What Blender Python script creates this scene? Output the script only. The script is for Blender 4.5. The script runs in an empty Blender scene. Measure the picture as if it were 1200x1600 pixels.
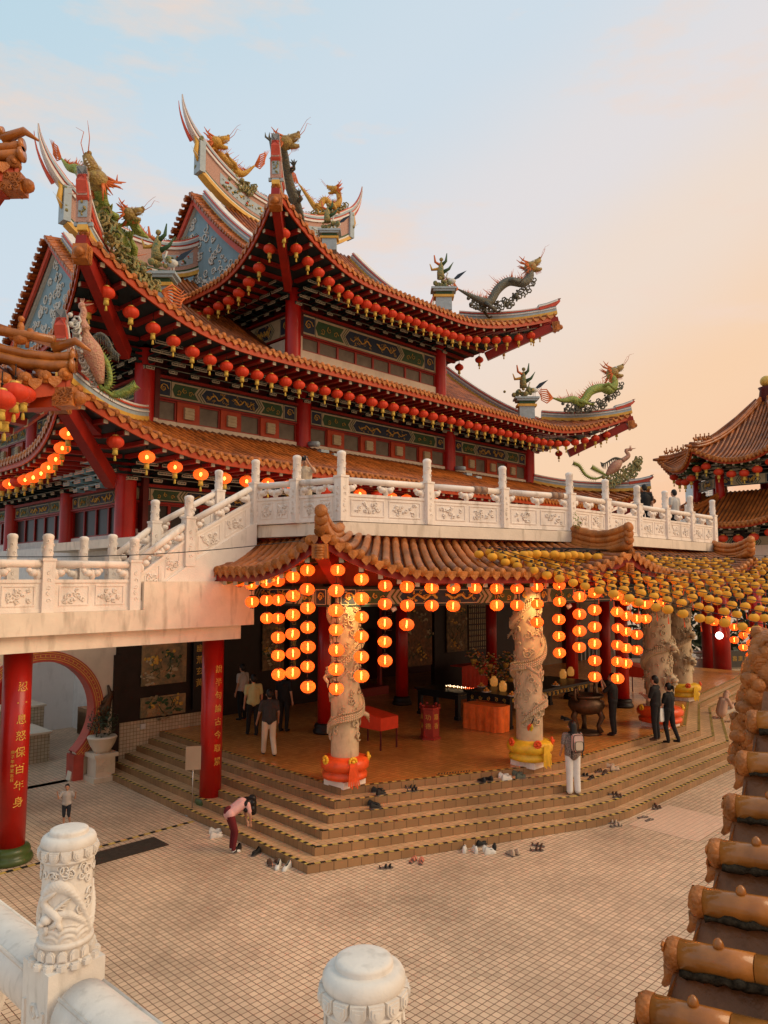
import bpy, math, random
from mathutils import Vector, Matrix
R = math.radians
S2 = math.sqrt(.5)
scn = bpy.context.scene
# ------------------------------------------------------------------ camera
EYE = 5.3
FPX = 1155.0
PITCH = 5.19
cam = bpy.data.cameras.new("camera")
cam.sensor_fit = 'VERTICAL'
cam.sensor_height = 36.0
cam.lens = FPX / 1600 * 36
cam.clip_start = .1
cam.clip_end = 3000
co = bpy.data.objects.new("camera", cam)
co.location = (0, 0, EYE)
co.rotation_euler = (R(90 + PITCH), 0, 0)
scn.collection.objects.link(co)
scn.camera = co
# ------------------------------------------------------------------ sky, sun, exposure
SUN_AZ, SUN_EL = 104, 36          # compass bearing from +Y towards +X
w = bpy.data.worlds.new("World")
scn.world = w
w.use_nodes = True
nt = w.node_tree
nt.nodes.clear()
def wn(t, **k):
    n = nt.nodes.new(t)
    for a, b in k.items(): setattr(n, a, b)
    return n
out = wn('ShaderNodeOutputWorld')
bgn = wn('ShaderNodeBackground')
nt.links.new(bgn.outputs[0], out.inputs[0])
sky = wn('ShaderNodeTexSky', sky_type='NISHITA')
sky.sun_disc = False
sky.sun_elevation = R(SUN_EL)
sky.sun_rotation = R(SUN_AZ)
tc = wn('ShaderNodeTexCoord')
def vmath(op, a, b=None):
    n = wn('ShaderNodeVectorMath', operation=op)
    nt.links.new(a, n.inputs[0])
    if b is not None: n.inputs[1].default_value = b
    return n
def wmath(op, a, b, clamp=False):
    n = wn('ShaderNodeMath', operation=op)
    n.use_clamp = clamp
    for i, x in enumerate((a, b)):
        if isinstance(x, (int, float)): n.inputs[i].default_value = x
        else: nt.links.new(x, n.inputs[i])
    return n.outputs[0]
# warmth of the evening air: grows towards the right and towards the horizon
dot = vmath('DOT_PRODUCT', tc.outputs['Generated'], (.45, .0, -.85)).outputs['Value']
nz = wn('ShaderNodeTexNoise')
nz.inputs['Scale'].default_value = 1.6
nz.inputs['Detail'].default_value = 3
mp = wn('ShaderNodeMapping')
mp.inputs['Scale'].default_value = (1, 1, 2.5)
nt.links.new(tc.outputs['Generated'], mp.inputs[0])
nt.links.new(mp.outputs[0], nz.inputs['Vector'])
nzs = wmath('MULTIPLY', wmath('SUBTRACT', nz.outputs['Fac'], .5), .10)
fac = wmath('ADD', dot, nzs)
ramp = wn('ShaderNodeValToRGB')
cr = ramp.color_ramp
cr.interpolation = 'EASE'
cr.elements[0].position = .05
cr.elements[0].color = (.53, .71, .81, 1)
cr.elements[1].position = .98
cr.elements[1].color = (1.0, .50, .27, 1)
def stop(p, c):
    e = cr.elements.new(p); e.color = (*c, 1)
stop(.28, (.65, .75, .83))
stop(.46, (.80, .76, .76))
stop(.60, (.90, .74, .62))
stop(.78, (.98, .66, .42))
nt.links.new(wmath('ADD', wmath('MULTIPLY', fac, 1.05), .785, True), ramp.inputs[0])
# thin pink clouds
nz2 = wn('ShaderNodeTexNoise')
nz2.inputs['Scale'].default_value = 3.2
nz2.inputs['Detail'].default_value = 6
nz2.inputs['Roughness'].default_value = .62
mp2 = wn('ShaderNodeMapping')
mp2.inputs['Scale'].default_value = (1, 1, 3.4)
mp2.inputs['Location'].default_value = (.35, .2, .1)
nt.links.new(tc.outputs['Generated'], mp2.inputs[0])
nt.links.new(mp2.outputs[0], nz2.inputs['Vector'])
cl = wmath('MULTIPLY', wmath('SUBTRACT', nz2.outputs['Fac'], .51, True), 4.6, True)
mixc = wn('ShaderNodeMixRGB')
nt.links.new(cl, mixc.inputs[0])
nt.links.new(ramp.outputs[0], mixc.inputs[1])
mixc.inputs[2].default_value = (.93, .71, .58, 1)
mixn = wn('ShaderNodeMixRGB')
mixn.inputs[0].default_value = .05
sc8 = wn('ShaderNodeMixRGB', blend_type='MULTIPLY')
sc8.inputs[0].default_value = 1
sc8.inputs[2].default_value = (.12, .12, .12, 1)
nt.links.new(sky.outputs[0], sc8.inputs[1])
nt.links.new(mixc.outputs[0], mixn.inputs[1])
nt.links.new(sc8.outputs[0], mixn.inputs[2])
nt.links.new(mixn.outputs[0], bgn.inputs[0])
bgn.inputs[1].default_value = 1.0
sun = bpy.data.lights.new("sun", 'SUN')
sun.energy = 1.8
sun.angle = R(35)
sun.color = (1, .79, .50)
so = bpy.data.objects.new("sun", sun)
sd = Vector((math.sin(R(SUN_AZ)) * math.cos(R(SUN_EL)), math.cos(R(SUN_AZ)) * math.cos(R(SUN_EL)), math.sin(R(SUN_EL))))
so.rotation_euler = sd.to_track_quat('Z', 'Y').to_euler()
so.location = sd * 50
scn.collection.objects.link(so)
scn.view_settings.view_transform = 'Standard'
scn.view_settings.look = 'None'
scn.view_settings.exposure = 0.0
scn.view_settings.gamma = 1
scn.cycles.max_bounces = 6
scn.cycles.sample_clamp_indirect = 4

# ------------------------------------------------------------------ helpers
rnd = random.Random(7)
class MB:
    """collects geometry, then links it as ONE mesh object"""
    def __init__(s):
        s.v = []; s.f = []; s.mi = []; s.sm = []; s.m = 0; s.M = None
    def add(s, vs, fs, smooth=False):
        o = len(s.v)
        if s.M is not None: vs = [s.M @ Vector(p) for p in vs]
        s.v.extend([tuple(p) for p in vs])
        for f in fs:
            s.f.append([i + o for i in f]); s.mi.append(s.m); s.sm.append(smooth)
        return s
    def box(s, c, d, rz=0, taper=1):
        x, y, z = d[0] / 2, d[1] / 2, d[2] / 2
        cs, sn = math.cos(rz), math.sin(rz)
        vs = []
        for k in (-1, 1):
            t = taper if k > 0 else 1
            for i, j in ((-1, -1), (1, -1), (1, 1), (-1, 1)):
                px, py = i * x * t, j * y * t
                vs.append((c[0] + px * cs - py * sn, c[1] + px * sn + py * cs, c[2] + k * z))
        return s.add(vs, [(3, 2, 1, 0), (4, 5, 6, 7), (0, 1, 5, 4), (1, 2, 6, 5), (2, 3, 7, 6), (3, 0, 4, 7)])
    def bar(s, p, q, w, h, up=(0, 0, 1)):
        p, q = Vector(p), Vector(q)
        d = (q - p).normalized(); up = Vector(up)
        sd = d.cross(up)
        if sd.length < 1e-4: sd = d.cross(Vector((1, 0, 0)))
        sd.normalize(); u = sd.cross(d).normalized()
        vs = []
        for c in (p, q):
            for i, j in ((-1, -1), (1, -1), (1, 1), (-1, 1)):
                vs.append(c + sd * (i * w / 2) + u * (j * h / 2))
        return s.add(vs, [(3, 2, 1, 0), (4, 5, 6, 7), (0, 1, 5, 4), (1, 2, 6, 5), (2, 3, 7, 6), (3, 0, 4, 7)])
    def tube(s, pts, r, n=8, cap=True, sq=1.0, smooth=True):
        pts = [Vector(p) for p in pts]
        if not hasattr(r, '__len__'): r = [r] * len(pts)
        m = len(pts); vs = []; fs = []
        t = (pts[1] - pts[0]).normalized()
        nrm = t.orthogonal().normalized()
        if abs(t.z) < .9:
            nrm = (Vector((0, 0, 1)) - t * t.z).normalized()
        for i in range(m):
            if i == 0: t = pts[1] - pts[0]
            elif i == m - 1: t = pts[-1] - pts[-2]
            else: t = pts[i + 1] - pts[i - 1]
            if t.length < 1e-7: t = Vector((0, 0, 1))
            t.normalize()
            nrm = nrm - t * nrm.dot(t)
            if nrm.length < 1e-5: nrm = t.orthogonal()
            nrm.normalize(); b = t.cross(nrm)
            for k in range(n):
                a = 2 * math.pi * k / n
                vs.append(pts[i] + nrm * (math.cos(a) * r[i]) + b * (math.sin(a) * r[i] * sq))
        for i in range(m - 1):
            for k in range(n):
                k2 = (k + 1) % n
                fs.append((i * n + k, i * n + k2, (i + 1) * n + k2, (i + 1) * n + k))
        if cap:
            fs.append(tuple(range(n - 1, -1, -1))); fs.append(tuple((m - 1) * n + k for k in range(n)))
        return s.add(vs, fs, smooth)
    def lathe(s, prof, c=(0, 0, 0), n=16, smooth=True, rib=0, nr=8, cap=True):
        vs = []; fs = []; m = len(prof)
        for r, z in prof:
            for k in range(n):
                a = 2 * math.pi * k / n
                q = r * (1 - rib * (1 - abs(math.cos(a * nr / 2)))) if rib else r
                vs.append((c[0] + q * math.cos(a), c[1] + q * math.sin(a), c[2] + z))
        for i in range(m - 1):
            for k in range(n):
                k2 = (k + 1) % n
                fs.append((i * n + k, i * n + k2, (i + 1) * n + k2, (i + 1) * n + k))
        if cap:
            fs.append(tuple(range(n - 1, -1, -1))); fs.append(tuple((m - 1) * n + k for k in range(n)))
        return s.add(vs, fs, smooth)
    def ball(s, c, r, n=10, m=7):
        if not hasattr(r, '__len__'): r = (r, r, r)
        vs = [(c[0], c[1], c[2] - r[2])]; fs = []
        for i in range(1, m):
            ph = math.pi * i / m
            for k in range(n):
                a = 2 * math.pi * k / n
                vs.append((c[0] + r[0] * math.sin(ph) * math.cos(a), c[1] + r[1] * math.sin(ph) * math.sin(a), c[2] - r[2] * math.cos(ph)))
        vs.append((c[0], c[1], c[2] + r[2]))
        for k in range(n):
            k2 = (k + 1) % n
            fs.append((0, 1 + k2, 1 + k)); fs.append((len(vs) - 1, 1 + (m - 2) * n + k, 1 + (m - 2) * n + k2))
            for i in range(m - 2):
                fs.append((1 + i * n + k, 1 + i * n + k2, 1 + (i + 1) * n + k2, 1 + (i + 1) * n + k))
        return s.add(vs, fs, True)
    def grid(s, fn, nu, nv, smooth=True, flip=False):
        vs = [fn(i / nu, j / nv) for i in range(nu + 1) for j in range(nv + 1)]
        fs = []
        for i in range(nu):
            for j in range(nv):
                a = i * (nv + 1) + j
                f = (a, a + nv + 1, a + nv + 2, a + 1)
                fs.append(f[::-1] if flip else f)
        return s.add(vs, fs, smooth)
    def prism(s, poly, z0, z1, smooth=False):
        n = len(poly)
        vs = [(x, y, z0) for x, y in poly] + [(x, y, z1) for x, y in poly]
        fs = [tuple(range(n - 1, -1, -1)), tuple(range(n, 2 * n))]
        fs += [(i, (i + 1) % n, n + (i + 1) % n, n + i) for i in range(n)]
        return s.add(vs, fs, smooth)
    def plate(s, poly, o, ux, uy, th):
        """2-D outline in the plane (ux, uy) at o, thickness th along its normal"""
        o, ux, uy = Vector(o), Vector(ux), Vector(uy); nn = ux.cross(uy).normalized() * (th / 2)
        n = len(poly)
        vs = [o + ux * x + uy * y - nn for x, y in poly] + [o + ux * x + uy * y + nn for x, y in poly]
        fs = [tuple(range(n - 1, -1, -1)), tuple(range(n, 2 * n))]
        fs += [(i, (i + 1) % n, n + (i + 1) % n, n + i) for i in range(n)]
        return s.add(vs, fs)
    def mesh(s, name, mats):
        me = bpy.data.meshes.new(name)
        me.from_pydata(s.v, [], s.f)
        if not isinstance(mats, (list, tuple)): mats = [mats]
        for m in mats: me.materials.append(m)
        me.polygons.foreach_set('material_index', s.mi)
        me.polygons.foreach_set('use_smooth', s.sm)
        me.update()
        return me
    def build(s, name, mats, parent=None, loc=None, rz=0):
        o = bpy.data.objects.new(name, s.mesh(name, mats))
        scn.collection.objects.link(o)
        if parent is not None: o.parent = parent
        if loc is not None: o.location = loc
        if rz: o.rotation_euler.z = rz
        return o
def tag(o, label=None, cat=None, group=None, kind=None):
    if label: o['label'] = label
    if cat: o['category'] = cat
    if group: o['group'] = group
    if kind: o['kind'] = kind
    return o
def empty(name, loc, rz=0, label=None, cat=None, group=None):
    o = bpy.data.objects.new(name, None)
    o.empty_display_size = .2
    scn.collection.objects.link(o)
    o.location = loc; o.rotation_euler.z = rz
    return tag(o, label, cat, group)
def copy_tree(o, parent=None):
    c = o.copy(); scn.collection.objects.link(c); c.parent = parent
    for ch in list(KIDS.get(o.name, o.children)): copy_tree(ch, c)
    return c
KIDS = {}
ORD = ['first', 'second', 'third', 'fourth', 'fifth', 'sixth', 'seventh', 'eighth', 'ninth', 'tenth', 'eleventh', 'twelfth', 'thirteenth',
       'fourteenth', 'fifteenth', 'sixteenth', 'seventeenth', 'eighteenth', 'nineteenth', 'twentieth', 'twenty-first', 'twenty-second',
       'twenty-third', 'twenty-fourth', 'twenty-fifth', 'twenty-sixth', 'twenty-seventh', 'twenty-eighth', 'twenty-ninth', 'thirtieth',
       'thirty-first', 'thirty-second', 'thirty-third', 'thirty-fourth', 'thirty-fifth', 'thirty-sixth', 'thirty-seventh', 'thirty-eighth', 'thirty-ninth', 'fortieth', 'forty-first', 'forty-second', 'forty-third', 'forty-fourth', 'forty-fifth', 'forty-sixth']
# photo measurements (1200 x 1600 pixel grid) to real places
_p = R(PITCH); CP, SP = math.cos(_p), math.sin(_p)
def ray(x, y):
    a = (x - 600) / FPX; b = -(y - 800) / FPX
    return (a, CP - b * SP, SP + b * CP)
def at_y(x, y, Y):
    r = ray(x, y); t = Y / r[1]
    return Vector((r[0] * t, Y, EYE + r[2] * t))
def at_z(x, y, Z):
    r = ray(x, y); t = (Z - EYE) / r[2]
    return Vector((r[0] * t, r[1] * t, Z))
# temple axes: a runs along the front of the hall, b runs into the hall, both 45 degrees to the camera
OX, OY = -8.7, 25.2
ROT = R(45)
def W(a, b, z=0):
    return Vector((OX + S2 * (a - b), OY + S2 * (a + b), z))
def AB(p):
    x, y = p[0] - OX, p[1] - OY
    return (S2 * (x + y), S2 * (y - x))
def at_b(x, y, b):
    r = ray(x, y)
    t = (b + S2 * (OY - OX)) / (S2 * (r[1] - r[0]))
    return Vector((r[0] * t, r[1] * t, EYE + r[2] * t))
def at_a(x, y, a):
    r = ray(x, y)
    t = (a + S2 * (OX + OY)) / (S2 * (r[0] + r[1]))
    return Vector((r[0] * t, r[1] * t, EYE + r[2] * t))

# ------------------------------------------------------------------ materials
def mat(name, col, rough=.5, var=.15, scale=3.0, bump=0.0, bscale=30.0, metal=0.0, emit=None, estr=0.0, col2=None, dirt=0.0, coat=0.0, spec=.3, voro=0.0, vscale=20.0):
    m = bpy.data.materials.new(name); m.use_nodes = True
    t = m.node_tree; b = t.nodes['Principled BSDF']
    b.inputs['Roughness'].default_value = rough
    b.inputs['Metallic'].default_value = metal
    b.inputs['Specular IOR Level'].default_value = spec
    b.inputs['Coat Weight'].default_value = coat
    tcn = t.nodes.new('ShaderNodeTexCoord')
    c2 = col2 if col2 else tuple(max(0, x * (1 - var)) for x in col)
    c1 = col if col2 else tuple(min(1, x * (1 + var * .6)) for x in col)
    n = t.nodes.new('ShaderNodeTexNoise')
    n.inputs['Scale'].default_value = scale; n.inputs['Detail'].default_value = 5; n.inputs['Roughness'].default_value = .6
    t.links.new(tcn.outputs['Object'], n.inputs['Vector'])
    mx = t.nodes.new('ShaderNodeMixRGB')
    rp = t.nodes.new('ShaderNodeMapRange')
    rp.inputs[1].default_value = .3; rp.inputs[2].default_value = .7
    t.links.new(n.outputs['Fac'], rp.inputs[0]); t.links.new(rp.outputs[0], mx.inputs[0])
    mx.inputs[1].default_value = (*c1, 1); mx.inputs[2].default_value = (*c2, 1)
    colout = mx.outputs[0]
    if dirt:
        n2 = t.nodes.new('ShaderNodeTexNoise'); n2.inputs['Scale'].default_value = scale * 2.3; n2.inputs['Detail'].default_value = 8
        mpn = t.nodes.new('ShaderNodeMapping'); mpn.inputs['Scale'].default_value = (1, 1, .25); mpn.inputs['Location'].default_value = (3, 1, 7)
        t.links.new(tcn.outputs['Object'], mpn.inputs[0]); t.links.new(mpn.outputs[0], n2.inputs['Vector'])
        r2 = t.nodes.new('ShaderNodeMapRange'); r2.inputs[1].default_value = .54; r2.inputs[2].default_value = .75; r2.inputs[4].default_value = dirt
        t.links.new(n2.outputs['Fac'], r2.inputs[0])
        m2 = t.nodes.new('ShaderNodeMixRGB'); t.links.new(r2.outputs[0], m2.inputs[0]); t.links.new(colout, m2.inputs[1])
        m2.inputs[2].default_value = (col[0] * .28, col[1] * .25, col[2] * .2, 1)
        colout = m2.outputs[0]
    t.links.new(colout, b.inputs['Base Color'])
    h = None
    if bump:
        nb = t.nodes.new('ShaderNodeTexNoise'); nb.inputs['Scale'].default_value = bscale; nb.inputs['Detail'].default_value = 5
        t.links.new(tcn.outputs['Object'], nb.inputs['Vector'])
        bp = t.nodes.new('ShaderNodeBump'); bp.inputs['Strength'].default_value = bump; bp.inputs['Distance'].default_value = .02
        t.links.new(nb.outputs['Fac'], bp.inputs['Height'])
        t.links.new(bp.outputs[0], b.inputs['Normal']); h = bp
    if voro:
        vn = t.nodes.new('ShaderNodeTexVoronoi'); vn.inputs['Scale'].default_value = vscale
        t.links.new(tcn.outputs['Object'], vn.inputs['Vector'])
        bp2 = t.nodes.new('ShaderNodeBump'); bp2.inputs['Strength'].default_value = voro; bp2.inputs['Distance'].default_value = .03
        bp2.invert = True
        t.links.new(vn.outputs['Distance'], bp2.inputs['Height'])
        if h: t.links.new(h.outputs[0], bp2.inputs['Normal'])
        t.links.new(bp2.outputs[0], b.inputs['Normal'])
    if emit:
        b.inputs['Emission Color'].default_value = (*emit, 1)
        b.inputs['Emission Strength'].default_value = estr
    return m
def tile_mat(name, col, mortar, size=.1, gap=.007, rough=.45, var=.12, big=.12, stain=.0):
    m = bpy.data.materials.new(name); m.use_nodes = True
    t = m.node_tree; b = t.nodes['Principled BSDF']; b.inputs['Roughness'].default_value = rough
    tcn = t.nodes.new('ShaderNodeTexCoord')
    br = t.nodes.new('ShaderNodeTexBrick'); br.offset = 0; br.squash = 1
    br.inputs['Scale'].default_value = 1; br.inputs['Brick Width'].default_value = size; br.inputs['Row Height'].default_value = size
    br.inputs['Mortar Size'].default_value = gap; br.inputs['Mortar Smooth'].default_value = .15; br.inputs['Bias'].default_value = 0
    br.inputs['Color1'].default_value = (*[x * (1 + var) for x in col], 1); br.inputs['Color2'].default_value = (*[x * (1 - var) for x in col], 1)
    br.inputs['Mortar'].default_value = (*mortar, 1)
    t.links.new(tcn.outputs['Object'], br.inputs['Vector'])
    n = t.nodes.new('ShaderNodeTexNoise'); n.inputs['Scale'].default_value = .55; n.inputs['Detail'].default_value = 6
    t.links.new(tcn.outputs['Object'], n.inputs['Vector'])
    rp = t.nodes.new('ShaderNodeMapRange'); rp.inputs[1].default_value = .35; rp.inputs[2].default_value = .7
    rp.inputs[3].default_value = 1 + big; rp.inputs[4].default_value = 1 - big * 2.2
    t.links.new(n.outputs['Fac'], rp.inputs[0])
    mu = t.nodes.new('ShaderNodeVectorMath'); mu.operation = 'SCALE'
    t.links.new(br.outputs['Color'], mu.inputs[0]); t.links.new(rp.outputs[0], mu.inputs['Scale'])
    t.links.new(mu.outputs[0], b.inputs['Base Color'])
    bp = t.nodes.new('ShaderNodeBump'); bp.inputs['Strength'].default_value = .25; bp.inputs['Distance'].default_value = .01; bp.invert = True
    t.links.new(br.outputs['Fac'], bp.inputs['Height']); t.links.new(bp.outputs[0], b.inputs['Normal'])
    return m
def vert_tile_mat(name, col, mortar, size=.1, gap=.007):
    """tiles for upright faces: uses x+y along the wall and z up"""
    m = tile_mat(name, col, mortar, size, gap)
    t = m.node_tree
    tcn = [n for n in t.nodes if n.type == 'TEX_COORD'][0]; br = [n for n in t.nodes if n.type == 'TEX_BRICK'][0]
    sp = t.nodes.new('ShaderNodeSeparateXYZ'); t.links.new(tcn.outputs['Object'], sp.inputs[0])
    ad = t.nodes.new('ShaderNodeMath'); ad.operation = 'ADD'; t.links.new(sp.outputs[0], ad.inputs[0]); t.links.new(sp.outputs[1], ad.inputs[1])
    cb = t.nodes.new('ShaderNodeCombineXYZ'); t.links.new(ad.outputs[0], cb.inputs[0]); t.links.new(sp.outputs[2], cb.inputs[1])
    t.links.new(cb.outputs[0], br.inputs['Vector'])
    return m
M = {}
M['roof'] = mat('orange glazed tile', (.38, .105, .020), .32, .6, 1.3, .10, 14, coat=.15, dirt=.9)
M['roof_end'] = mat('orange tile end', (.46, .145, .026), .42, .45, 3, .25, 45, coat=.08, dirt=.75, voro=.3, vscale=26)
M['roof_pan'] = mat('roof pan tile', (.15, .04, .014), .55, .4, 3, .3, 20, dirt=.6)
M['fgtile'] = mat('near ochre tile', (.42, .140, .024), .26, .45, 2.5, .10, 30, coat=.35, dirt=.5)
M['fgend'] = mat('near ochre tile end', (.38, .12, .024), .42, .4, 9, .25, 60, dirt=.6, voro=.3, vscale=40)
M['fgpan'] = mat('near pan tile', (.20, .07, .022), .45, .35, 4, .5, 30, dirt=.5)
M['moss'] = mat('black mortar', (.012, .008, .005), .95, .6, 30, .6, 60, col2=(.06, .042, .026), spec=.02)
M['red'] = mat('red paint', (.25, .012, .006), .42, .25, 2, .08, 9)
M['redcol'] = mat('red column lacquer', (.40, .010, .006), .32, .22, 1.5, .05, 6, coat=.12, dirt=.25)
M['orange'] = mat('orange red paint', (.40, .045, .008), .45, .25, 2.5, .08, 10)
M['dkred'] = mat('dark red paint', (.09, .007, .005), .5, .3, 2)
M['dark'] = mat('dark timber', (.016, .008, .006), .5, .4, 3)
M['black'] = mat('black lacquer', (.010, .009, .009), .35, .3, 3)
M['teal'] = mat('dark teal paint', (.012, .030, .032), .5, .3, 3)
M['line'] = mat('pale outline paint', (.50, .45, .33), .6, .2, 6)
M['litblue'] = mat('lit blue paint', (.28, .60, .78), .5, .15, 3)  # brightness of the lit corner brackets is put into this colour
M['green'] = mat('green paint', (.035, .085, .035), .5, .25, 5)
M['navy'] = mat('navy paint', (.02, .035, .06), .5, .25, 5)
M['cream'] = mat('cream wall', (.66, .56, .44), .7, .12, 1.5, .15, 20, dirt=.25)
M['creamband'] = mat('cream band', (.44, .37, .23), .6, .15, 4)
M['gold'] = mat('gold paint', (.66, .40, .08), .38, .3, 12, .2, 40, metal=.25)
M['white'] = mat('white carved stone', (.84, .74, .66), .6, .10, 2.2, .35, 40, dirt=.45)
M['whitenear'] = mat('white painted stone', (.72, .655, .585), .5, .10, 14, .08, 160, dirt=.32)
M['slab'] = mat('painted concrete', (.80, .68, .55), .7, .12, 2.0, .2, 25, dirt=.55)
M['glass'] = mat('dusty glass', (.15, .13, .10), .42, .3, 2.5, spec=.25)
M['darkglass'] = mat('dark window', (.02, .016, .014), .35, .3, 2, spec=.3)
M['stucco'] = mat('blue grey gable stucco', (.20, .31, .37), .65, .12, 2, .3, 25, dirt=.2)
M['relief'] = mat('pale relief', (.60, .60, .56), .6, .15, 8, .5, 40)
M['pink'] = mat('pink mosaic', (.50, .30, .24), .6, .25, 22, .5, 60, voro=.5, vscale=30)
M['greyblue'] = mat('grey blue band', (.34, .42, .47), .55, .15, 5, .2, 20)
M['yellow'] = mat('ochre yellow band', (.66, .38, .07), .5, .15, 5, .2, 20)
M['redband'] = mat('red band', (.55, .08, .045), .5, .15, 5)
M['paleband'] = mat('pale band', (.68, .66, .63), .55, .12, 5, .2, 20)
M['floral'] = mat('coloured flowers', (.50, .32, .10), .6, .2, 9, 1.0, 40, col2=(.05, .16, .10), voro=.9, vscale=18)
M['dgreen'] = mat('green dragon scales', (.13, .24, .06), .45, .3, 10, .3, 40, col2=(.36, .36, .07), voro=1.0, vscale=16)
M['dgold'] = mat('golden dragon scales', (.58, .32, .05), .45, .3, 10, .3, 40, voro=1.0, vscale=16)
M['ddark'] = mat('slate dragon scales', (.06, .08, .09), .45, .3, 10, .3, 40, col2=(.16, .13, .07), voro=1.0, vscale=16)
M['dpink'] = mat('pink phoenix feathers', (.50, .20, .15), .5, .35, 9, .6, 40, col2=(.55, .35, .22), voro=.8, vscale=20)
M['flame'] = mat('orange red spikes', (.62, .15, .035), .5, .3, 9)
M['lred'] = mat('red silk', (.62, .045, .012), .55, .15, 5, .2, 50, spec=.3)
M['ltassel'] = mat('gold tassel', (.62, .42, .07), .6, .25, 30, .3, 80)
M['lcap'] = mat('dark lantern cap', (.05, .012, .01), .5, .2, 5)
M['yelsilk'] = mat('yellow silk', (.74, .33, .020), .6, .3, 1.2, .25, 60, spec=.3, emit=(1, .42, .05), estr=.05)
M['sash'] = mat('red satin', (.78, .09, .018), .32, .25, 5, .5, 9)
M['sashy'] = mat('yellow satin', (.80, .46, .03), .32, .25, 5, .5, 9)
M['stonecol'] = mat('carved sandstone', (.54, .41, .26), .5, .18, 5, .12, 40, dirt=.4)
M['skin'] = mat('skin', (.48, .25, .16), .55, .1, 6)
M['skin_dark'] = mat('darker skin', (.30, .15, .09), .55, .1, 6)
M['hair'] = mat('black hair', (.010, .008, .007), .45, .2, 20)
M['leafgreen'] = mat('leaf green', (.07, .13, .03), .5, .35, 20)  # the flower leaves' own green
M['brass'] = mat('dark bronze', (.10, .055, .03), .4, .4, 8, .6, 30, metal=.6)
M['metal'] = mat('brushed steel', (.45, .43, .40), .3, .1, 6, metal=.9)
M['rubber'] = mat('brown rubber', (.045, .032, .022), .85, .3, 12, .5, 90)
M['basegreen'] = mat('green glazed base', (.055, .085, .022), .4, .25, 4, coat=.2)
M['pinkmarble'] = mat('red gate stone', (.42, .07, .05), .45, .2, 4)
M['wood'] = mat('varnished red timber', (.30, .03, .02), .35, .2, 3)
PT = (.67, .485, .325); PM = (.14, .055, .026)
M['plaza'] = tile_mat('plaza tiles', PT, PM, .108, .0062)
M['patch'] = tile_mat('new plaza tiles', (.74, .52, .37), (.34, .19, .11), .108, .0045, .4, .05, .04)
M['stepv'] = vert_tile_mat('step tiles upright', (.29, .155, .068), (.14, .07, .03), .15, .005)  # same tile as the treads, riser shade put into the darker colour
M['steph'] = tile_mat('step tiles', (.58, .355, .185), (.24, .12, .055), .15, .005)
M['floor'] = tile_mat('hall floor tiles', (.62, .245, .06), (.34, .12, .03), .15, .005, .24)  # orange raised: lantern glow is partly put into the tile colour
M['wallt'] = vert_tile_mat('low wall tiles', (.50, .42, .30), (.20, .14, .09), .10, .007)

M['dhead'] = mat('brown dragon head', (.20, .11, .045), .45, .5, 9, .3, 40, col2=(.42, .30, .08), voro=.8, vscale=14)
# ------------------------------------------------------------------ builders in temple axes
OFF = {}
def thing(name, a, b, z, label, cat, group=None):
    e = empty(name, W(a, b, z), ROT, label, cat, group)
    OFF[e.name] = (-a, -b, -z)
    return e
def part(mb, name, mats, th, label=None):
    """mb holds temple coordinates (a, b, z)"""
    o = mb.build(name, mats, th, OFF[th.name])
    OFF[o.name] = (0, 0, 0)
    if label: o['label'] = label
    return o
def sub(mb, name, mats, par):
    o = mb.build(name, mats, par)
    return o
def flat(mb, name, mats):
    return mb.build(name, mats, None, (OX, OY, 0), ROT)
def curl(mb, o, ux, uy, r, turns=1.3, th=.02, n=9, start=0., seg=5, flip=1):
    o, ux, uy = Vector(o), Vector(ux), Vector(uy)
    pts = []
    for i in range(n):
        t = i / (n - 1); a = start + flip * turns * 2 * math.pi * t; q = r * (1 - .8 * t)
        pts.append(o + ux * (math.cos(a) * q) + uy * (math.sin(a) * q))
    mb.tube(pts, [th * (1 - .5 * i / (n - 1)) for i in range(n)], seg, cap=False)
def scrollwork(mb, o, ux, uy, w, h, n, r, th, rr):
    for _ in range(n):
        x = rr.uniform(-w / 2, w / 2); y = rr.uniform(-h / 2, h / 2)
        q = r * rr.uniform(.6, 1.25)
        curl(mb, Vector(o) + Vector(ux) * x + Vector(uy) * y, ux, uy, q, rr.uniform(.7, 1.5), th, 7, rr.uniform(0, 6.28), 4, rr.choice((-1, 1)))
# ------------------------------------------------------------------ the ground
g = MB(); g.add([(-150, -150, 0), (250, -150, 0), (250, 250, 0), (-150, 250, 0)], [(0, 1, 2, 3)])
tag(flat(g, 'plaza_ground', M['plaza']), kind='structure')
g = MB(); g.box((4.75, -16.75, .004), (1.95, 1.5, .004))
o = flat(g, 'paving_patch', M['patch']); tag(o, kind='structure')
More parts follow.
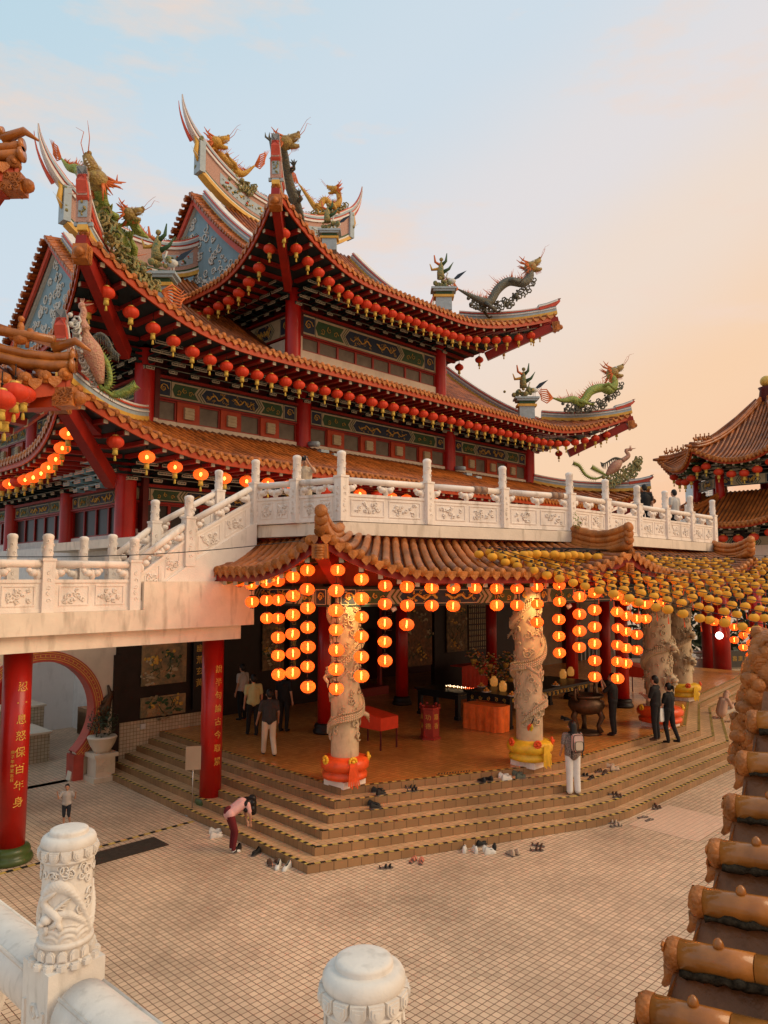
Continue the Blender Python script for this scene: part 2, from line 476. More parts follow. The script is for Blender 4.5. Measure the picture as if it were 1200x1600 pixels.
# ------------------------------------------------------------------ steps
BOT = [(-2.5, -3.9), (-2.84, -13.19), (3.15, -15.6), (4.2, -15.8), (12.3, -15.85), (17.4, -13.6), (26, -12.6)]
TOP = [(-.75, -3.9), (-.95, -11.95), (3.9, -14.0), (4.3, -14.1), (10.9, -14.3), (15.7, -12.4), (26, -11.0)]
def ol(i):
    t = i / 5
    return [(p[0] + (q[0] - p[0]) * t, p[1] + (q[1] - p[1]) * t) for p, q in zip(BOT, TOP)]
steps = thing('tiled_steps', 3, -14.5, 0, 'broad flight of tiled steps with black and yellow edge tape up to the hall floor', 'steps')
M['tapey'] = mat('yellow tape', (.62, .42, .10), .6, .35, 6, dirt=.4)
M['tapeb'] = mat('black tape', (.02, .018, .015), .6, .2, 6)
def tape(mb, a, b, z, w=.075, off=.006, dash=.09, gap=.24, seed=0):
    a, b = Vector((a[0], a[1], 0)), Vector((b[0], b[1], 0)); d = b - a; L = d.length; d.normalize(); n = Vector((-d.y, d.x, 0))
    if n.y < 0 and abs(n.y) > abs(n.x): n = -n
    if abs(n.x) > abs(n.y) and n.x < 0: n = -n
    def q(s0, s1, z, w0, w1):
        vs = [a + d * s0 + n * w0, a + d * s1 + n * w0, a + d * s1 + n * w1, a + d * s0 + n * w1]
        vs = [(v.x, v.y, z) for v in vs]
        mb.add(vs, [(0, 1, 2, 3)])
    mb.m = 0; q(.0, L, z + .004, off, off + w)
    mb.m = 1; s = .05
    while s + dash < L: q(s, s + dash, z + .007, off, off + w); s += gap
for i in range(6):
    o_ = ol(i); z1 = .15 * (i + 1)
    poly = [(-.7, 2.0), (-.7, -3.58), (o_[0][0], -3.58)] + o_ + [(26, 2.0)]
    mb = MB(); n = len(poly)
    mb.m = 1 if i == 5 else 0
    mb.add([(x, y, z1) for x, y in poly], [tuple(range(n))])
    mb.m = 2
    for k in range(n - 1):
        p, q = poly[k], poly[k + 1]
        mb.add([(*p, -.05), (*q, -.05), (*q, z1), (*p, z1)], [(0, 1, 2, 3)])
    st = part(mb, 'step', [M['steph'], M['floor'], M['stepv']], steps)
    mb = MB()
    for k in range(6): tape(mb, o_[k], o_[k + 1], z1, dash=.10, gap=.21)
    sub(mb, 'edge_tape', [M['tapey'], M['tapeb']], st)
tp = thing('floor_tape', -4.6, -9.35, 0, 'black and yellow tape stuck on the plaza tiles beside the dark mat', 'tape')
mb = MB(); tape(mb, (-8.0, -9.35), (-2.75, -9.2), 0, w=.1, dash=.12, gap=.26)
part(mb, 'tape_strip', [M['tapey'], M['tapeb']], tp)
mt = thing('door_mat', -4.6, -9.75, 0, 'plain dark brown rubber mat lying on the plaza tiles near the red pillar', 'mat')
mb = MB(); mb.box((-4.62, -9.78, .010), (1.5, .62, .012), 0); part(mb, 'mat_sheet', M['rubber'], mt)
# ------------------------------------------------------------------ white balustrades
rr_ = random.Random(3)
def post(par, a, b, z, hs=1.0, hc=.52, w=.23, r=.095, name='post', seg=14):
    mb = MB()
    mb.box((a, b, z + hs / 2), (w, w, hs))
    mb.box((a, b, z + hs + .02), (w * 1.12, w * 1.12, .045))
    mb.lathe([(r * .95, hs + .04), (r * 1.05, hs + .07), (r, hs + .10), (r, hs + hc - .12), (r * 1.08, hs + hc - .10), (r * 1.12, hs + hc - .05), (r * .92, hs + hc - .02), (r * .5, hs + hc)], (a, b, z), seg)
    for s in (-1, 1):
        for k in range(5):
            curl(mb, (a, b + s * (w / 2 + .002), z + .22 + .13 * k), (1, 0, 0), (0, 0, 1), .05, 1, .012, 6, k * 1.9, 4)
            curl(mb, (a + s * (w / 2 + .002), b, z + .22 + .13 * k), (0, 1, 0), (0, 0, 1), .05, 1, .012, 6, k * 1.9, 4)
    for k in range(9):
        an = k * 2.4; zz = z + hs + .13 + .035 * k
        p = Vector((a + math.cos(an) * r, b + math.sin(an) * r, zz)); t = Vector((-math.sin(an), math.cos(an), 0))
        curl(mb, p, t, (0, 0, 1), .045, 1.1, .014, 6, an, 4)
    return part(mb, name, M['white'], par)
def rail(par, p, q, z0, z1, hp=.62, hr=.92):
    """one bay between two posts: panel, supports, handrail"""
    P, Q = Vector((*p, z0)), Vector((*q, z1)); d = Vector((Q.x - P.x, Q.y - P.y, 0)); L = d.length; d.normalize(); n = Vector((d.y, -d.x, 0))
    g_ = (z1 - z0) / L
    e = .10
    def at(s, h, k=0): return P + d * s + Vector((0, 0, g_ * s + h)) + n * k
    mb = MB()
    def slab(s0, s1, h0, h1, th):
        vs = []
        for k in (-th / 2, th / 2):
            vs += [at(s0, h0, k), at(s1, h0, k), at(s1, h1, k), at(s0, h1, k)]
        mb.add(vs, [(3, 2, 1, 0), (4, 5, 6, 7), (0, 1, 5, 4), (1, 2, 6, 5), (2, 3, 7, 6), (3, 0, 4, 7)])
    slab(e, L - e, 0, hp, .08)
    slab(e, L - e, .002, .07, .12); slab(e, L - e, hp - .06, hp + .003, .12)
    m = L / 2
    for s0, s1 in ((e + .12, m - .06), (m + .06, L - e - .12)):
        for a_, b_, c_, d_ in ((s0, s1, .12, .145), (s0, s1, hp - .135, hp - .11), (s0, s0 + .025, .146, hp - .136), (s1 - .025, s1, .146, hp - .136)):
            slab(a_, b_, c_, d_, .108)
        for sg in (-1, 1):
            c = at((s0 + s1) / 2, hp * .5, sg * .045)
            scrollwork(mb, c, d, (0, 0, 1), (s1 - s0) * .66, .22, 14, .055, .024, rr_)
    part(mb, 'panel', M['white'], par)
    mb = MB()
    for s0 in (e + .06, m, L - e - .06):
        for sg in (-1, 1):
            if s0 < m and sg < 0 or s0 > m and sg > 0: continue
            c = at(s0 + sg * .09, (hp + hr) / 2 - .02)
            mb.ball(c, (.10, .10, .075), 7, 5)
            mb.ball(at(s0 + sg * .17, (hp + hr) / 2 + .03), (.06, .06, .05), 6, 5)
        mb.ball(at(s0, (hp + hr) / 2 - .06), (.07, .07, .12), 7, 5)
        part(mb, 'cloud_support', M['white'], par); mb = MB()
    mb = MB(); mb.tube([at(e * .9, hr), at(L - e * .9, hr)], [.075, .075], 10, sq=1.0); part(mb, 'handrail', M['white'], par)
def lerp2(p, q, t): return (p[0] + (q[0] - p[0]) * t, p[1] + (q[1] - p[1]) * t)
TZ = 6.58
TB = [(-1.42, -9.37), (-.79, -11.75), (5.8, -13.55), (16.3, -13.55), (16.6, -9.0)]
bal = thing('white_balustrade', 3, -12.7, TZ, 'long carved white stone balustrade round the upper terrace, round-topped posts', 'balustrade')
pp = []
def run(par, p, q, n, z, first=True):
    for i in range(n):
        rail(par, lerp2(p, q, i / n), lerp2(p, q, (i + 1) / n), z, z)
    for i in range(0 if first else 1, n + 1):
        a, b = lerp2(p, q, i / n)
        post(par, a, b, z, .98, .60)
run(bal, TB[0], TB[1], 2, TZ)
run(bal, TB[1], TB[2], 3, TZ, False)
for i in range(5):
    rail(bal, (5.8 + 1.95 * i, -13.55), (7.75 + 1.95 * i, -13.55), TZ, TZ); post(bal, 7.75 + 1.95 * i, -13.55, TZ, .98, .60)
run(bal, (15.55, -13.55), (16.6, -12.2), 1, TZ, False)
run(bal, (16.6, -12.2), (16.6, -8.0), 3, TZ, False)
sb = thing('stair_balustrade', -3.0, -9.4, 4.67, 'carved white stone balustrade climbing beside the stair, near side', 'balustrade')
rail(sb, (-4.45, -9.4), (-3.2, -9.4), 4.70, 5.62); rail(sb, (-3.2, -9.4), (-1.5, -9.4), 5.62, 6.56)
post(sb, -4.45, -9.4, 4.67, .98, .52); post(sb, -3.2, -9.4, 5.58, 1.05, .52)
sb2 = thing('stair_balustrade', -3.0, -8.05, 4.67, 'carved white stone balustrade climbing the far side of the stair', 'balustrade')
rail(sb2, (-4.3, -8.05), (-3.3, -8.05), 4.85, 5.62); rail(sb2, (-3.3, -8.05), (-1.6, -8.05), 5.62, 6.56)
post(sb2, -4.3, -8.05, 4.8, .98, .52); post(sb2, -3.3, -8.05, 5.55, 1.05, .55); post(sb2, -1.6, -8.05, 6.5, .98, .55)
wb = thing('walkway_balustrade', -7, -9.4, 4.67, 'carved white stone balustrade along the near edge of the raised walkway', 'balustrade')
for i in range(4):
    rail(wb, (-6.2 - 1.75 * i, -9.4), (-4.45 - 1.75 * i, -9.4), 4.67, 4.67)
    post(wb, -6.2 - 1.75 * i, -9.4, 4.67, .98, .52)
wb2 = thing('walkway_balustrade', -7, -7.6, 4.67, 'plain white balustrade posts along the far edge of the raised walkway', 'balustrade')
for i in range(3):
    rail(wb2, (-5.9 - 1.5 * i, -7.6), (-4.6 - 1.5 * i if i else -4.75, -7.6), 4.67, 4.67)
    post(wb2, -4.75 - 1.5 * i, -7.6, 4.67, .98, .60)
# ------------------------------------------------------------------ raised walkway and its stair
wk = thing('raised_walkway', -6, -8.5, 0, 'raised concrete walkway on red pillars with a stair up to the terrace', 'walkway')
mb = MB()
mb.plate([(-16, 4.25), (-1.55, 4.25), (-1.55, 5.25), (-4.3, 5.25), (-4.3, 4.67), (-16, 4.67)], (0, -9.52, 0), (1, 0, 0), (0, 0, 1), .12)
mb.box((-8.8, -8.4, 4.46), (14.4, 2.10, .40))
mb.box((-3.0, -8.75, 4.75), (2.85, 1.28, .96))
part(mb, 'deck', M['slab'], wk)
mb = MB(); mb.box((-8.9, -9.22, 4.09), (14.2, .40, .315)); mb.box((-8.9, -7.75, 4.09), (14.2, .35, .315))
part(mb, 'edge_beam', M['slab'], wk)
mb = MB()
mb.plate([(-4.5, 4.68), (-3.35, 4.68), (-1.45, 6.10), (-1.45, 6.60), (-1.6, 6.58), (-3.2, 5.64), (-4.5, 4.72)], (0, -9.4, 0), (1, 0, 0), (0, 0, 1), .2)
mb.plate([(-4.5, 4.68), (-3.35, 4.68), (-1.45, 6.10), (-1.45, 6.60), (-1.6, 6.58), (-3.3, 5.64), (-4.5, 4.72)], (0, -8.05, 0), (1, 0, 0), (0, 0, 1), .2)
part(mb, 'stringer', M['white'], wk)
for i in range(11):
    mb = MB(); z1 = 4.70 + 1.85 * (i + 1) / 11; mb.box((-4.3 + .26 * i + .13, -8.72, z1 - .09), (.27, 1.13, .17)); part(mb, 'stair_tread', M['slab'], wk)
TXT1 = '忍一息怒保百年身'; TXT2 = '說半句論古今取累'
def text_mesh(s, size, mname, th=.004):
    cu = bpy.data.curves.new('writing', 'FONT'); cu.body = s; cu.size = size; cu.extrude = th; cu.align_x = 'CENTER'; cu.align_y = 'CENTER'; cu.resolution_u = 2
    to = bpy.data.objects.new('writing', cu); scn.collection.objects.link(to)
    dg = bpy.context.evaluated_depsgraph_get(); dg.update()
    me = bpy.data.meshes.new_from_object(to.evaluated_get(dg))
    bpy.data.objects.remove(to); me.materials.clear(); me.materials.append(M[mname])
    return me
TPX = []
def glyph_mb(mb, s, size, o, ux, uy, th=.004):
    me = text_mesh(s, size, 'gold', th); o, ux, uy = Vector(o), Vector(ux), Vector(uy); nn = ux.cross(uy)
    mb.add([o + ux * v.co.x + uy * v.co.y + nn * v.co.z for v in me.vertices], [tuple(p.vertices) for p in me.polygons])
    bpy.data.meshes.remove(me)
def bent_glyph(mb, s, size, cx, cy, z, r, ang, th=.004):
    """writing wrapped on a round column: ang is the direction it faces, in temple axes"""
    me = text_mesh(s, size, 'gold', th)
    vs = []
    for v in me.vertices:
        a = ang + v.co.x / r; q = r + .003 + v.co.z
        vs.append((cx + math.cos(a) * q, cy + math.sin(a) * q, z + v.co.y))
    mb.add(vs, [tuple(p.vertices) for p in me.polygons]); bpy.data.meshes.remove(me)
def pillar(par, a, b, z0, z1, r, text=None, ztop=None, dz=.27, ang=None, base='basegreen', m='redcol', tsize=.19):
    mb = MB(); mb.lathe([(r, z0 + .1), (r, z1)], (a, b, 0), 28); c = part(mb, 'pillar', M[m], par)
    mb = MB(); mb.lathe([(r * 1.52, z0), (r * 1.6, z0 + .05), (r * 1.5, z0 + .12), (r * 1.3, z0 + .14), (r * 1.42, z0 + .20), (r * 1.3, z0 + .27), (r * .98, z0 + .30)], (a, b, 0), 28)
    sub(mb, 'pillar_base', M[base], c)
    if text:
        for i, ch in enumerate(text): mb = MB(); bent_glyph(mb, ch, tsize, a, b, ztop - dz * i, r, ang); sub(mb, 'gold_character', M['gold'], c)
    return c
def facing(a, b, off=0):
    p = W(a, b); d = Vector((-p.x, -p.y)); return math.atan2(d.y, d.x) - ROT + off
pillar(wk, -6.42, -8.72, 0, 3.94, .26, TXT1, 3.25, .305, facing(-6.42, -8.72, .42), tsize=.2)
pillar(wk, -2.02, -8.62, 0, 3.94, .25, TXT2, 3.20, .30, facing(-2.02, -8.62, .62), tsize=.19)
mb = MB()
for i, ch in enumerate('庚子年仲夏吉日'): bent_glyph(mb, ch, .07, -6.42, -8.72, 2.05 - .085 * i, .26, facing(-6.42, -8.72, -.08), .003)
part(mb, 'small_inscription', M['gold'], wk)
# ------------------------------------------------------------------ moon gate wall and mural wall (plane b = -3.85)
gw = thing('moon_gate_wall', -4.2, -3.85, 0, 'cream wall with a large round red-rimmed moon gate under the walkway', 'wall')
GC, GZ, GR = -4.2, 1.78, 1.42
def gate_wall():
    mb = MB(); n = 40; vs = []; fs = []
    x0, x1, z1 = -9.0, -2.2, 4.3
    for side, b in enumerate((-3.95, -3.70)):
        for k in range(n):
            a = -math.pi / 2 + 2 * math.pi * k / n
            x_, z_ = math.cos(a) * GR, GZ + math.sin(a) * GR
            if math.sin(a) < 0 and abs(x_) < .92: z_ = 0
            vs.append((GC + x_, b, z_))
        for k in range(n):
            a = -math.pi / 2 + 2 * math.pi * k / n; c, s_ = math.cos(a), math.sin(a)
            t = min((x1 - GC) / c if c > 1e-6 else 1e9, (x0 - GC) / c if c < -1e-6 else 1e9, (z1 - GZ) / s_ if s_ > 1e-6 else 1e9, (0 - GZ) / s_ if s_ < -1e-6 else 1e9)
            vs.append((GC + c * t, b, GZ + s_ * t))
    for side in (0, 1):
        o = side * 2 * n
        for k in range(n):
            k2 = (k + 1) % n
            f = (o + k, o + k2, o + n + k2, o + n + k)
            fs.append(f if side else f[::-1])
    for k in range(n):
        k2 = (k + 1) % n; fs.append((k, k2, 2 * n + k2, 2 * n + k))
    mb.add(vs, fs)
    return mb
part(gate_wall(), 'wall_face', M['cream'], gw)
mb = MB()
def ring(mb, r0, r1, b0, b1, a0=-.27 * math.pi, a1=1.27 * math.pi, n=44):
    vs = []; fs = []
    for i in range(n + 1):
        a = a0 + (a1 - a0) * i / n; c, s_ = math.cos(a), math.sin(a)
        for r, b in ((r0, b0), (r1, b0), (r1, b1), (r0, b1)): vs.append((GC + c * r, b, GZ + s_ * r))
    for i in range(n):
        for j in range(4):
            j2 = (j + 1) % 4; fs.append((i * 4 + j, i * 4 + j2, i * 4 + 4 + j2, i * 4 + 4 + j))
    mb.add(vs, fs)
ring(mb, GR - .03, GR + .25, -4.04, -3.60)
mb.box((GC + 1.02, -3.82, .33), (.27, .46, .66)); mb.box((GC - 1.02, -3.82, .33), (.27, .46, .66))
rg = part(mb, 'gate_rim', M['pinkmarble'], gw)
mb = MB(); ring(mb, GR + .03, GR + .045, -4.046, -4.03); ring(mb, GR + .20, GR + .215, -4.046, -4.03); ring(mb, GR + .08, GR + .09, -4.046, -4.03); ring(mb, GR + .15, GR + .16, -4.046, -4.03)
for k in range(60):
    a = -.27 * math.pi + 1.54 * math.pi * k / 59; c, s_ = math.cos(a), math.sin(a)
    mb.bar((GC + c * (GR + .08), -4.043, GZ + s_ * (GR + .08)), (GC + c * (GR + .16), -4.043, GZ + s_ * (GR + .16)), .014, .006, (0, 1, 0))
sub(mb, 'gold_key_pattern', M['gold'], rg)
# beyond the gate
yd = thing('courtyard_wall', -6, 2.5, 0, 'bright white courtyard wall seen through the round gate', 'wall')
mb = MB(); mb.box((-7, 3.3, 2.2), (16, .3, 4.4)); part(mb, 'wall_face', mat('white wall', (.80, .78, .75), .8, .05, 2, dirt=.2), yd)
mb = MB(); mb.box((-3.6, 1.6, 2.2), (.42, .42, 4.4)); part(mb, 'square_pillar', M['redcol'], yd)
bn = thing('tiled_planter', -5, -.5, 0, 'low stepped planter wall faced with small cream tiles behind the round gate', 'planter')
mb = MB(); mb.box((-5.2, 1.1, .65), (5.6, 1.2, 1.3)); mb.box((-5.6, -.6, .40), (5.4, 1.5, .8)); part(mb, 'tiled_body', M['wallt'], bn)
mb = MB(); mb.box((-5.2, 1.1, 1.33), (5.7, 1.3, .06)); mb.box((-5.6, -.6, .83), (5.5, 1.6, .06)); part(mb, 'coping', M['cream'], bn)
mw = thing('mural_wall', -.9, -3.85, 0, 'dark timber wall with two painted landscape panels beside the steps', 'wall')
mb = MB(); mb.box((-.5, -3.72, 2.8), (3.4, .3, 3.0)); mb.box((-2.16, -3.86, 1.6), (.2, .3, 3.2)); part(mb, 'timber_frame', M['dark'], mw)
mb = MB(); mb.box((-.5, -3.70, .65), (3.4, .28, 1.3)); part(mb, 'tiled_plinth', M['wallt'], mw)
M['mural'] = mat('faded landscape painting', (.42, .25, .11), .6, .3, 4, .4, 20, col2=(.10, .11, .07), voro=.4, vscale=5)
M['mural2'] = mat('dark flower painting', (.34, .22, .10), .6, .3, 6, .4, 20, col2=(.05, .05, .035), voro=.5, vscale=7)
M['mural3'] = mat('red and gold painted panel', (.26, .12, .05), .6, .3, 7, .4, 20, col2=(.06, .05, .03), voro=.6, vscale=9)
def painting(par, a0, a1, b, z0, z1, mk, seed, nm='painted_panel'):
    r = random.Random(seed); mb = MB()
    mb.box(((a0 + a1) / 2, b, (z0 + z1) / 2), (a1 - a0, .05, z1 - z0))
    pn = part(mb, nm, M[mk], par)
    mb = MB()
    W_, H_ = a1 - a0, z1 - z0
    for k in range(14):
        mb.m = r.choice((0, 1, 2, 3))
        x = r.uniform(a0 + .1 * W_, a1 - .1 * W_); z = r.uniform(z0 + .08 * H_, z1 - .1 * H_)
        for j in range(r.randint(3, 7)):
            mb.ball((x + r.gauss(0, .10), b - .027, z + r.gauss(0, .08)), (r.uniform(.03, .09), .008, r.uniform(.02, .06)), 6, 4)
    for k in range(6):
        mb.m = 1
        x = r.uniform(a0 + .1 * W_, a1 - .1 * W_); z = r.uniform(z0 + .1 * H_, z0 + .5 * H_)
        pts = [(x, b - .028, z)]
        for j in range(5): pts.append((min(max(pts[-1][0] + r.uniform(-.12, .14), a0 + .05), a1 - .05), b - .028, min(pts[-1][2] + r.uniform(.02, .16), z1 - .05)))
        mb.tube(pts, [.018 - .0025 * q for q in range(6)], 5)
    sub(mb, 'painted_motif', [M['mural'], M['green'], M['creamband'], M['yellow']], pn)
M['pinkflower'] = mat('pale petals', (.55, .36, .26), .6, .2, 8)
painting(mw, -1.40, .02, -3.90, 2.25, 3.42, 'mural', 1); painting(mw, -1.40, .02, -3.90, 1.36, 1.92, 'mural', 2)
mb = MB(); mb.box((-1.3, -3.89, 1.12), (.14, .04, .14)); part(mb, 'socket_plate', M['paleband'], mw)
sc = thing('couplet_board', .45, -3.95, 1.0, 'narrow black couplet board with gold characters beside the painted panels', 'sign')
mb = MB(); mb.box((.42, -3.98, 2.5), (.42, .06, 2.2)); bo = part(mb, 'board', M['black'], sc)
for i, ch in enumerate('幽荒玄黃'): mb = MB(); glyph_mb(mb, ch, .25, (.42, -4.012, 3.2 - .34 * i), (1, 0, 0), (0, 0, 1)); sub(mb, 'gold_character', M['gold'], bo)
from mathutils import noise as mnoise
# ------------------------------------------------------------------ painted beams, lattice brackets, lanterns
BAND = ['creamband', 'navy', 'green', 'gold', 'line', 'teal']
def band(mb, L, H, rr, detail=1):
    """painted beam face in local x (length), z (height), looking along -y"""
    mb.m = 0; mb.box((L / 2, 0, H / 2), (L, .05, H))
    mb.m = 5; mb.box((L / 2, -.026, .025), (L, .012, .05)); mb.box((L / 2, -.026, H - .025), (L, .012, .05))
    y = -.030
    def poly(pts, m, yy=y):
        mb.m = m; n = len(pts)
        mb.add([(x, yy, z) for x, z in pts], [tuple(range(n))])
    def line(pts, m, w=.022, yy=y - .006):
        mb.m = m
        for p, q in zip(pts, pts[1:]): mb.bar((p[0], yy, p[1]), (q[0], yy, q[1]), w, .006, (0, 1, 0))
    e = .06; sq = H * .78
    for x0 in (e + .05, L - e - .05 - sq):
        poly([(x0, H * .12), (x0 + sq, H * .12), (x0 + sq, H * .88), (x0, H * .88)], 1)
        line([(x0, H * .12), (x0 + sq, H * .12), (x0 + sq, H * .88), (x0, H * .88), (x0, H * .12)], 4, .014)
        mb.m = 3
        c = (x0 + sq / 2, y - .012, H / 2)
        curl(mb, c, (1, 0, 0), (0, 0, 1), sq * .36, 1.0, .02, 9, 0, 5)
        curl(mb, c, (1, 0, 0), (0, 0, 1), sq * .24, 1.4, .022, 8, 2, 5)
        mb.m = 5
        for dx in (-.035, sq + .035): mb.box((x0 + dx, y, H / 2), (.02, .01, H * .9))
    xa, xb = e + .12 + sq, L - e - .12 - sq
    if xb - xa < .9: return
    c = (xa + xb) / 2; hw = (xb - xa) * .26; q = H * .30
    def hexa(h, z=0): return [(c - h, H / 2), (c - h + q, H - z), (c + h - q, H - z), (c + h, H / 2), (c + h - q, z), (c - h + q, z)]
    poly(hexa(hw, H * .14), 1)
    p = hexa(hw, H * .14); line(p + [p[0]], 4, .016)
    for k, m in ((1, 2), (2, 4), (3, 2), (4, 4)):
        o = k * .062
        for sgn in (-1, 1):
            line([(c + sgn * (hw + o - q), H * .10), (c + sgn * (hw + o), H / 2), (c + sgn * (hw + o - q), H * .90)], m, .03 if m == 2 else .014)
    for sgn in (-1, 1):
        i0, i1 = hw + .30, (xb - xa) / 2 - .12
        if i1 - i0 > .2:
            poly([(c + sgn * (i0 - q * .8), H * .16)[::1], (c + sgn * i1, H * .16), (c + sgn * (i1 + q * .5), H / 2), (c + sgn * i1, H * .84), (c + sgn * (i0 - q * .8), H * .84), (c + sgn * i0, H / 2)][::sgn], 2)
            mb.m = 3
            for j in range(3): curl(mb, (c + sgn * (i0 + (i1 - i0) * (.2 + .3 * j)), y - .012, H * (.42 + .12 * (j % 2))), (1, 0, 0), (0, 0, 1), H * .17, 1.2, .017, 7, j * 2, 4)
    mb.m = 3
    n = 22
    for sgn in (-1, 1):
        pts = [(c + sgn * hw * (.1 + .72 * i / n), y - .012, H * (.5 + rr.uniform(.08, .15) * math.sin(i * .62 + sgn + rr.uniform(-.3, .3)))) for i in range(n + 1)]
        mb.tube(pts, [.030 * (1 - .6 * i / n) + .008 for i in range(n + 1)], 5)
        for j in range(15): curl(mb, (c + sgn * hw * rr.uniform(.08, .82), y - .012, H * rr.uniform(.25, .75)), (1, 0, 0), (0, 0, 1), H * rr.uniform(.06, .13), rr.uniform(.6, 1.3), .012, 6, rr.uniform(0, 6), 4)
def brackets(mb, L, H, depth, rr, step=.92, mats=(0, 1)):
    """stepped bracket sets in local x, z, growing towards -y"""
    n = max(1, round(L / step)); st = L / n; lev = 4
    for i in range(n + 1):
        x = st * i
        for k in range(lev):
            z = H * (k + .35) / lev; d = depth * (k + 1) / lev; hw = min(st * .49, .16 + .11 * k)
            th = H / lev * .42
            mb.m = mats[0]
            mb.box((x, -d / 2, z), (.11, d, th))
            mb.box((x, -d + .05, z + .003), (hw * 2, .10, th * .9))
            mb.m = mats[1]
            mb.box((x, -d - .006, z - th * .44), (hw * 2, .010, .040)); mb.box((x, -d - .006, z + th * .44), (hw * 2 * .8, .010, .030))
            for s in (-1, 1): mb.box((x + s * hw, -d - .006, z), (.030, .010, th)); mb.box((x + s * .05, -d - .007, z), (.020, .010, th))
            mb.m = mats[0]
            for s in (-1, 1): mb.box((x + s * hw * .8, -d + .03, z + th * .75), (.10, .10, th * .55))
            mb.m = mats[1]
            for s in (-1, 1): mb.box((x + s * hw * .8, -d - .024, z + th * .52), (.10, .008, .012))
        mb.m = mats[0]
    for k in range(lev):
        z = H * (k + .35) / lev + H / lev * .5; d = depth * (k + 1) / lev
        mb.m = mats[0]; mb.box((L / 2, -d + .05, z), (L, .05, .05))
        mb.m = mats[1]; mb.box((L / 2, -d + .020, z + .0), (L, .008, .012))
def frameM(a, b, z, ang=0):
    return Matrix.Translation((a, b, z)) @ Matrix.Rotation(ang, 4, 'Z')
# lanterns ---------------------------------------------------------------
def lantern_mats():
    m = bpy.data.materials.new('glowing orange silk'); m.use_nodes = True
    t = m.node_tree; b = t.nodes['Principled BSDF']
    b.inputs['Base Color'].default_value = (.75, .16, .03, 1); b.inputs['Roughness'].default_value = .7
    b.inputs['Emission Color'].default_value = (1, .135, .012, 1); b.inputs['Emission Strength'].default_value = .8
    oi = t.nodes.new('ShaderNodeObjectInfo'); mr = t.nodes.new('ShaderNodeMapRange'); mr.inputs[3].default_value = .5; mr.inputs[4].default_value = 1.05
    t.links.new(oi.outputs['Random'], mr.inputs[0]); t.links.new(mr.outputs[0], b.inputs['Emission Strength'])
    tr = t.nodes.new('ShaderNodeBsdfTransparent'); tr.inputs[0].default_value = (1, .55, .25, 1)
    mx = t.nodes.new('ShaderNodeMixShader'); mx.inputs[0].default_value = .27
    n = t.nodes.new('ShaderNodeTexNoise'); n.inputs['Scale'].default_value = 5
    tcn = t.nodes.new('ShaderNodeTexCoord'); t.links.new(tcn.outputs['Object'], n.inputs[0])
    t.links.new(b.outputs[0], mx.inputs[1]); t.links.new(tr.outputs[0], mx.inputs[2])
    t.links.new(mx.outputs[0], t.nodes['Material Output'].inputs[0])
    return m
M['lit'] = lantern_mats()
M['bulb'] = mat('glowing bulb', (1, .8, .4), .5, .05, emit=(1, .50, .15), estr=30)
def lens_prof(r, h, n=8, neck=.32):
    pr = []
    a0 = math.asin(neck)
    for i in range(n + 1):
        a = -math.pi / 2 + a0 + (math.pi - 2 * a0) * i / n
        pr.append((r * math.cos(a), h * math.sin(a) + h))
    return pr
def lit_lantern():
    r, h = .147, .122
    e = empty('lit_lantern', (0, 0, 0))
    mb = MB(); mb.lathe(lens_prof(r, h), (0, 0, -2 * h), 20, rib=.045, nr=20, cap=False); mb.build('silk_body', M['lit'], e)
    mb = MB(); mb.lathe([(.008, -.17), (.014, -.14), (.014, -.04), (.006, -.02)], (0, 0, -.02), 8); mb.build('bulb', M['bulb'], e)
    mb = MB(); mb.lathe([(.052, 0), (.055, .02), (.04, .03)], (0, 0, -.012), 10); mb.build('cap', M['lcap'], e); mb = MB(); mb.lathe([(.05, -.02), (.052, 0)], (0, 0, -2 * h + .006), 10); mb.build('rim', M['lcap'], e)
    pl_ = bpy.data.lights.new('candle_light', 'POINT'); pl_.energy = 4.5; pl_.color = (1, .46, .13); pl_.shadow_soft_size = .04; po = bpy.data.objects.new('candle_light', pl_); scn.collection.objects.link(po); po.parent = e; po.location = (.045, 0, -h)
    mb = MB(); mb.tube([(0, 0, .0), (0, 0, .15)], .006, 4); mb.tube([(0, 0, -2 * h), (0, 0, -2 * h - .03)], .006, 4); mb.build('cord', M['black'], e)
    return e
def red_lantern(lit=False, r=.27, name='red_lantern'):
    h = r * .76
    e = empty(name, (0, 0, 0))
    mb = MB(); mb.lathe(lens_prof(r, h, 9, .36), (0, 0, -2 * h - .04), 36, rib=.10, nr=12, cap=False); mb.build('silk_body', M['lit'] if lit else M['lred'], e)
    mb = MB(); mb.lathe([(r * .36, -.05), (r * .38, 0), (r * .3, .02)], (0, 0, -.03), 12); mb.build('cap', M['gold'], e); mb = MB(); mb.lathe([(r * .30, -.04), (r * .36, 0)], (0, 0, -2 * h - .03), 12); mb.build('rim', M['gold'], e)
    mb = MB(); mb.lathe([(r * .33, -r * .62), (r * .30, -r * .3), (r * .27, 0)], (0, 0, -2 * h - .06), 14, rib=.12, nr=14)
    mb.lathe([(.012, -.18), (.045, -.17), (.03, -.03), (.006, 0)], (0, 0, -2 * h - .08 - r * .62), 8); mb.build('tassel', M['ltassel'], e)
    mb = MB(); mb.tube([(0, 0, -.02), (0, 0, .34)], .012, 5); mb.ball((0, 0, .08), (.035, .035, .03), 6, 4); mb.build('cord', M['dark'], e)
    if lit:
        mb = MB(); mb.ball((0, 0, -h - .04), (.05, .05, .07), 8, 6); mb.build('bulb', M['bulb'], e)
    return e
PROTO = {'lit': lit_lantern(), 'red': red_lantern(), 'redlit': red_lantern(True, name='glowing_lantern')}
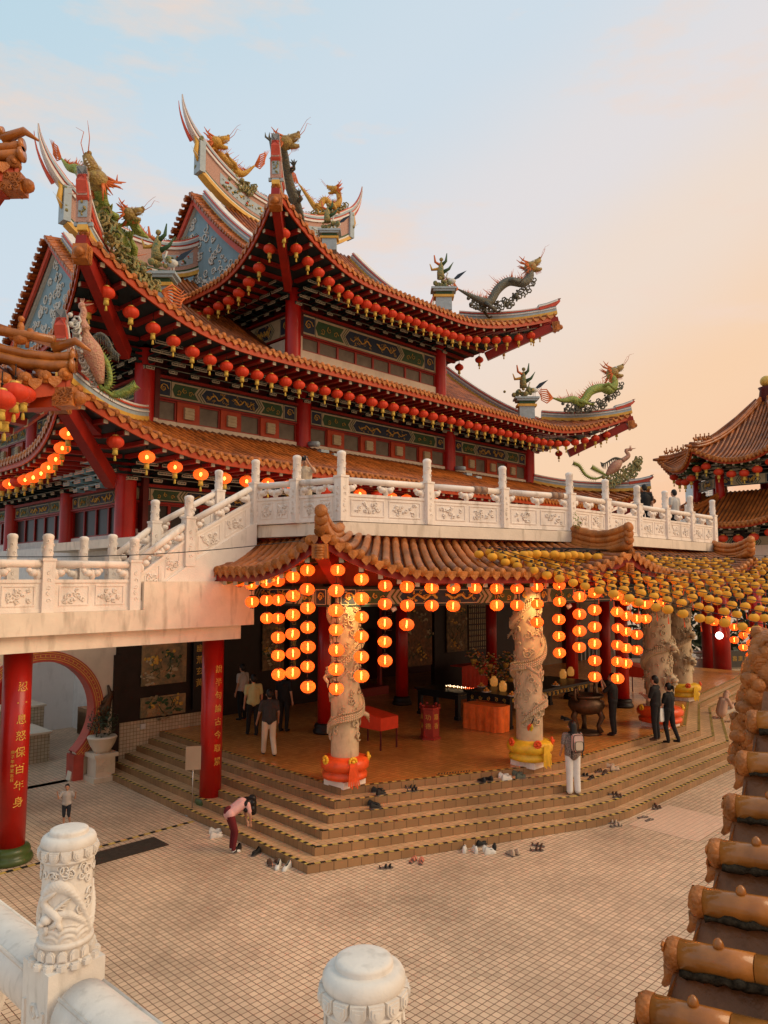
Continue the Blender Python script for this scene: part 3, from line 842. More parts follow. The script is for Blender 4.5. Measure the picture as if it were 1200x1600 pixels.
def yellow_lantern():
    e = empty('yellow_lantern', (0, 0, 0))
    r, h = .142, .12
    mb = MB(); mb.lathe(lens_prof(r, h), (0, 0, -2 * h), 16, rib=.03, nr=16, cap=True); mb.build('silk_body', M['yelsilk'], e)
    mb = MB(); mb.lathe([(.055, 0), (.055, .025), (.03, .035)], (0, 0, -.01), 8); mb.box((0, 0, .045), (.09, .02, .03)); mb.build('cap', M['black'], e)
    mb = MB(); mb.tube([(0, 0, -2 * h + .01), (0, 0, -2 * h - .10)], .006, 4); mb.lathe([(.008, -.16), (.018, -.14), (.012, 0)], (0, 0, -2 * h - .09), 6); mb.build('tassel', M['sash'], e)
    return e
PROTO['yel'] = yellow_lantern()
USED = set()
def put(kind, loc, label, group, rz=0, s=1, cat='lantern'):
    p = PROTO[kind]
    if kind in USED: o = copy_tree(p)
    else: o = p; USED.add(kind)
    o.location = loc; o.rotation_euler = (0, 0, rz); o.scale = (s, s, s)
    return tag(o, label, cat, group)
# ------------------------------------------------------------------ lower hall
lh = thing('lower_hall', 8, -8, 0, 'open lower hall with carved columns and a curved orange tiled eave under the white terrace', 'temple hall')
Z0 = .9
slab = [(-1.42, -8.0), (-1.42, -9.3), (-.82, -11.85), (5.77, -13.68), (15.6, -13.68), (16.75, -12.25), (16.75, 4.0), (-1.42, 4.0)]
mb = MB(); mb.prism(slab[:], 6.28, 6.56); part(mb, 'terrace_slab', M['slab'], lh)
ins = [(-1.2, -8.0), (-1.2, -9.25), (-.6, -11.6), (5.8, -13.42), (15.5, -13.42), (16.5, -12.2), (16.5, 3.9), (-1.2, 3.9)]
mb = MB()
for p, q in zip(ins[:6], ins[1:7]): mb.add([(*p, 5.15), (*q, 5.15), (*q, 6.278), (*p, 6.278)], [(0, 1, 2, 3)])
part(mb, 'upper_wall', M['orange'], lh)
mb = MB(); mb.prism([(-1.0, -3.9), (-1.0, -11.4), (5.8, -13.25), (16.3, -13.25), (26, -11), (26, 3.9), (-1.0, 3.9)], 5.10, 5.20); part(mb, 'ceiling', M['dark'], lh)
mb = MB(); mb.prism([(16.76, -12.2), (26, -11), (26, 3.9), (16.76, 3.9)], 6.1, 6.35); part(mb, 'flat_roof', M['slab'], lh)
def fx(par, x0, y0, x1, y1, b, nm, mk, th=.08):
    """a flat panel hung in the plane b between two measured corners"""
    p = at_b(x0, y0, b); q = at_b(x1, y1, b); a0, a1 = AB(p)[0], AB(q)[0]
    mb = MB(); mb.box(((a0 + a1) / 2, b, (p.z + q.z) / 2), (abs(a1 - a0), th, abs(p.z - q.z))); return part(mb, nm, M[mk] if isinstance(mk, str) else mk, par)
mb = MB(); mb.box((4.9, -2.9, 3.0), (7.0, .2, 4.4)); mb.box((14.2, -3.9, 3.0), (6.0, .2, 4.4)); mb.box((8.3, -3.0, 4.3), (1.5, .2, 1.8))
part(mb, 'back_wall', M['dark'], lh)
mb = MB(); mb.box((13, .05, 3.0), (26, .2, 4.6)); part(mb, 'inner_wall', M['dkred'], lh)
mb = MB(); mb.box((24.5, -2.5, 3.0), (9.0, .2, 4.4)); part(mb, 'side_wall', mat('dimmed wall', (.28, .20, .13), .7, .25, 1.5), lh)  # cream wall, the dimness of the hall is put into its colour
painting(lh, 9.35, 10.95, -4.06, 1.9, 4.35, 'mural3', 5); painting(lh, 11.9, 13.2, -4.06, 2.3, 4.3, 'mural2', 6)
painting(lh, 3.4, 4.3, -3.06, 2.2, 4.0, 'mural2', 9); painting(lh, 6.0, 6.7, -3.06, 1.9, 4.2, 'mural3', 11)
mb = MB()
mb.box((14.0, -4.03, 3.4), (1.2, .04, 2.2))
part(mb, 'lattice_screen', M['creamband'], lh)
mb = MB()
for i in range(9):
    mb.box((13.5 + .13 * i, -4.06, 3.4), (.02, .03, 2.2)); mb.box((14.0, -4.065, 2.4 + .24 * i), (1.2, .03, .05))
part(mb, 'lattice_bars', M['dark'], lh)
mb = MB()
for x in (7.6, 9.0): mb.box((x, -3.06, 2.9), (.12, .14, 4.0))
mb.box((8.3, -3.06, 1.05), (1.5, .9, .3)); part(mb, 'door_frame', M['wood'], lh)
for a_ in (1.4, 4.6):
    mb = MB(); mb.box((a_, -3.2, 2.9), (.34, .06, 2.6)); bo = part(mb, 'couplet_panel', M['black'], lh)
    for i, ch in enumerate('山川道之遠長' if a_ < 2 else '名山聖地清靜'): mb = MB(); glyph_mb(mb, ch, .26, (a_, -3.235, 3.8 - .36 * i), (1, 0, 0), (0, 0, 1)); sub(mb, 'gold_character', M['gold'], bo)
for a_ in (7.2, 9.25):
    mb = MB(); mb.box((a_, -3.35, 4.0), (.30, .04, 1.6)); part(mb, 'beaded_screen', M['dkred'], lh)
    mb = MB()
    for i in range(16):
        for j in range(3): mb.ball((a_ - .09 + .09 * j, -3.38, 3.3 + .095 * i), .018, 5, 4)
    part(mb, 'bead_rows', M['line'], lh)
# window, arch and notice boards in the far part of the hall
fx(lh, 902, 1000, 932, 1040, -2.7, 'window', 'darkglass')
mb = MB()
for i in range(6):
    p = at_b(902 + 6 * i, 1020, -2.76); mb.box((AB(p)[0], -2.76, p.z), (.05, .05, .95))
part(mb, 'window_bars', M['paleband'], lh)
fx(lh, 985, 985, 1012, 1062, -2.7, 'doorway', 'darkglass')
for x in (20.0, 23.3):
    mb = MB(); mb.box((x, -2.75, 2.6), (.5, .3, 3.6)); part(mb, 'wall_pillar', M['dkred'], lh)
# plain red columns of the hall
for a_, b_ in ((12.6, -11.4), (13.0, -9.2), (2.5, -7.4), (7.6, -5.6), (16.6, -8.6), (13.4, -5.2)):
    pillar(lh, a_, b_, Z0, 5.12, .24, '佛光普照人間' if a_ == 12.6 else None, 4.3, .42, facing(a_, b_, .5), 'pillar', 'redcol' if 0 else 'dkred') if 0 else pillar(lh, a_, b_, Z0, 5.12, .22, None, base='dark')
# painted beam over the columns
LINE = [(-.98, -8.0), (-.98, -11.75), (3.65, -13.72), (10.3, -13.95), (15.9, -12.2), (20.5, -11.4)]
for p, q in zip(LINE, LINE[1:]):
    d = Vector((q[0] - p[0], q[1] - p[1])); L = d.length
    mb = MB(); mb.M = frameM(p[0], p[1], 4.70, math.atan2(d.y, d.x)) @ Matrix.Translation((0, -.12, 0)); band(mb, L, .42, rnd); mb.m = 5; mb.M = frameM(p[0], p[1], 4.70, math.atan2(d.y, d.x)); mb.box((L / 2, .0, .22), (L, .19, .44))
    part(mb, 'painted_beam', [M[k] for k in BAND], lh)
# dragon columns ---------------------------------------------------------
def dragon_column(a, b, r, h1, satin, seed, heads=False):
    rr = random.Random(seed)
    mb = MB(); zb = 1.42
    def f(u, v):
        an = u * 2 * math.pi; z = zb + (h1 - zb) * v
        p = Vector((math.cos(an) * 2.2, math.sin(an) * 2.2, z * 2.4 + seed * 9))
        k = 0 if v < .12 or v > .97 else min(1, (v - .12) * 14)
        q = r + k * (.014 * mnoise.noise(p * 1.6) + .012 * abs(mnoise.noise(p * 3.2)))
        return (a + q * math.cos(an), b + q * math.sin(an), z)
    mb.grid(f, 44, 80, flip=False)
    # coiling body, scales, legs
    def hel(t, q): 
        an = 1.2 + seed + t * 13.5; return Vector((a + math.cos(an) * q, b + math.sin(an) * q, zb + .50 + (h1 - zb - .9) * t + .10 * math.sin(t * 20)))
    N = 120
    pts = [hel(i / N, r + .02) for i in range(N + 1)]
    rad = [(.04 + .062 * min(1, i / 16)) * (1 if i < 105 else .8) for i in range(N + 1)]
    mb.tube(pts, rad, 9)
    for i in range(2, N, 1):
        an = 1.2 + seed + i / N * 13.5; nn = Vector((math.cos(an), math.sin(an), 0))
        p = pts[i] + nn * rad[i] * .7 + Vector((0, 0, rad[i] * .8))
        mb.tube([p, p + nn * .03 + Vector((0, 0, .06))], [.022, .004], 4)
        for s_ in (-1, 0, 1): mb.ball(pts[i] + nn * rad[i] * .86 + Vector((0, 0, s_ * rad[i] * .45)), (.03, .03, .03), 5, 4)
    for k in range(150):
        an = rr.uniform(0, 6.28); z = rr.uniform(zb + .45, h1 - .15)
        o = Vector((a + math.cos(an) * (r + .02), b + math.sin(an) * (r + .02), z)); t = Vector((-math.sin(an), math.cos(an), 0))
        curl(mb, o, t, (0, 0, 1), rr.uniform(.05, .12), rr.uniform(.8, 1.5), rr.uniform(.018, .030), 9, rr.uniform(0, 6), 5, rr.choice((-1, 1)))
    for t0 in (.22, .5, .78):
        an = 1.2 + seed + t0 * 13.5; nn = Vector((math.cos(an), math.sin(an), 0)); tt = Vector((-math.sin(an), math.cos(an), 0))
        p = hel(t0, r + .06); e_ = p + tt * .22 + nn * .08 + Vector((0, 0, -.16))
        mb.tube([p, (p + e_) / 2 + nn * .08, e_], [.06, .045, .035], 6)
        for c_ in (-1, 0, 1): mb.tube([e_, e_ + tt * .07 + Vector((0, 0, -.06 + c_ * .05)) + nn * .02], [.02, .005], 4)
    fa = facing(a, b, .75)
    if heads:
        nn = Vector((math.cos(fa), math.sin(fa), 0)); tt = Vector((-math.sin(fa), math.cos(fa), 0))
        for hz in (2.35, 3.3):
            p = Vector((a, b, hz)) + nn * (r + .1)
            mb.ball(p, (.17, .17, .15), 9, 6); mb.ball(p + nn * .16 + Vector((0, 0, -.03)), (.12, .12, .08), 8, 5)
            mb.ball(p + nn * .15 + Vector((0, 0, -.14)), (.10, .10, .04), 7, 4)
            for s_ in (-1, 1):
                mb.ball(p + tt * s_ * .09 + nn * .1 + Vector((0, 0, .09)), .035, 6, 4); mb.tube([p + tt * s_ * .08 + Vector((0, 0, .1)), p + tt * s_ * .14 - nn * .14 + Vector((0, 0, .24))], [.025, .008], 5)
                for q in range(5): mb.tube([p + tt * s_ * .12, p + tt * s_ * (.2 + .03 * q) - nn * (.15 - .02 * q) + Vector((0, 0, -.25 + .08 * q))], [.035, .006], 5)
    c = part(mb, 'dragon_column', M['stonecol'], lh)
    mb = MB(); mb.box((a, b, .95), (r * 2.1, r * 2.1, .14)); sub(mb, 'plinth', M['white'], c)
    mb = MB(); k = r * 1.62
    mb.lathe([(k * .80, 1.02), (k * .98, 1.05), (k * 1.0, 1.14), (k * .84, 1.19), (k * .86, 1.20), (k * 1.05, 1.26), (k * 1.08, 1.36), (k * .98, 1.46), (k * .72, 1.50)], (a, b, 0), 36, rib=.012, nr=22)
    sw = sub(mb, 'satin_wrap', M['sash' if satin == 'red' else 'sashy'], c)
    mb = MB()
    cm = 'sashy' if satin == 'red' else 'sash'
    for oo in (-.95, .35, 1.6):
        an = facing(a, b, oo); nn = Vector((math.cos(an), math.sin(an), 0)); tt = Vector((-math.sin(an), math.cos(an), 0)); p = Vector((a, b, 1.46)) + nn * k * .98
        for q in range(11):
            aa = q * .571; mb.ball(p + tt * math.cos(aa) * .07 + Vector((0, 0, math.sin(aa) * .07)) + nn * .02, (.035, .035, .035), 6, 4)
        mb.ball(p + nn * .05, .04, 6, 5)
    sub(mb, 'ribbon_rosette', M[cm], c)
    mb = MB(); an = facing(a, b, .35 if satin == 'red' else .75); nn = Vector((math.cos(an), math.sin(an), 0)); tt = Vector((-math.sin(an), math.cos(an), 0)); p = Vector((a, b, 1.44)) + nn * k * 1.06
    for q in range(7):
        s_ = (q - 3) * .022; mb.bar(p + tt * s_ + nn * .02, p + tt * s_ * 1.8 + Vector((0, 0, -.46 - .03 * (q % 3))) + nn * .05, .028, .012, tuple(nn))
    sub(mb, 'hanging_ribbon', M[satin == 'red' and 'sash' or 'sashy'], c)
    return c
DC = [(-.62, -11.72, .305, 5.1, 'red', 1, False), (3.62, -13.62, .315, 5.1, 'yellow', 2, False), (10.35, -13.75, .39, 5.1, 'red', 3, True), (15.75, -12.1, .39, 5.1, 'yellow', 4, True)]
for q in DC: dragon_column(*q)
# spotlights on the first two columns
def spot(name, p, tgt, e, size=R(50), col=(1, .66, .24), label=None):
    l = bpy.data.lights.new(name, 'SPOT'); l.energy = e; l.spot_size = size; l.spot_blend = .6; l.color = col; l.shadow_soft_size = .05
    o = bpy.data.objects.new(name, l); scn.collection.objects.link(o); o.location = p
    o.rotation_euler = (Vector(tgt) - Vector(p)).to_track_quat('-Z', 'Y').to_euler()
    return o
for (a_, b_), e_ in (((-.62, -11.72), 75), ((3.62, -13.62), 75)):
    fa_ = facing(a_, b_, .55); p = W(a_ + .95 * math.cos(fa_), b_ + .95 * math.sin(fa_), 5.0); spot('column_spot', p, W(a_, b_, 4.2), e_, R(75))
    l_ = thing('spotlight', a_ + 1.05, b_ + .18, 5.1, 'small white spotlight aimed at the top of the %s carved column' % ('red-wrapped near' if a_ < 0 else 'yellow-wrapped'), 'spotlight')
    mb = MB(); mb.tube([(a_ + .96, b_ - .62, 4.66), (a_ + .88, b_ - .57, 4.61)], [.05, .06], 10); part(mb, 'lamp_housing', M['paleband'], l_)
# ------------------------------------------------------------------ lower curved eave
lr = None
def eave_section(E0, E1, T0, T1, z0, z1, zt0, zt1, up0, up1, n, sag=.10, Lc=2.6):
    E0, E1, T0, T1 = [Vector((*p, 0)) for p in (E0, E1, T0, T1)]
    LL = (E1 - E0).length; d = (E1 - E0).normalized(); nrm = Vector((d.y, -d.x, 0))
    if nrm.dot(E0 - T0) < 0: nrm = -nrm
    def S(s, t):
        w0 = max(0, 1 - s * LL / Lc) ** 2; w1 = max(0, 1 - (1 - s) * LL / Lc) ** 2
        e = E0.lerp(E1, s); tp = T0.lerp(T1, s)
        z = (z0 + (z1 - z0) * s) + up0 * w0 + up1 * w1
        zt = zt0 + (zt1 - zt0) * s + up0 * w0 * .18 + up1 * w1 * .18
        p = e.lerp(tp, t); p.z = z + (zt - z) * t - sag * math.sin(math.pi * t)
        return p
    pan = MB(); pan.grid(lambda u, v: S(u, v) - Vector((0, 0, .02)), 24, 8, flip=nrm.dot(Vector((0, -1, 0))) > 0)
    rl = MB(); en = MB(); wd = MB(); rf = MB()
    r = .085
    for i in range(n + 1):
        s = i / n; pts = []; rad = []
        segs = 5
        for k in range(segs):
            pts += [S(s, k / segs) + Vector((0, 0, .03)), S(s, (k + 1) / segs - .02) + Vector((0, 0, .03))]; rad += [r * 1.08, r * .93]
        rl.tube(pts, rad, 8)
        p = S(s, 0); o = (S(s, 0) - S(s, .2)).normalized()
        en.tube([p - o * .02 + Vector((0, 0, .03)), p + o * .04 + Vector((0, 0, .03))], [r * 1.18, r * 1.22], 10)
        en.tube([p + o * .035 + Vector((0, 0, .03)), p + o * .06 + Vector((0, 0, .03))], [r * .8, r * .5], 8)
        if i < n:
            m = S((i + .5) / n, 0) + o * .03; dd = d * (LL / n * .42)
            en.add([m - dd + Vector((0, 0, .05)), m + dd + Vector((0, 0, .05)), m + dd * .8 + Vector((0, 0, -.05)), m + Vector((0, 0, -.14)), m - dd * .8 + Vector((0, 0, -.05)),
                    m - dd + o * .02 + Vector((0, 0, .05)), m + dd + o * .02 + Vector((0, 0, .05)), m + dd * .8 + o * .02 + Vector((0, 0, -.05)), m + o * .02 + Vector((0, 0, -.14)), m - dd * .8 + o * .02 + Vector((0, 0, -.05))],
                   [(0, 1, 2, 3, 4), (9, 8, 7, 6, 5), (0, 5, 6, 1), (1, 6, 7, 2), (2, 7, 8, 3), (3, 8, 9, 4), (4, 9, 5, 0)])
    K = 24
    for i in range(K):
        p, q = S(i / K, .03), S((i + 1) / K, .03)
        wd.bar(p + Vector((0, 0, -.14)), q + Vector((0, 0, -.14)), .05, .17)
    nr = int(LL / .42)
    for i in range(nr + 1):
        s = i / nr; p = S(s, .07) + Vector((0, 0, -.27)); q = S(s, .9); q.z = S(s, .5).z - .22
        rf.m = 0; rf.bar(p, q, .09, .10); rf.m = 1; o = (p - q).normalized(); rf.bar(p, p + o * .02, .091, .101)
    sf = MB(); sf.grid(lambda u, v: S(u, .05 + v * .9) - Vector((0, 0, .20 + .25 * v)), 20, 3)
    return pan, rl, en, wd, rf, sf
SECT = [((-2.45, -7.6), (-2.75, -13.35), (-1.30, -7.6), (-.80, -11.75), 5.50, 5.42, 6.18, 6.18, 0, .74, 20),
        ((-2.75, -13.35), (5.2, -15.55), (-.80, -11.75), (5.8, -13.42), 5.42, 5.42, 6.18, 6.18, .74, .50, 29),
        ((5.2, -15.55), (13.3, -15.6), (5.8, -13.42), (15.5, -13.42), 5.42, 5.42, 6.18, 6.18, .50, .5, 30),
        ((13.3, -15.6), (20, -13.2), (15.5, -13.42), (20, -11.4), 5.42, 5.42, 6.18, 6.18, .5, .1, 22)]
for q in SECT:
    pan, rl, en, wd, rf, sf = eave_section(*q)
    rp = part(pan, 'roof_slope', M['roof_pan'], lh)
    sub(rl, 'roll_tiles', M['roof'], rp); sub(en, 'eave_end_tiles', M['roof_end'], rp)
    part(wd, 'eave_board', M['red'], lh); part(rf, 'rafters', [M['green'], M['line']], lh); part(sf, 'soffit', M['dkred'], lh)
def hip_ridge(par, p0, p1, z0, z1, up=.25, n=12, r=.11, layers=2):
    p0, p1 = Vector((*p0, z0)), Vector((*p1, z1))
    mb = MB(); d = (p1 - p0)
    pts = []
    for i in range(n + 1):
        t = i / n; p = p0.lerp(p1, t); p.z += up * (1 - t) ** 3 - .10 * math.sin(math.pi * t); pts.append(p)
    for k in range(layers):
        rad = []
        P = [p + Vector((0, 0, .10 + .15 * k)) for p in pts]
        mb.tube(P, [r * (1.08 if i % 2 else .95) for i in range(n + 1)], 9)
    e = (pts[0] - pts[1]).normalized()
    for k in range(layers): mb.tube([pts[0] + Vector((0, 0, .10 + .15 * k)) - e * .02, pts[0] + Vector((0, 0, .10 + .15 * k)) + e * .05], [r * 1.2, r * 1.1], 10)
    mb.tube([p + Vector((0, 0, .0)) for p in pts], [r * 1.25] * (n + 1), 6)
    return part(mb, 'hip_ridge', M['roof_end'], par)
hip_ridge(lh, (-2.78, -13.42), (-.80, -11.75), 6.10, 6.2, .22)
hip_ridge(lh, (5.1, -15.55), (5.8, -13.6), 5.95, 6.25, .2, layers=3)
hip_ridge(lh, (13.2, -15.6), (15.5, -13.5), 5.95, 6.2, .2, layers=3)
for (c, t) in (((-2.75, -13.35, 5.98), (-.9, -11.8, 5.3)), ((5.2, -15.5, 5.72), (5.5, -13.9, 5.2)), ((13.3, -15.55, 5.72), (14.9, -13.8, 5.2))):
    mb = MB(); c, t = Vector(c), Vector(t); o = (c - t); o.z = 0; o.normalize(); mb.m = 0
    mb.bar(t, c - o * .25 + Vector((0, 0, -.12)), .26, .34)
    mb.m = 1; mb.bar(c - o * .27 + Vector((0, 0, -.15)), c + o * .02 + Vector((0, 0, -.16)), .29, .27)
    for k in range(5): mb.ball(c + o * .02 + Vector((0, 0, -.08 - .05 * k)), (.10, .10, .04), 7, 4)
    part(mb, 'corner_beam', [M['red'], M['roof_end']], lh)
# ------------------------------------------------------------------ main hall: three tiers of roofs
mh = thing('main_hall', 13.4, 9.7, 6.5, 'tall three-tiered temple hall with upswept orange tiled roofs and red columns', 'temple')
CA, CB = 13.45, 9.7
class Roof:
    def __init__(s, ax0, ax1, bx0, bx1, Ze, rise, Dtot, pw, L, e, up, Dg=None, ov=.45, Dtop=None):
        s.ax0, s.ax1, s.bx0, s.bx1, s.Ze, s.rise, s.D, s.pw, s.L, s.e, s.up, s.Dg, s.ov = ax0, ax1, bx0, bx1, Ze, rise, Dtot, pw, L, e, up, Dg, ov
        s.Dtop = Dtop or Dtot
    def prof(s, d): return s.rise * (max(0, d) / s.D) ** s.pw
    def P(s, a, b, d, lift=0):
        da, db = min(a - s.ax0, s.ax1 - a), min(b - s.bx0, s.bx1 - b)
        m = max(da, db); w = max(0, 1 - m / s.L) ** 2.3
        sa = -1 if a < (s.ax0 + s.ax1) / 2 else 1; sb_ = -1 if b < (s.bx0 + s.bx1) / 2 else 1
        return Vector((a + sa * s.e * w, b + sb_ * s.e * w, s.Ze + s.prof(d) + s.up * w + lift))
    def S(s, side, x, d, lift=0):
        if side == 'f': return s.P(x, s.bx0 + d, d, lift)
        if side == 'b': return s.P(x, s.bx1 - d, d, lift)
        if side == 'l': return s.P(s.ax0 + d, x, d, lift)
        return s.P(s.ax1 - d, x, d, lift)
    def rng(s, side): return (s.ax0, s.ax1) if side in 'fb' else (s.bx0, s.bx1)
    def lim(s, side, d):
        x0, x1 = s.rng(side)
        if side in 'fb':
            k = min(d, s.Dg - s.ov) if s.Dg else d
        else: k = d
        return x0 + k, x1 - k
    def dmax(s, side, x):
        x0, x1 = s.rng(side); da = min(x - x0, x1 - x)
        if side in 'fb':
            if s.Dg and da >= s.Dg - s.ov: return s.Dtop
            return min(da, s.Dtop)
        return min(da, s.Dg if s.Dg else s.Dtop)
def build_roof(r, par, sides='fblr', rolls='fl', sp=.30, o_w=3.0, skip=None, trim=None):
    pan = MB(); rl = MB(); en = MB(); bd = MB(); sf = MB(); ra = MB()
    for sd in sides:
        dm = (r.Dg if r.Dg and sd in 'lr' else r.Dtop)
        fl = sd in 'fr'
        def fn(u, v):
            d = dm * v; x0, x1 = r.lim(sd, d); uu = (1 - math.cos(math.pi * u)) / 2
            return r.S(sd, x0 + (x1 - x0) * uu, d)
        pan.grid(fn, 40, 14, flip=fl)
        x0, x1 = r.rng(sd)
        # soffit and edge board
        def fs(u, v):
            d = .12 + (o_w - .12) * v; uu = (1 - math.cos(math.pi * u)) / 2
            xx0, xx1 = x0 + d, x1 - d; p = r.S(sd, xx0 + (xx1 - xx0) * uu, d); p.z = r.S(sd, xx0 + (xx1 - xx0) * uu, .12).z - .30 + .10 * v
            return p
        sf.grid(fs, 40, 3, flip=not fl)
        K = 60; prev = None
        for i in range(K + 1):
            uu = (1 - math.cos(math.pi * i / K)) / 2; p = r.S(sd, x0 + (x1 - x0) * uu, .04) - Vector((0, 0, .19))
            if prev is not None: bd.bar(prev, p, .06, .22)
            prev = p
        n = int((x1 - x0) / .55); 
        for i in range(1, n):
            x = x0 + (x1 - x0) * i / n; dm2 = min(o_w, min(x - x0, x1 - x))
            if dm2 < .5: continue
            # fan the rafters near the corners
            p = r.S(sd, x, .16); p.z -= .36; q = r.S(sd, x, dm2 * .95); q.z = p.z + .08
            ra.m = 0; ra.bar(p, q, .20, .12); ra.m = 1; oo = (p - q).normalized(); ra.bar(p + oo * .002, p + oo * .03, .13, .13)
        if sd in rolls:
            n = int((x1 - x0 - .2) / sp)
            for i in range(n + 1):
                x = x0 + .1 + (x1 - x0 - .2) * i / n
                D = r.dmax(sd, x)
                if skip and skip(sd, x, 0): D0 = skip(sd, x, 1)
                else: D0 = 0
                if trim: D = min(D, trim(sd, x))
                rr = .082
                pe = r.S(sd, x, .0, .03); pi = r.S(sd, x, .3, .03); o = (pe - pi); o.z *= .3; o.normalize()
                if D > .3:
                    seg = max(1, int(D / .55)); pts = []; rad = []
                    for k in range(seg):
                        pts += [r.S(sd, x, D * k / seg, .04), r.S(sd, x, D * (k + 1) / seg - .02, .04)]; rad += [rr * 1.1, rr * .92]
                    rl.tube(pts, rad, 6)
                en.tube([pe - o * .04, pe + o * .05], [rr * 1.2, rr * 1.32], 9); en.tube([pe + o * .045, pe + o * .075], [rr * .8, rr * .45], 7)
                if i < n:
                    m = r.S(sd, x + sp / 2, 0, .02) + o * .02; dd = (r.S(sd, x + sp, 0) - pe) * .40
                    en.add([m - dd, m + dd, m + dd * .8 - Vector((0, 0, .10)), m - Vector((0, 0, .19)), m - dd * .8 - Vector((0, 0, .10)), m - dd + o * .03, m + dd + o * .03, m + dd * .8 + o * .03 - Vector((0, 0, .10)), m + o * .03 - Vector((0, 0, .19)), m - dd * .8 + o * .03 - Vector((0, 0, .10))],
                           [(0, 1, 2, 3, 4), (9, 8, 7, 6, 5), (0, 5, 6, 1), (1, 6, 7, 2), (2, 7, 8, 3), (3, 8, 9, 4), (4, 9, 5, 0)])
    t = part(pan, 'roof', M['roof_pan'], par)
    sub(rl, 'roll_tiles', M['roof'], t); sub(en, 'eave_end_tiles', M['roof_end'], t)
    sub(bd, 'eave_board', M['orange'], t); sub(sf, 'soffit', M['teal'], t); sub(ra, 'rafters', [M['red'], M['line']], t)
    return t
def stripes(mb, pts, layers, wmul=1.0, up=None):
    """a banded ridge: layers (h0, h1, half width, material) stacked at right angles to the path"""
    P = [Vector(p) for p in pts]; n = len(P)
    for (h0, h1, w_, m) in layers:
        vs = []; fs = []
        for i in range(n):
            t = (P[min(i + 1, n - 1)] - P[max(i - 1, 0)]).normalized()
            side = t.cross(Vector((0, 0, 1)))
            if side.length < 1e-3: side = Vector((1, 0, 0))
            side.normalize(); u = side.cross(t).normalized()
            if up is not None: u = (u * (1 - up) + Vector((0, 0, 1)) * up).normalized()
            ww = w_ * (wmul(i / (n - 1)) if callable(wmul) else wmul)
            hh = (wmul(i / (n - 1)) if callable(wmul) else 1)
            vs += [P[i] - side * ww + u * h0 * hh, P[i] + side * ww + u * h0 * hh, P[i] + side * ww + u * h1 * hh, P[i] - side * ww + u * h1 * hh]
        for i in range(n - 1):
            for j in range(4):
                j2 = (j + 1) % 4; fs.append((i * 4 + j, i * 4 + j2, i * 4 + 4 + j2, i * 4 + 4 + j))
        fs += [(3, 2, 1, 0), tuple(range(n * 4 - 4, n * 4))]
        mb.m = m; mb.add(vs, fs)
RMATS = ['pink', 'redband', 'paleband', 'greyblue', 'yellow', 'floral', 'relief', 'green']
RM = [M[k] for k in RMATS]
RED_, PAL_, GRY_, YEL_ = 1, 2, 3, 4
HIPL = [(-.05, .13, .17, YEL_), (.132, .27, .15, GRY_), (.272, .33, .19, PAL_), (.332, .40, .15, GRY_), (.402, .46, .20, RED_), (.462, .53, .16, PAL_)]
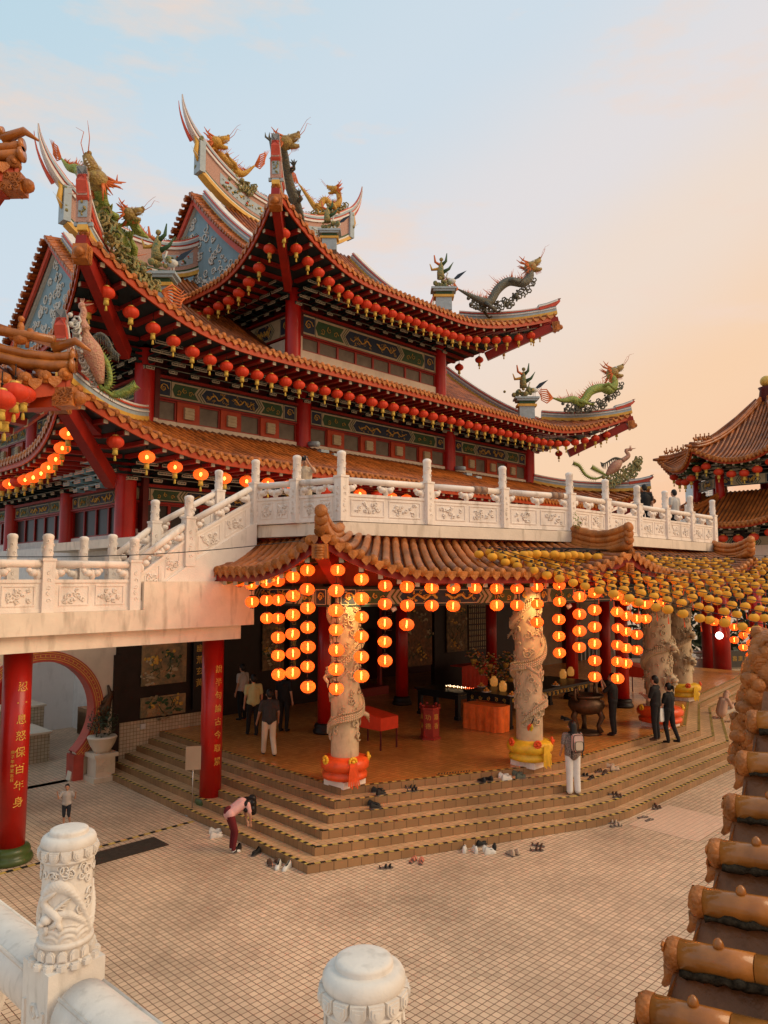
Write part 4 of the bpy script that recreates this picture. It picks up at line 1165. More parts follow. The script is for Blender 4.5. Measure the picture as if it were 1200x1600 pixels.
def main_ridge(par, a0, a1, zmid, zend, tail, depth, b=CB, open0=True, open1=True, hi=None):
    """swallow-tail ridge along a"""
    c = (a0 + a1) / 2; hw = (a1 - a0) / 2
    def z(a):
        x = abs(a - c) / hw; return zmid + (zend - zmid) * x ** 2.4
    mb = MB(); n = 24
    top = [(a0 + (a1 - a0) * i / n, b, z(a0 + (a1 - a0) * i / n)) for i in range(n + 1)]
    bot = [(p[0], b, p[2] - depth * (1 + .15 * abs(p[0] - c) / hw)) for p in top]
    mb.m = 0
    vs = []; fs = []
    for p, q in zip(bot, top):
        for s_ in (-1, 1): vs += [(p[0], b + s_ * .16, p[2]), (q[0], b + s_ * .16, q[2])]
    for i in range(n):
        o = i * 4
        fs += [(o, o + 4, o + 5, o + 1), (o + 2, o + 3, o + 7, o + 6), (o + 1, o + 5, o + 7, o + 3)]
    fs += [(0, 1, 3, 2), (4 * n, 4 * n + 2, 4 * n + 3, 4 * n + 1)]
    mb.add(vs, fs)
    body = part(mb, 'main_ridge', RM, par)
    mb = MB()
    stripes(mb, bot, [(-.12, .06, .26, YEL_), (.062, .15, .22, PAL_), (.152, .24, .19, 7)])
    # the sweep carries on into the tails
    def tl(sgn, aa):
        pts = []
        for i in range(1, 9):
            t = i / 8; pts.append((aa + sgn * tail[0] * (1 - (1 - t) ** 1.7), b, zend + tail[1] * t ** 1.25))
        return pts
    path = (tl(-1, a0)[::-1] if open0 else []) + top + (tl(1, a1) if open1 else [])
    N = len(path)
    def wm(t):
        k = 1.0
        if open0: k = min(k, .10 + t * 5.0)
        if open1: k = min(k, .10 + (1 - t) * 5.0)
        return k
    stripes(mb, path, [(-.10, .02, .24, PAL_), (.022, .10, .21, RED_), (.102, .22, .26, GRY_), (.222, .29, .22, PAL_), (.292, .36, .17, RED_)], wm)
    if open0: stripes(mb, [Vector(p) + Vector((-.12, .14, -.35)) for p in tl(-1, a0)[::-1][:7]], [(0, .12, .07, RED_)], lambda t: .15 + t)
    if open1: stripes(mb, [Vector(p) + Vector((.12, .14, -.35)) for p in tl(1, a1)[:7]], [(0, .12, .07, RED_)], lambda t: 1.15 - t)
    sub(mb, 'banded_coping', RM, body)
    mb = MB(); r = random.Random(int(a0 * 10))
    for s_ in (-1, 1):
        mb.m = 3
        for f0, f1 in ((.10, .42), (.58, .90)):
            pts = []
            for k in range(9):
                t = f0 + (f1 - f0) * k / 8; a = a0 + (a1 - a0) * t; pts.append((a, z(a)))
            poly = [(p[0], p[1] - depth * .28) for p in pts] + [(p[0], p[1] - depth * .74) for p in pts[::-1]]
            n_ = len(poly); vs = [(x, b + s_ * .175, zz) for x, zz in poly] 
            mb.add(vs, [tuple(range(n_))] if s_ > 0 else [tuple(range(n_ - 1, -1, -1))])
        for k in range(90):
            t = r.choice((r.uniform(.12, .40), r.uniform(.60, .88))); a = a0 + (a1 - a0) * t
            mb.m = r.choice((5, 5, 5, 6, 1, 7, 4)); q = r.uniform(.03, .09)
            mb.ball((a, b + s_ * .19, z(a) - depth * r.uniform(.34, .70)), (q, q * .6, q * .8), 6, 4)
    sub(mb, 'flower_panels', RM, body)
    mb = MB()
    for sgn, aa, op in ((-1, a0, open0), (1, a1, open1)):
        if not op: continue
        mb.m = 3; mb.box((aa + sgn * .10, b, zend - depth * .55), (.34, .62, depth * 1.25)); mb.m = 5
        for k in range(16): mb.ball((aa + sgn * (.12 + .10 * r.random()), b + r.uniform(-.28, .28), zend - depth * .1 + r.uniform(-1.1, .5)), r.uniform(.06, .13), 6, 5)
        mb.m = 4
        mb.tube([(aa + sgn * .30, b - .1, zend - 1.0), (aa + sgn * .42, b - .1, zend - .5), (aa + sgn * .34, b - .1, zend), (aa + sgn * .5, b - .1, zend + .35)], [.05, .14, .12, .03], 7)
        mb.m = 6; mb.tube([(aa + sgn * .2, b - .2, zend - .9), (aa + sgn * .75, b - .2, zend - .4)], [.025, .006], 5)
    # lacy crest along the top
    mb.m = 5
    for k in range(int((a1 - a0) / .22)):
        a = a0 + .15 + .22 * k
        if a > a1 - .1: break
        curl(mb, (a, b, z(a) + .50), (1, 0, 0), (0, 0, 1), .11, 1.2, .028, 7, k * 2.1, 4)
    sub(mb, 'end_ornament', RM, body)
    return body
def gable(par, r, a, sgn, zt):
    """blue stuccoed gable end with white relief, rake tiles and banded verge"""
    d0 = r.Dg - .25; n = 16
    vs = []; fs = []; bs = []
    for i in range(n + 1):
        d = d0 + (r.D - d0) * i / n
        bs.append((r.bx0 + d, r.Ze + r.prof(d) - .12))
    outline = bs + [(2 * CB - x, z) for x, z in bs[::-1]][1:]
    mb = MB(); mb.add([(a, x, z) for x, z in outline] , [tuple(range(len(outline)))] if sgn < 0 else [tuple(range(len(outline) - 1, -1, -1))])
    g_ = part(mb, 'gable_end', M['stucco'], par)
    mb = MB(); rr = random.Random(int(a * 7))
    base = outline[0][1]; apex = r.Ze + r.rise
    for k in range(620):
        x = rr.uniform(-1, 1); z = rr.uniform(0, 1)
        half = 1 - z ** .62
        if abs(x) > half * .78: continue
        curl(mb, (a + sgn * .03, CB + x * (CB - bs[0][0]), base + .2 + z * (apex - base) * .86), (0, 1, 0), (0, 0, 1), rr.uniform(.14, .30), rr.uniform(.7, 1.4), .045, 8, rr.uniform(0, 6), 5, rr.choice((-1, 1)))
    sub(mb, 'white_relief', M['relief'], g_)
    mb = MB()
    for half in (0, 1):
        pts = [(a + sgn * .06, x if not half else 2 * CB - x, z - .22) for x, z in bs]
        stripes(mb, pts, [(-.20, .0, .10, 6)])
        pts = [(a + sgn * (r.ov - .25), x if not half else 2 * CB - x, z - .05) for x, z in bs]
        stripes(mb, pts, [(-.30, -.02, .06, 1)])
    sub(mb, 'verge_board', RM, g_)
    mb = MB()
    for half in (0, 1):
        L = 0; q = bs[0]; nxt = 0
        for i in range(1, 80):
            d = d0 + (r.D - d0) * i / 80; p = (r.bx0 + d, r.Ze + r.prof(d))
            L += math.hypot(p[0] - q[0], p[1] - q[1]); q = p
            if L < nxt: continue
            nxt += .26; x = p[0] if not half else 2 * CB - p[0]
            a_in, a_out = a - sgn * .35, a + sgn * (r.ov + .12)
            mb.tube([(a_in, x, p[1] + .17), (a_out - sgn * .05, x, p[1] + .02), (a_out, x, p[1])], [.10, .105, .12], 7)
    sub(mb, 'verge_tiles', M['roof'], g_)
    return g_
def hip_and_verge(par, r, sa, sb_, ga, zend, front=True, ztop_stop=None):
    """banded ridge from the corner tip along the hip, then up beside the gable to the ridge end"""
    ax = r.ax0 if sa < 0 else r.ax1; bx = r.bx0 if sb_ < 0 else r.bx1
    pts = []
    Dg = r.Dg if r.Dg else r.Dtop
    for i in range(13):
        d = Dg * i / 12; pts.append(r.P(ax - sa * d, bx - sb_ * d, d, .05))
    lo = pts[:]
    mb = MB()
    stripes(mb, lo, HIPL, .85, up=.3)
    nm = part(mb, 'hip_ridge', RM, par)
    if r.Dg:
        up = []
        for i in range(17):
            d = Dg - .1 + (r.D - .25 - Dg) * i / 16
            up.append((ga, bx - sb_ * d, r.Ze + r.prof(d) + .06))
        mb = MB(); stripes(mb, up, HIPL, 1.25)
        sub(mb, 'sweeping_verge', RM, nm)
    # upright end plate and upturned nose at the tip
    hs = 1 if sa < 0 else .28
    mb = MB(); p = pts[0]; o = Vector((sa, sb_, 0)).normalized(); q = pts[2]
    nose = [q + Vector((0, 0, .45)), pts[1] + Vector((0, 0, .45 + .17 * hs)), p + Vector((0, 0, .45 + .50 * hs)), p + o * .12 + Vector((0, 0, .45 + .9 * hs)), p + o * .10 + Vector((0, 0, .45 + 1.3 * hs))]
    stripes(mb, nose, [(-.10, .06, .20, RED_), (.062, .14, .24, PAL_), (.142, .2, .2, GRY_)], lambda t: 1 - .35 * t)
    side = Vector((-o.y, o.x, 0))
    def pl(w0, w1, z0, z1, off, m):
        if sa > 0: return
        mb.m = m; c = p + o * off
        mb.add([c - side * w0 + Vector((0, 0, z0)), c + side * w0 + Vector((0, 0, z0)), c + side * w1 + Vector((0, 0, z1)), c - side * w1 + Vector((0, 0, z1)),
                c - side * w0 + o * .1 + Vector((0, 0, z0)), c + side * w0 + o * .1 + Vector((0, 0, z0)), c + side * w1 + o * .1 + Vector((0, 0, z1)), c - side * w1 + o * .1 + Vector((0, 0, z1))],
               [(3, 2, 1, 0), (4, 5, 6, 7), (0, 1, 5, 4), (1, 2, 6, 5), (2, 3, 7, 6), (3, 0, 4, 7)])
    pl(.20, .22, .20, 1.0, -.12, 0); pl(.27, .27, .10, .22, -.16, 3); pl(.15, .15, .95, 1.65, .0, 0); pl(.115, .115, 1.0, 1.60, .012, 1)
    mb.m = 3; mb.box(p + o * -.02 + Vector((0, 0, .6)), (.01, .01, .01)); pl(.13, .13, .34, .86, -.10, 3)
    mb.m = 5
    for k in range(10 if sa < 0 else 0): mb.ball(p + o * .01 + side * rnd.uniform(-.1, .1) + Vector((0, 0, rnd.uniform(.38, .82))), rnd.uniform(.025, .05), 6, 4)
    sub(mb, 'end_plate', RM, nm)
    # timber corner beam with carved head
    mb = MB(); c = r.P(ax, bx, 0); k = Vector((-sa, -sb_, 0)).normalized()
    mb.m = 0; mb.bar(c + k * .35 + Vector((0, 0, -.75)), c + k * 3.9 + Vector((0, 0, -1.5 - r.up * .6)), .30, .46)
    mb.bar(c + k * -.05 + Vector((0, 0, -.33)), c + k * 2.6 + Vector((0, 0, -.9)), .30, .34)
    mb.m = 1; h = c + k * .30 + Vector((0, 0, -.72)); mb.bar(h, h - k * .42 + Vector((0, 0, .05)), .42, .46)
    for j in range(7): curl(mb, h - k * .2 + Vector((0, 0, -.2 + .06 * j)) + side * .22, tuple(k), (0, 0, 1), .12, 1.2, .03, 8, j, 5); curl(mb, h - k * .2 + Vector((0, 0, -.2 + .06 * j)) - side * .22, tuple(k), (0, 0, 1), .12, 1.2, .03, 8, j, 5)
    mb.ball(h - k * .46, (.17, .17, .15), 8, 6)
    sub(mb, 'corner_beam', [M['red'], M['roof_end']], nm)
    return nm
def wall_side(par, side, x0, x1, y, ya, z0, zw0, zb0, zb1, zt, cols, colr, bays, style, wallm='cream', brk=1.6):
    """one storey of one face: base strip, windows, painted beams, brackets, columns. side 'f' faces -b, 'l' faces -a"""
    if side == 'f': fm = lambda x, z: frameM(x, y, z, 0)
    elif side == 'l': fm = lambda x, z: frameM(y, ya - x, z, -math.pi / 2)   # local x runs from the back (large b) to the front
    L = x1 - x0
    if side == 'l': conv = lambda x: x
    mb = MB(); mb.M = fm(x0, 0); 
    if side == 'f': mb.box((L / 2, .12, (z0 + zw0) / 2), (L, .3, zw0 - z0))
    else: mb.box((L / 2, .12, (z0 + zw0) / 2), (L, .3, zw0 - z0))
    part(mb, 'wall_strip', M[wallm], par)
    mb = MB(); mb.M = fm(x0, 0); mb.box((L / 2, .22, (zw0 + zt) / 2), (L, .2, zt - zw0)); part(mb, 'upper_wall', M['dkred'], par)
    for i in range(len(cols) - 1):
        c0, c1 = cols[i] + colr, cols[i + 1] - colr; LL = c1 - c0
        mb = MB(); mb.M = fm(c0, zb0); band(mb, LL, zb1 - zb0, rnd); part(mb, 'painted_beam', [M[k] for k in BAND], par)
        mb = MB(); mb.M = fm(c0, zb1); mb.box((LL / 2, -.06, .05), (LL, .2, .10)); mb.M = fm(c0, zb0); mb.box((LL / 2, -.03, -.035), (LL, .12, .07)); part(mb, 'beam_trim', M['red'], par)
        n = bays[i]; hw = zb0 - .07 - zw0; ww = LL / n
        for k in range(n):
            if style == 'glass': kind = 'g'
            elif style == 'dark': kind = 'd'
            else: kind = 'gb'[k % 2] if n > 1 else 'g'
            mb = MB(); mb.M = fm(c0 + ww * k, zw0)
            if kind == 'b':
                mb.box((ww / 2, .02, hw / 2), (ww - .02, .14, hw)); w_ = part(mb, 'shutter_panel', M['orange'], par)
                mb = MB(); mb.M = fm(c0 + ww * k, zw0); mb.box((ww / 2, -.10, hw * .47), (ww * .42, .12, hw * .56))
                for j in range(3): mb.box((ww / 2, -.17, hw * (.30 + .16 * j)), (ww * .42, .03, .05))
                sub(mb, 'louvre_vent', M['creamband'], w_)
            else:
                t_ = .055
                mb.box((ww / 2, .06, t_ / 2), (ww, .10, t_)); mb.box((ww / 2, .06, hw - t_ / 2), (ww, .10, t_)); mb.box((t_ / 2, .06, hw / 2), (t_, .098, hw - 2 * t_)); mb.box((ww - t_ / 2, .06, hw / 2), (t_, .098, hw - 2 * t_))
                w_ = part(mb, 'window', M['wood' if kind == 'g' else 'red'], par)
                mb = MB(); mb.M = fm(c0 + ww * k, zw0); mb.box((ww / 2, .09, hw / 2), (ww - 2 * t_, .02, hw - 2 * t_)); sub(mb, 'pane', M['glass' if kind == 'g' else 'darkglass'], w_)
    mb = MB(); mb.M = fm(x0, zb1 + .12); brackets(mb, L, zt - zb1 - .12, brk, rnd); part(mb, 'bracket_frieze', [M['teal'], M['line']], par)
    for c in (cols if side == 'f' else cols[:-1]):
        mb = MB(); p = fm(c, 0) @ Vector((0, .0, 0)); mb.lathe([(colr, z0 - .6), (colr, zt)], (p.x, p.y, 0), 22, cap=False); part(mb, 'column', M['redcol'], par)
# tier 1 ------------------------------------------------------------------
R1 = Roof(-3.0, 29.9, -3.0, 22.4, 9.35, 1.62, 4.0, 1.12, 5.5, 1.05, 1.35, None, .4, 4.0)
build_roof(R1, mh, 'flrb', 'fl', .30, 3.0)
for sa, sb_ in ((-1, -1), (1, -1), (-1, 1)): hip_and_verge(mh, R1, sa, sb_, 0, 0)
wall_side(mh, 'f', 0, 26.9, .35, 0, 6.56, 7.05, 8.05, 8.55, 9.45, [0, 7.3, 17.5, 26.9], .36, [5, 7, 6], 'dark', 'paleband', 2.0)
wall_side(mh, 'l', 0, 19.4, .35, 19.4, 6.56, 6.9, 8.05, 8.55, 9.45, [0, 7.0, 13.4, 19.4], .36, [5, 5, 5], 'dark', 'paleband', 2.0)
# tier 2 ------------------------------------------------------------------
R2 = Roof(-2.0, 28.9, -2.0, 21.4, 13.72, 7.1, 11.7, 1.5, 6.0, 1.35, 1.6, 2.85, .55, 11.7)
def trim2(sd, x):
    if sd in 'fb' and 8.0 < x < 18.9: return 3.8
    return 99
build_roof(R2, mh, 'flrb', 'flr', .30, 3.0, trim=trim2)
main_ridge(mh, 1.2, 8.4, 22.0, 23.3, (1.45, 2.65), 1.35, hi=1, open1=False)
main_ridge(mh, 18.6, 25.7, 22.0, 23.3, (1.45, 2.65), 1.35, open0=False)
gable(mh, R2, .85, -1, 0); gable(mh, R2, 26.05, 1, 0)
for sa, ga in ((-1, .85 + .15), (1, 25.9)):
    hip_and_verge(mh, R2, sa, -1, ga, 0); hip_and_verge(mh, R2, sa, 1, ga, 0)
wall_side(mh, 'f', 1, 25.9, 1.2, 0, 10.6, 11.24, 12.1, 12.82, 13.75, [1, 8.45, 18.4, 25.9], .36, [7, 9, 7], 'mix', 'cream')
wall_side(mh, 'l', 0, 17.4, 1.2, 18.4, 10.6, 11.24, 12.1, 12.82, 13.75, [0, 5.8, 11.6, 17.4], .36, [5, 5, 5], 'mix', 'cream')
# tier 3 ------------------------------------------------------------------
R3 = Roof(5.4, 21.5, -1.25, 20.65, 18.35, 7.3, 10.95, 1.62, 5.5, 1.5, 1.45, 2.65, .5, 10.95)
build_roof(R3, mh, 'flrb', 'flr', .30, 3.0)
main_ridge(mh, 8.15, 18.75, 26.75, 28.5, (1.25, 2.35), 1.35)
gable(mh, R3, 8.0, -1, 0); gable(mh, R3, 18.9, 1, 0)
for sa, ga in ((-1, 8.15), (1, 18.75)):
    hip_and_verge(mh, R3, sa, -1, ga, 0); hip_and_verge(mh, R3, sa, 1, ga, 0)
wall_side(mh, 'f', 8.4, 18.5, 1.9, 0, 14.6, 15.68, 16.42, 17.42, 18.35, [8.4, 18.5], .36, [8], 'glass', 'cream')
wall_side(mh, 'l', 0, 15.8, 8.6, 17.6, 14.6, 16.3, 16.42, 17.42, 18.35, [0, 5.2, 10.6, 15.8], .36, [2, 2, 2], 'dark', 'cream')
mb = MB(); mb.box((13.2, 9.75, 3.27), (27.2, 19.3, 6.54)); part(mb, 'podium', M['paleband'], mh)
# solid cores so that no sky shows through the storeys
mb = MB(); mb.box((13.45, 9.7, 8.6), (26.0, 18.5, 4.1)); mb.box((13.45, 9.7, 12.2), (24.2, 16.6, 3.3)); mb.box((13.45, 9.7, 16.4), (9.4, 15.2, 3.9)); part(mb, 'inner_core', M['dark'], mh)
# bracket at the left corner, its lit blue put into the paint colour, and low terrace wall
mb = MB(); mb.M = frameM(-.12, 3.5, 8.50, -math.pi / 2); brackets(mb, 2.9, .85, 1.35, rnd, 1.0); part(mb, 'blue_brackets', [M['litblue'], M['paleband']], mh, 'bright blue roof brackets with white outlines')
# vents on the lowest roof slope
for a_ in (8.6, 18.6):
    mb = MB(); p = R1.S('f', a_, 3.6, .1)
    for k in range(2): mb.box((a_ + .35 + .5 * k, p.y - .25 * k, p.z - .06 - .14 * k), (.45, .7, .12))
    mb.tube([(a_ - .05, p.y - .35, p.z + .2), (a_ - .05, p.y + .4, p.z + .3)], [.12, .12], 8); part(mb, 'roof_vent', M['greyblue'], mh)
# ------------------------------------------------------------------ silk lanterns under the eaves
def eave_row(r, sd, x0, x1, n, lift, inset, kind, lab, grp, s=1.0):
    for i in range(n):
        x = x0 + (x1 - x0) * i / (n - 1); p = r.S(sd, x, inset); z = r.S(sd, x, .1).z - lift
        w_ = W(p.x, p.y, z)
        k = kind(i) if callable(kind) else kind
        put(k, w_, lab % ORD[i], grp, s=s * rnd.uniform(.88, .97))
G3 = 'red silk lanterns under the top roof'; G2 = 'red silk lanterns under the middle roof'; G1 = 'lanterns under the lowest roof of the main hall'
eave_row(R3, 'f', 6.1, 21.3, 29, .62, .5, 'red', 'red lantern, %s from the near corner along the top roof front eave', G3)
eave_row(R3, 'l', 0.0, 6.6, 9, .62, .5, 'red', 'red lantern, %s from the near corner along the top roof left eave', G3)
eave_row(R3, 'r', -.6, 5.0, 6, .62, .4, 'red', 'small red lantern, %s from the front corner along the top roof far side eave', G3)
eave_row(R2, 'f', -1.2, 28.6, 46, .62, .5, 'red', 'red lantern, %s from the near corner along the middle roof front eave', G2)
eave_row(R2, 'l', -.7, 1.3, 3, .62, .5, 'red', 'shaded red lantern, %s from the near corner, middle roof left eave', G2)
eave_row(R2, 'r', -.9, 1.1, 3, .62, .4, 'red', 'small red lantern, %s from the front corner on the middle roof far side', G2)
eave_row(R1, 'f', -1.5, 16.5, 21, .45, .45, lambda i: 'red' if i == 0 or (i > 8 and i % 3 == 0) else 'redlit', 'orange lantern, %s from the near corner, lowest main roof front eave', G1)
eave_row(R1, 'l', -1.9, 6.4, 12, .45, .45, lambda i: 'red' if i in (7, 9) else 'redlit', 'orange lantern, %s from the near corner, lowest main roof left eave', G1)
# ------------------------------------------------------------------ lit lantern strings of the lower hall
def on_line(x, y, p, q):
    """where the sight line through a measured point meets the upright plane through p and q (temple axes)"""
    P, Q = W(*p), W(*q); n = Vector((Q.y - P.y, P.x - Q.x, 0)); r = Vector(ray(x, y)); t = n.dot(P - Vector((0, 0, 0))) / n.dot(Vector((r.x, r.y, 0)))
    return Vector((r.x * t, r.y * t, EYE + r.z * t))
LEFT = ((-2.35, -13.0), (-2.05, -7.6)); FRONT = ((-2.5, -13.15), (5.1, -15.35)); RIGHT = ((5.1, -15.35), (13.3, -15.4))
def c27(x, ys): return (320 + x / 2.727, [780 + y / 2.727 for y in ys])
def c24(x, ys): return (700 + x / 2.4, [780 + y / 2.4 for y in ys])
STR = [(LEFT, 'behind the end of the concrete walkway', (346, [905])), (LEFT, 'at the corner of the concrete walkway', c27(148, [350])),
       (LEFT, 'just right of the walkway corner', c27(200, [362, 436])), (LEFT, 'second right of the walkway corner', c27(264, [354, 431, 507])),
       (LEFT, 'of six above the walking visitors', c27(313, [348, 429, 508, 588, 666, 746])), (LEFT, 'of six next to the roof corner', c27(375, [330, 411, 492, 574, 657, 738])),
       (LEFT, 'of seven left of the near carved column', c27(438, [302, 383, 462, 546, 629, 714, 799])),
       (FRONT, 'right under the near roof corner', c27(568, [302])), (FRONT, 'of six in front of the near carved column', c27(561, [388, 472, 557, 641, 723, 808])),
       (FRONT, 'of six at the near carved column right edge', c27(667, [340, 421, 503, 585, 671, 752])), (FRONT, 'of five just right of the near carved column', c27(768, [369, 447, 528, 608, 688])),
       (FRONT, 'of three between the carved columns', c27(862, [373, 452, 533])), (FRONT, 'of the first pair between the carved columns', c27(967, [377, 453])),
       (FRONT, 'of the second pair between the carved columns', c27(1060, [378, 455])), (FRONT, 'hanging alone between the carved columns', c27(1153, [379])),
       (FRONT, 'of the pair left of the yellow-wrapped column', c24(182, [335, 397])), (FRONT, 'of the pair touching the yellow-wrapped column', c24(260, [335, 397])),
       (FRONT, 'of three in front of the yellow-wrapped column', c24(333, [330, 393, 461])), (FRONT, 'of five on the right edge of the yellow-wrapped column', c24(417, [322, 384, 450, 514, 576])),
       (RIGHT, 'of four right of the yellow-wrapped column', c24(493, [365, 430, 493, 555])), (RIGHT, 'of six above the incense urn', c24(551, [350, 414, 478, 541, 605, 666])),
       (RIGHT, 'of six above the man in black', c24(636, [360, 422, 484, 547, 609, 671])), (RIGHT, 'of five second right of the man in black', c24(668, [378, 437, 497, 558, 615])),
       (RIGHT, 'of four by the red hall column', c24(708, [388, 447, 507, 566])), (RIGHT, 'of the pair nearest the red hall column', c24(740, [395, 449])),
       (RIGHT, 'glowing behind the yellow canopy by the red column', c24(772, [390])), (RIGHT, 'glowing behind the yellow canopy edge', c24(806, [386]))]
for i, (ln, where, (x, ys)) in enumerate(STR):
    for k, y in enumerate(ys):
        p = on_line(x, y, *ln); p.z += .12
        lb = 'glowing orange lantern %s' % where if len(ys) == 1 else '%s glowing lantern down the string %s' % (ORD[k], where)
        o = put('lit', p, lb, 'glowing orange lanterns of the lower hall', rz=rnd.uniform(0, 6), s=rnd.uniform(.95, 1.04)); o.rotation_euler.x = rnd.uniform(-.07, .07); o.rotation_euler.y = rnd.uniform(-.07, .07)
for i, (x, y) in enumerate([(1115, 965), (1134, 961), (1147, 974), (1160, 975), (1172, 980), (1147, 994), (1161, 987), (1173, 999), (1161, 1006), (1172, 1018)]):
    p = on_line(x, y, (11, -13.9), (26, -11.5)); put('lit', p, '%s glowing lantern from the left in the far cluster by the white globe lamp' % ORD[i], 'glowing orange lanterns of the lower hall', s=1.25)
# ------------------------------------------------------------------ yellow lantern canopy
cA, cB = at_y(752, 858, 16.6), at_y(1228, 988, 15.2)
cD, cC = at_b(900, 861, -15.0), at_b(1285, 868, -14.8)
ncol, nrow = 23, 13
for j in range(nrow):
    for i in range(ncol):
        u, v = i / (ncol - 1), j / (nrow - 1)
        p = cA.lerp(cB, u).lerp(cD.lerp(cC, u), v ** 1.0)
        p = p + Vector((rnd.uniform(-.05, .05), rnd.uniform(-.06, .06), rnd.uniform(-.03, .03) - .12 * math.sin(math.pi * u)))
        x = 600 + FPX * p.x / (p.y * CP + (p.z - EYE) * SP)
        if x > 1225: continue
        o = put('yel', p, 'yellow lantern, %s from left in the %s row from the canopy front' % (ORD[i], ORD[j]), 'yellow lanterns of the canopy', rz=rnd.uniform(0, 6), s=rnd.uniform(.74, .84))
        o.rotation_euler.x = rnd.uniform(-.12, .12); o.rotation_euler.y = rnd.uniform(-.12, .12)
cb = empty('canopy_cables', cA, 0, 'thin black cables carrying the yellow lantern canopy', 'cables'); 
mb = MB()
for j in range(nrow):
    v = j / (nrow - 1); pts = []
    for i in range(13):
        u = i / 12; p = cA.lerp(cB, u).lerp(cD.lerp(cC, u), v); p.z += .07 - .12 * math.sin(math.pi * u); pts.append(p - cA)
    mb.tube(pts, .009, 4)
mb.build('cable', M['black'], cb)
wc = empty('hanging_wire', at_y(-20, 870, 12), 0, 'thin dark wire sagging across the front of the raised walkway', 'wire')
P0, P1 = at_y(-20, 870, 12), at_y(470, 845, 13.3); mb = MB(); mb.tube([P0.lerp(P1, t / 10) + Vector((0, 0, -.10 * math.sin(math.pi * t / 10))) - P0 for t in range(11)], .008, 5); mb.build('wire', M['black'], wc)
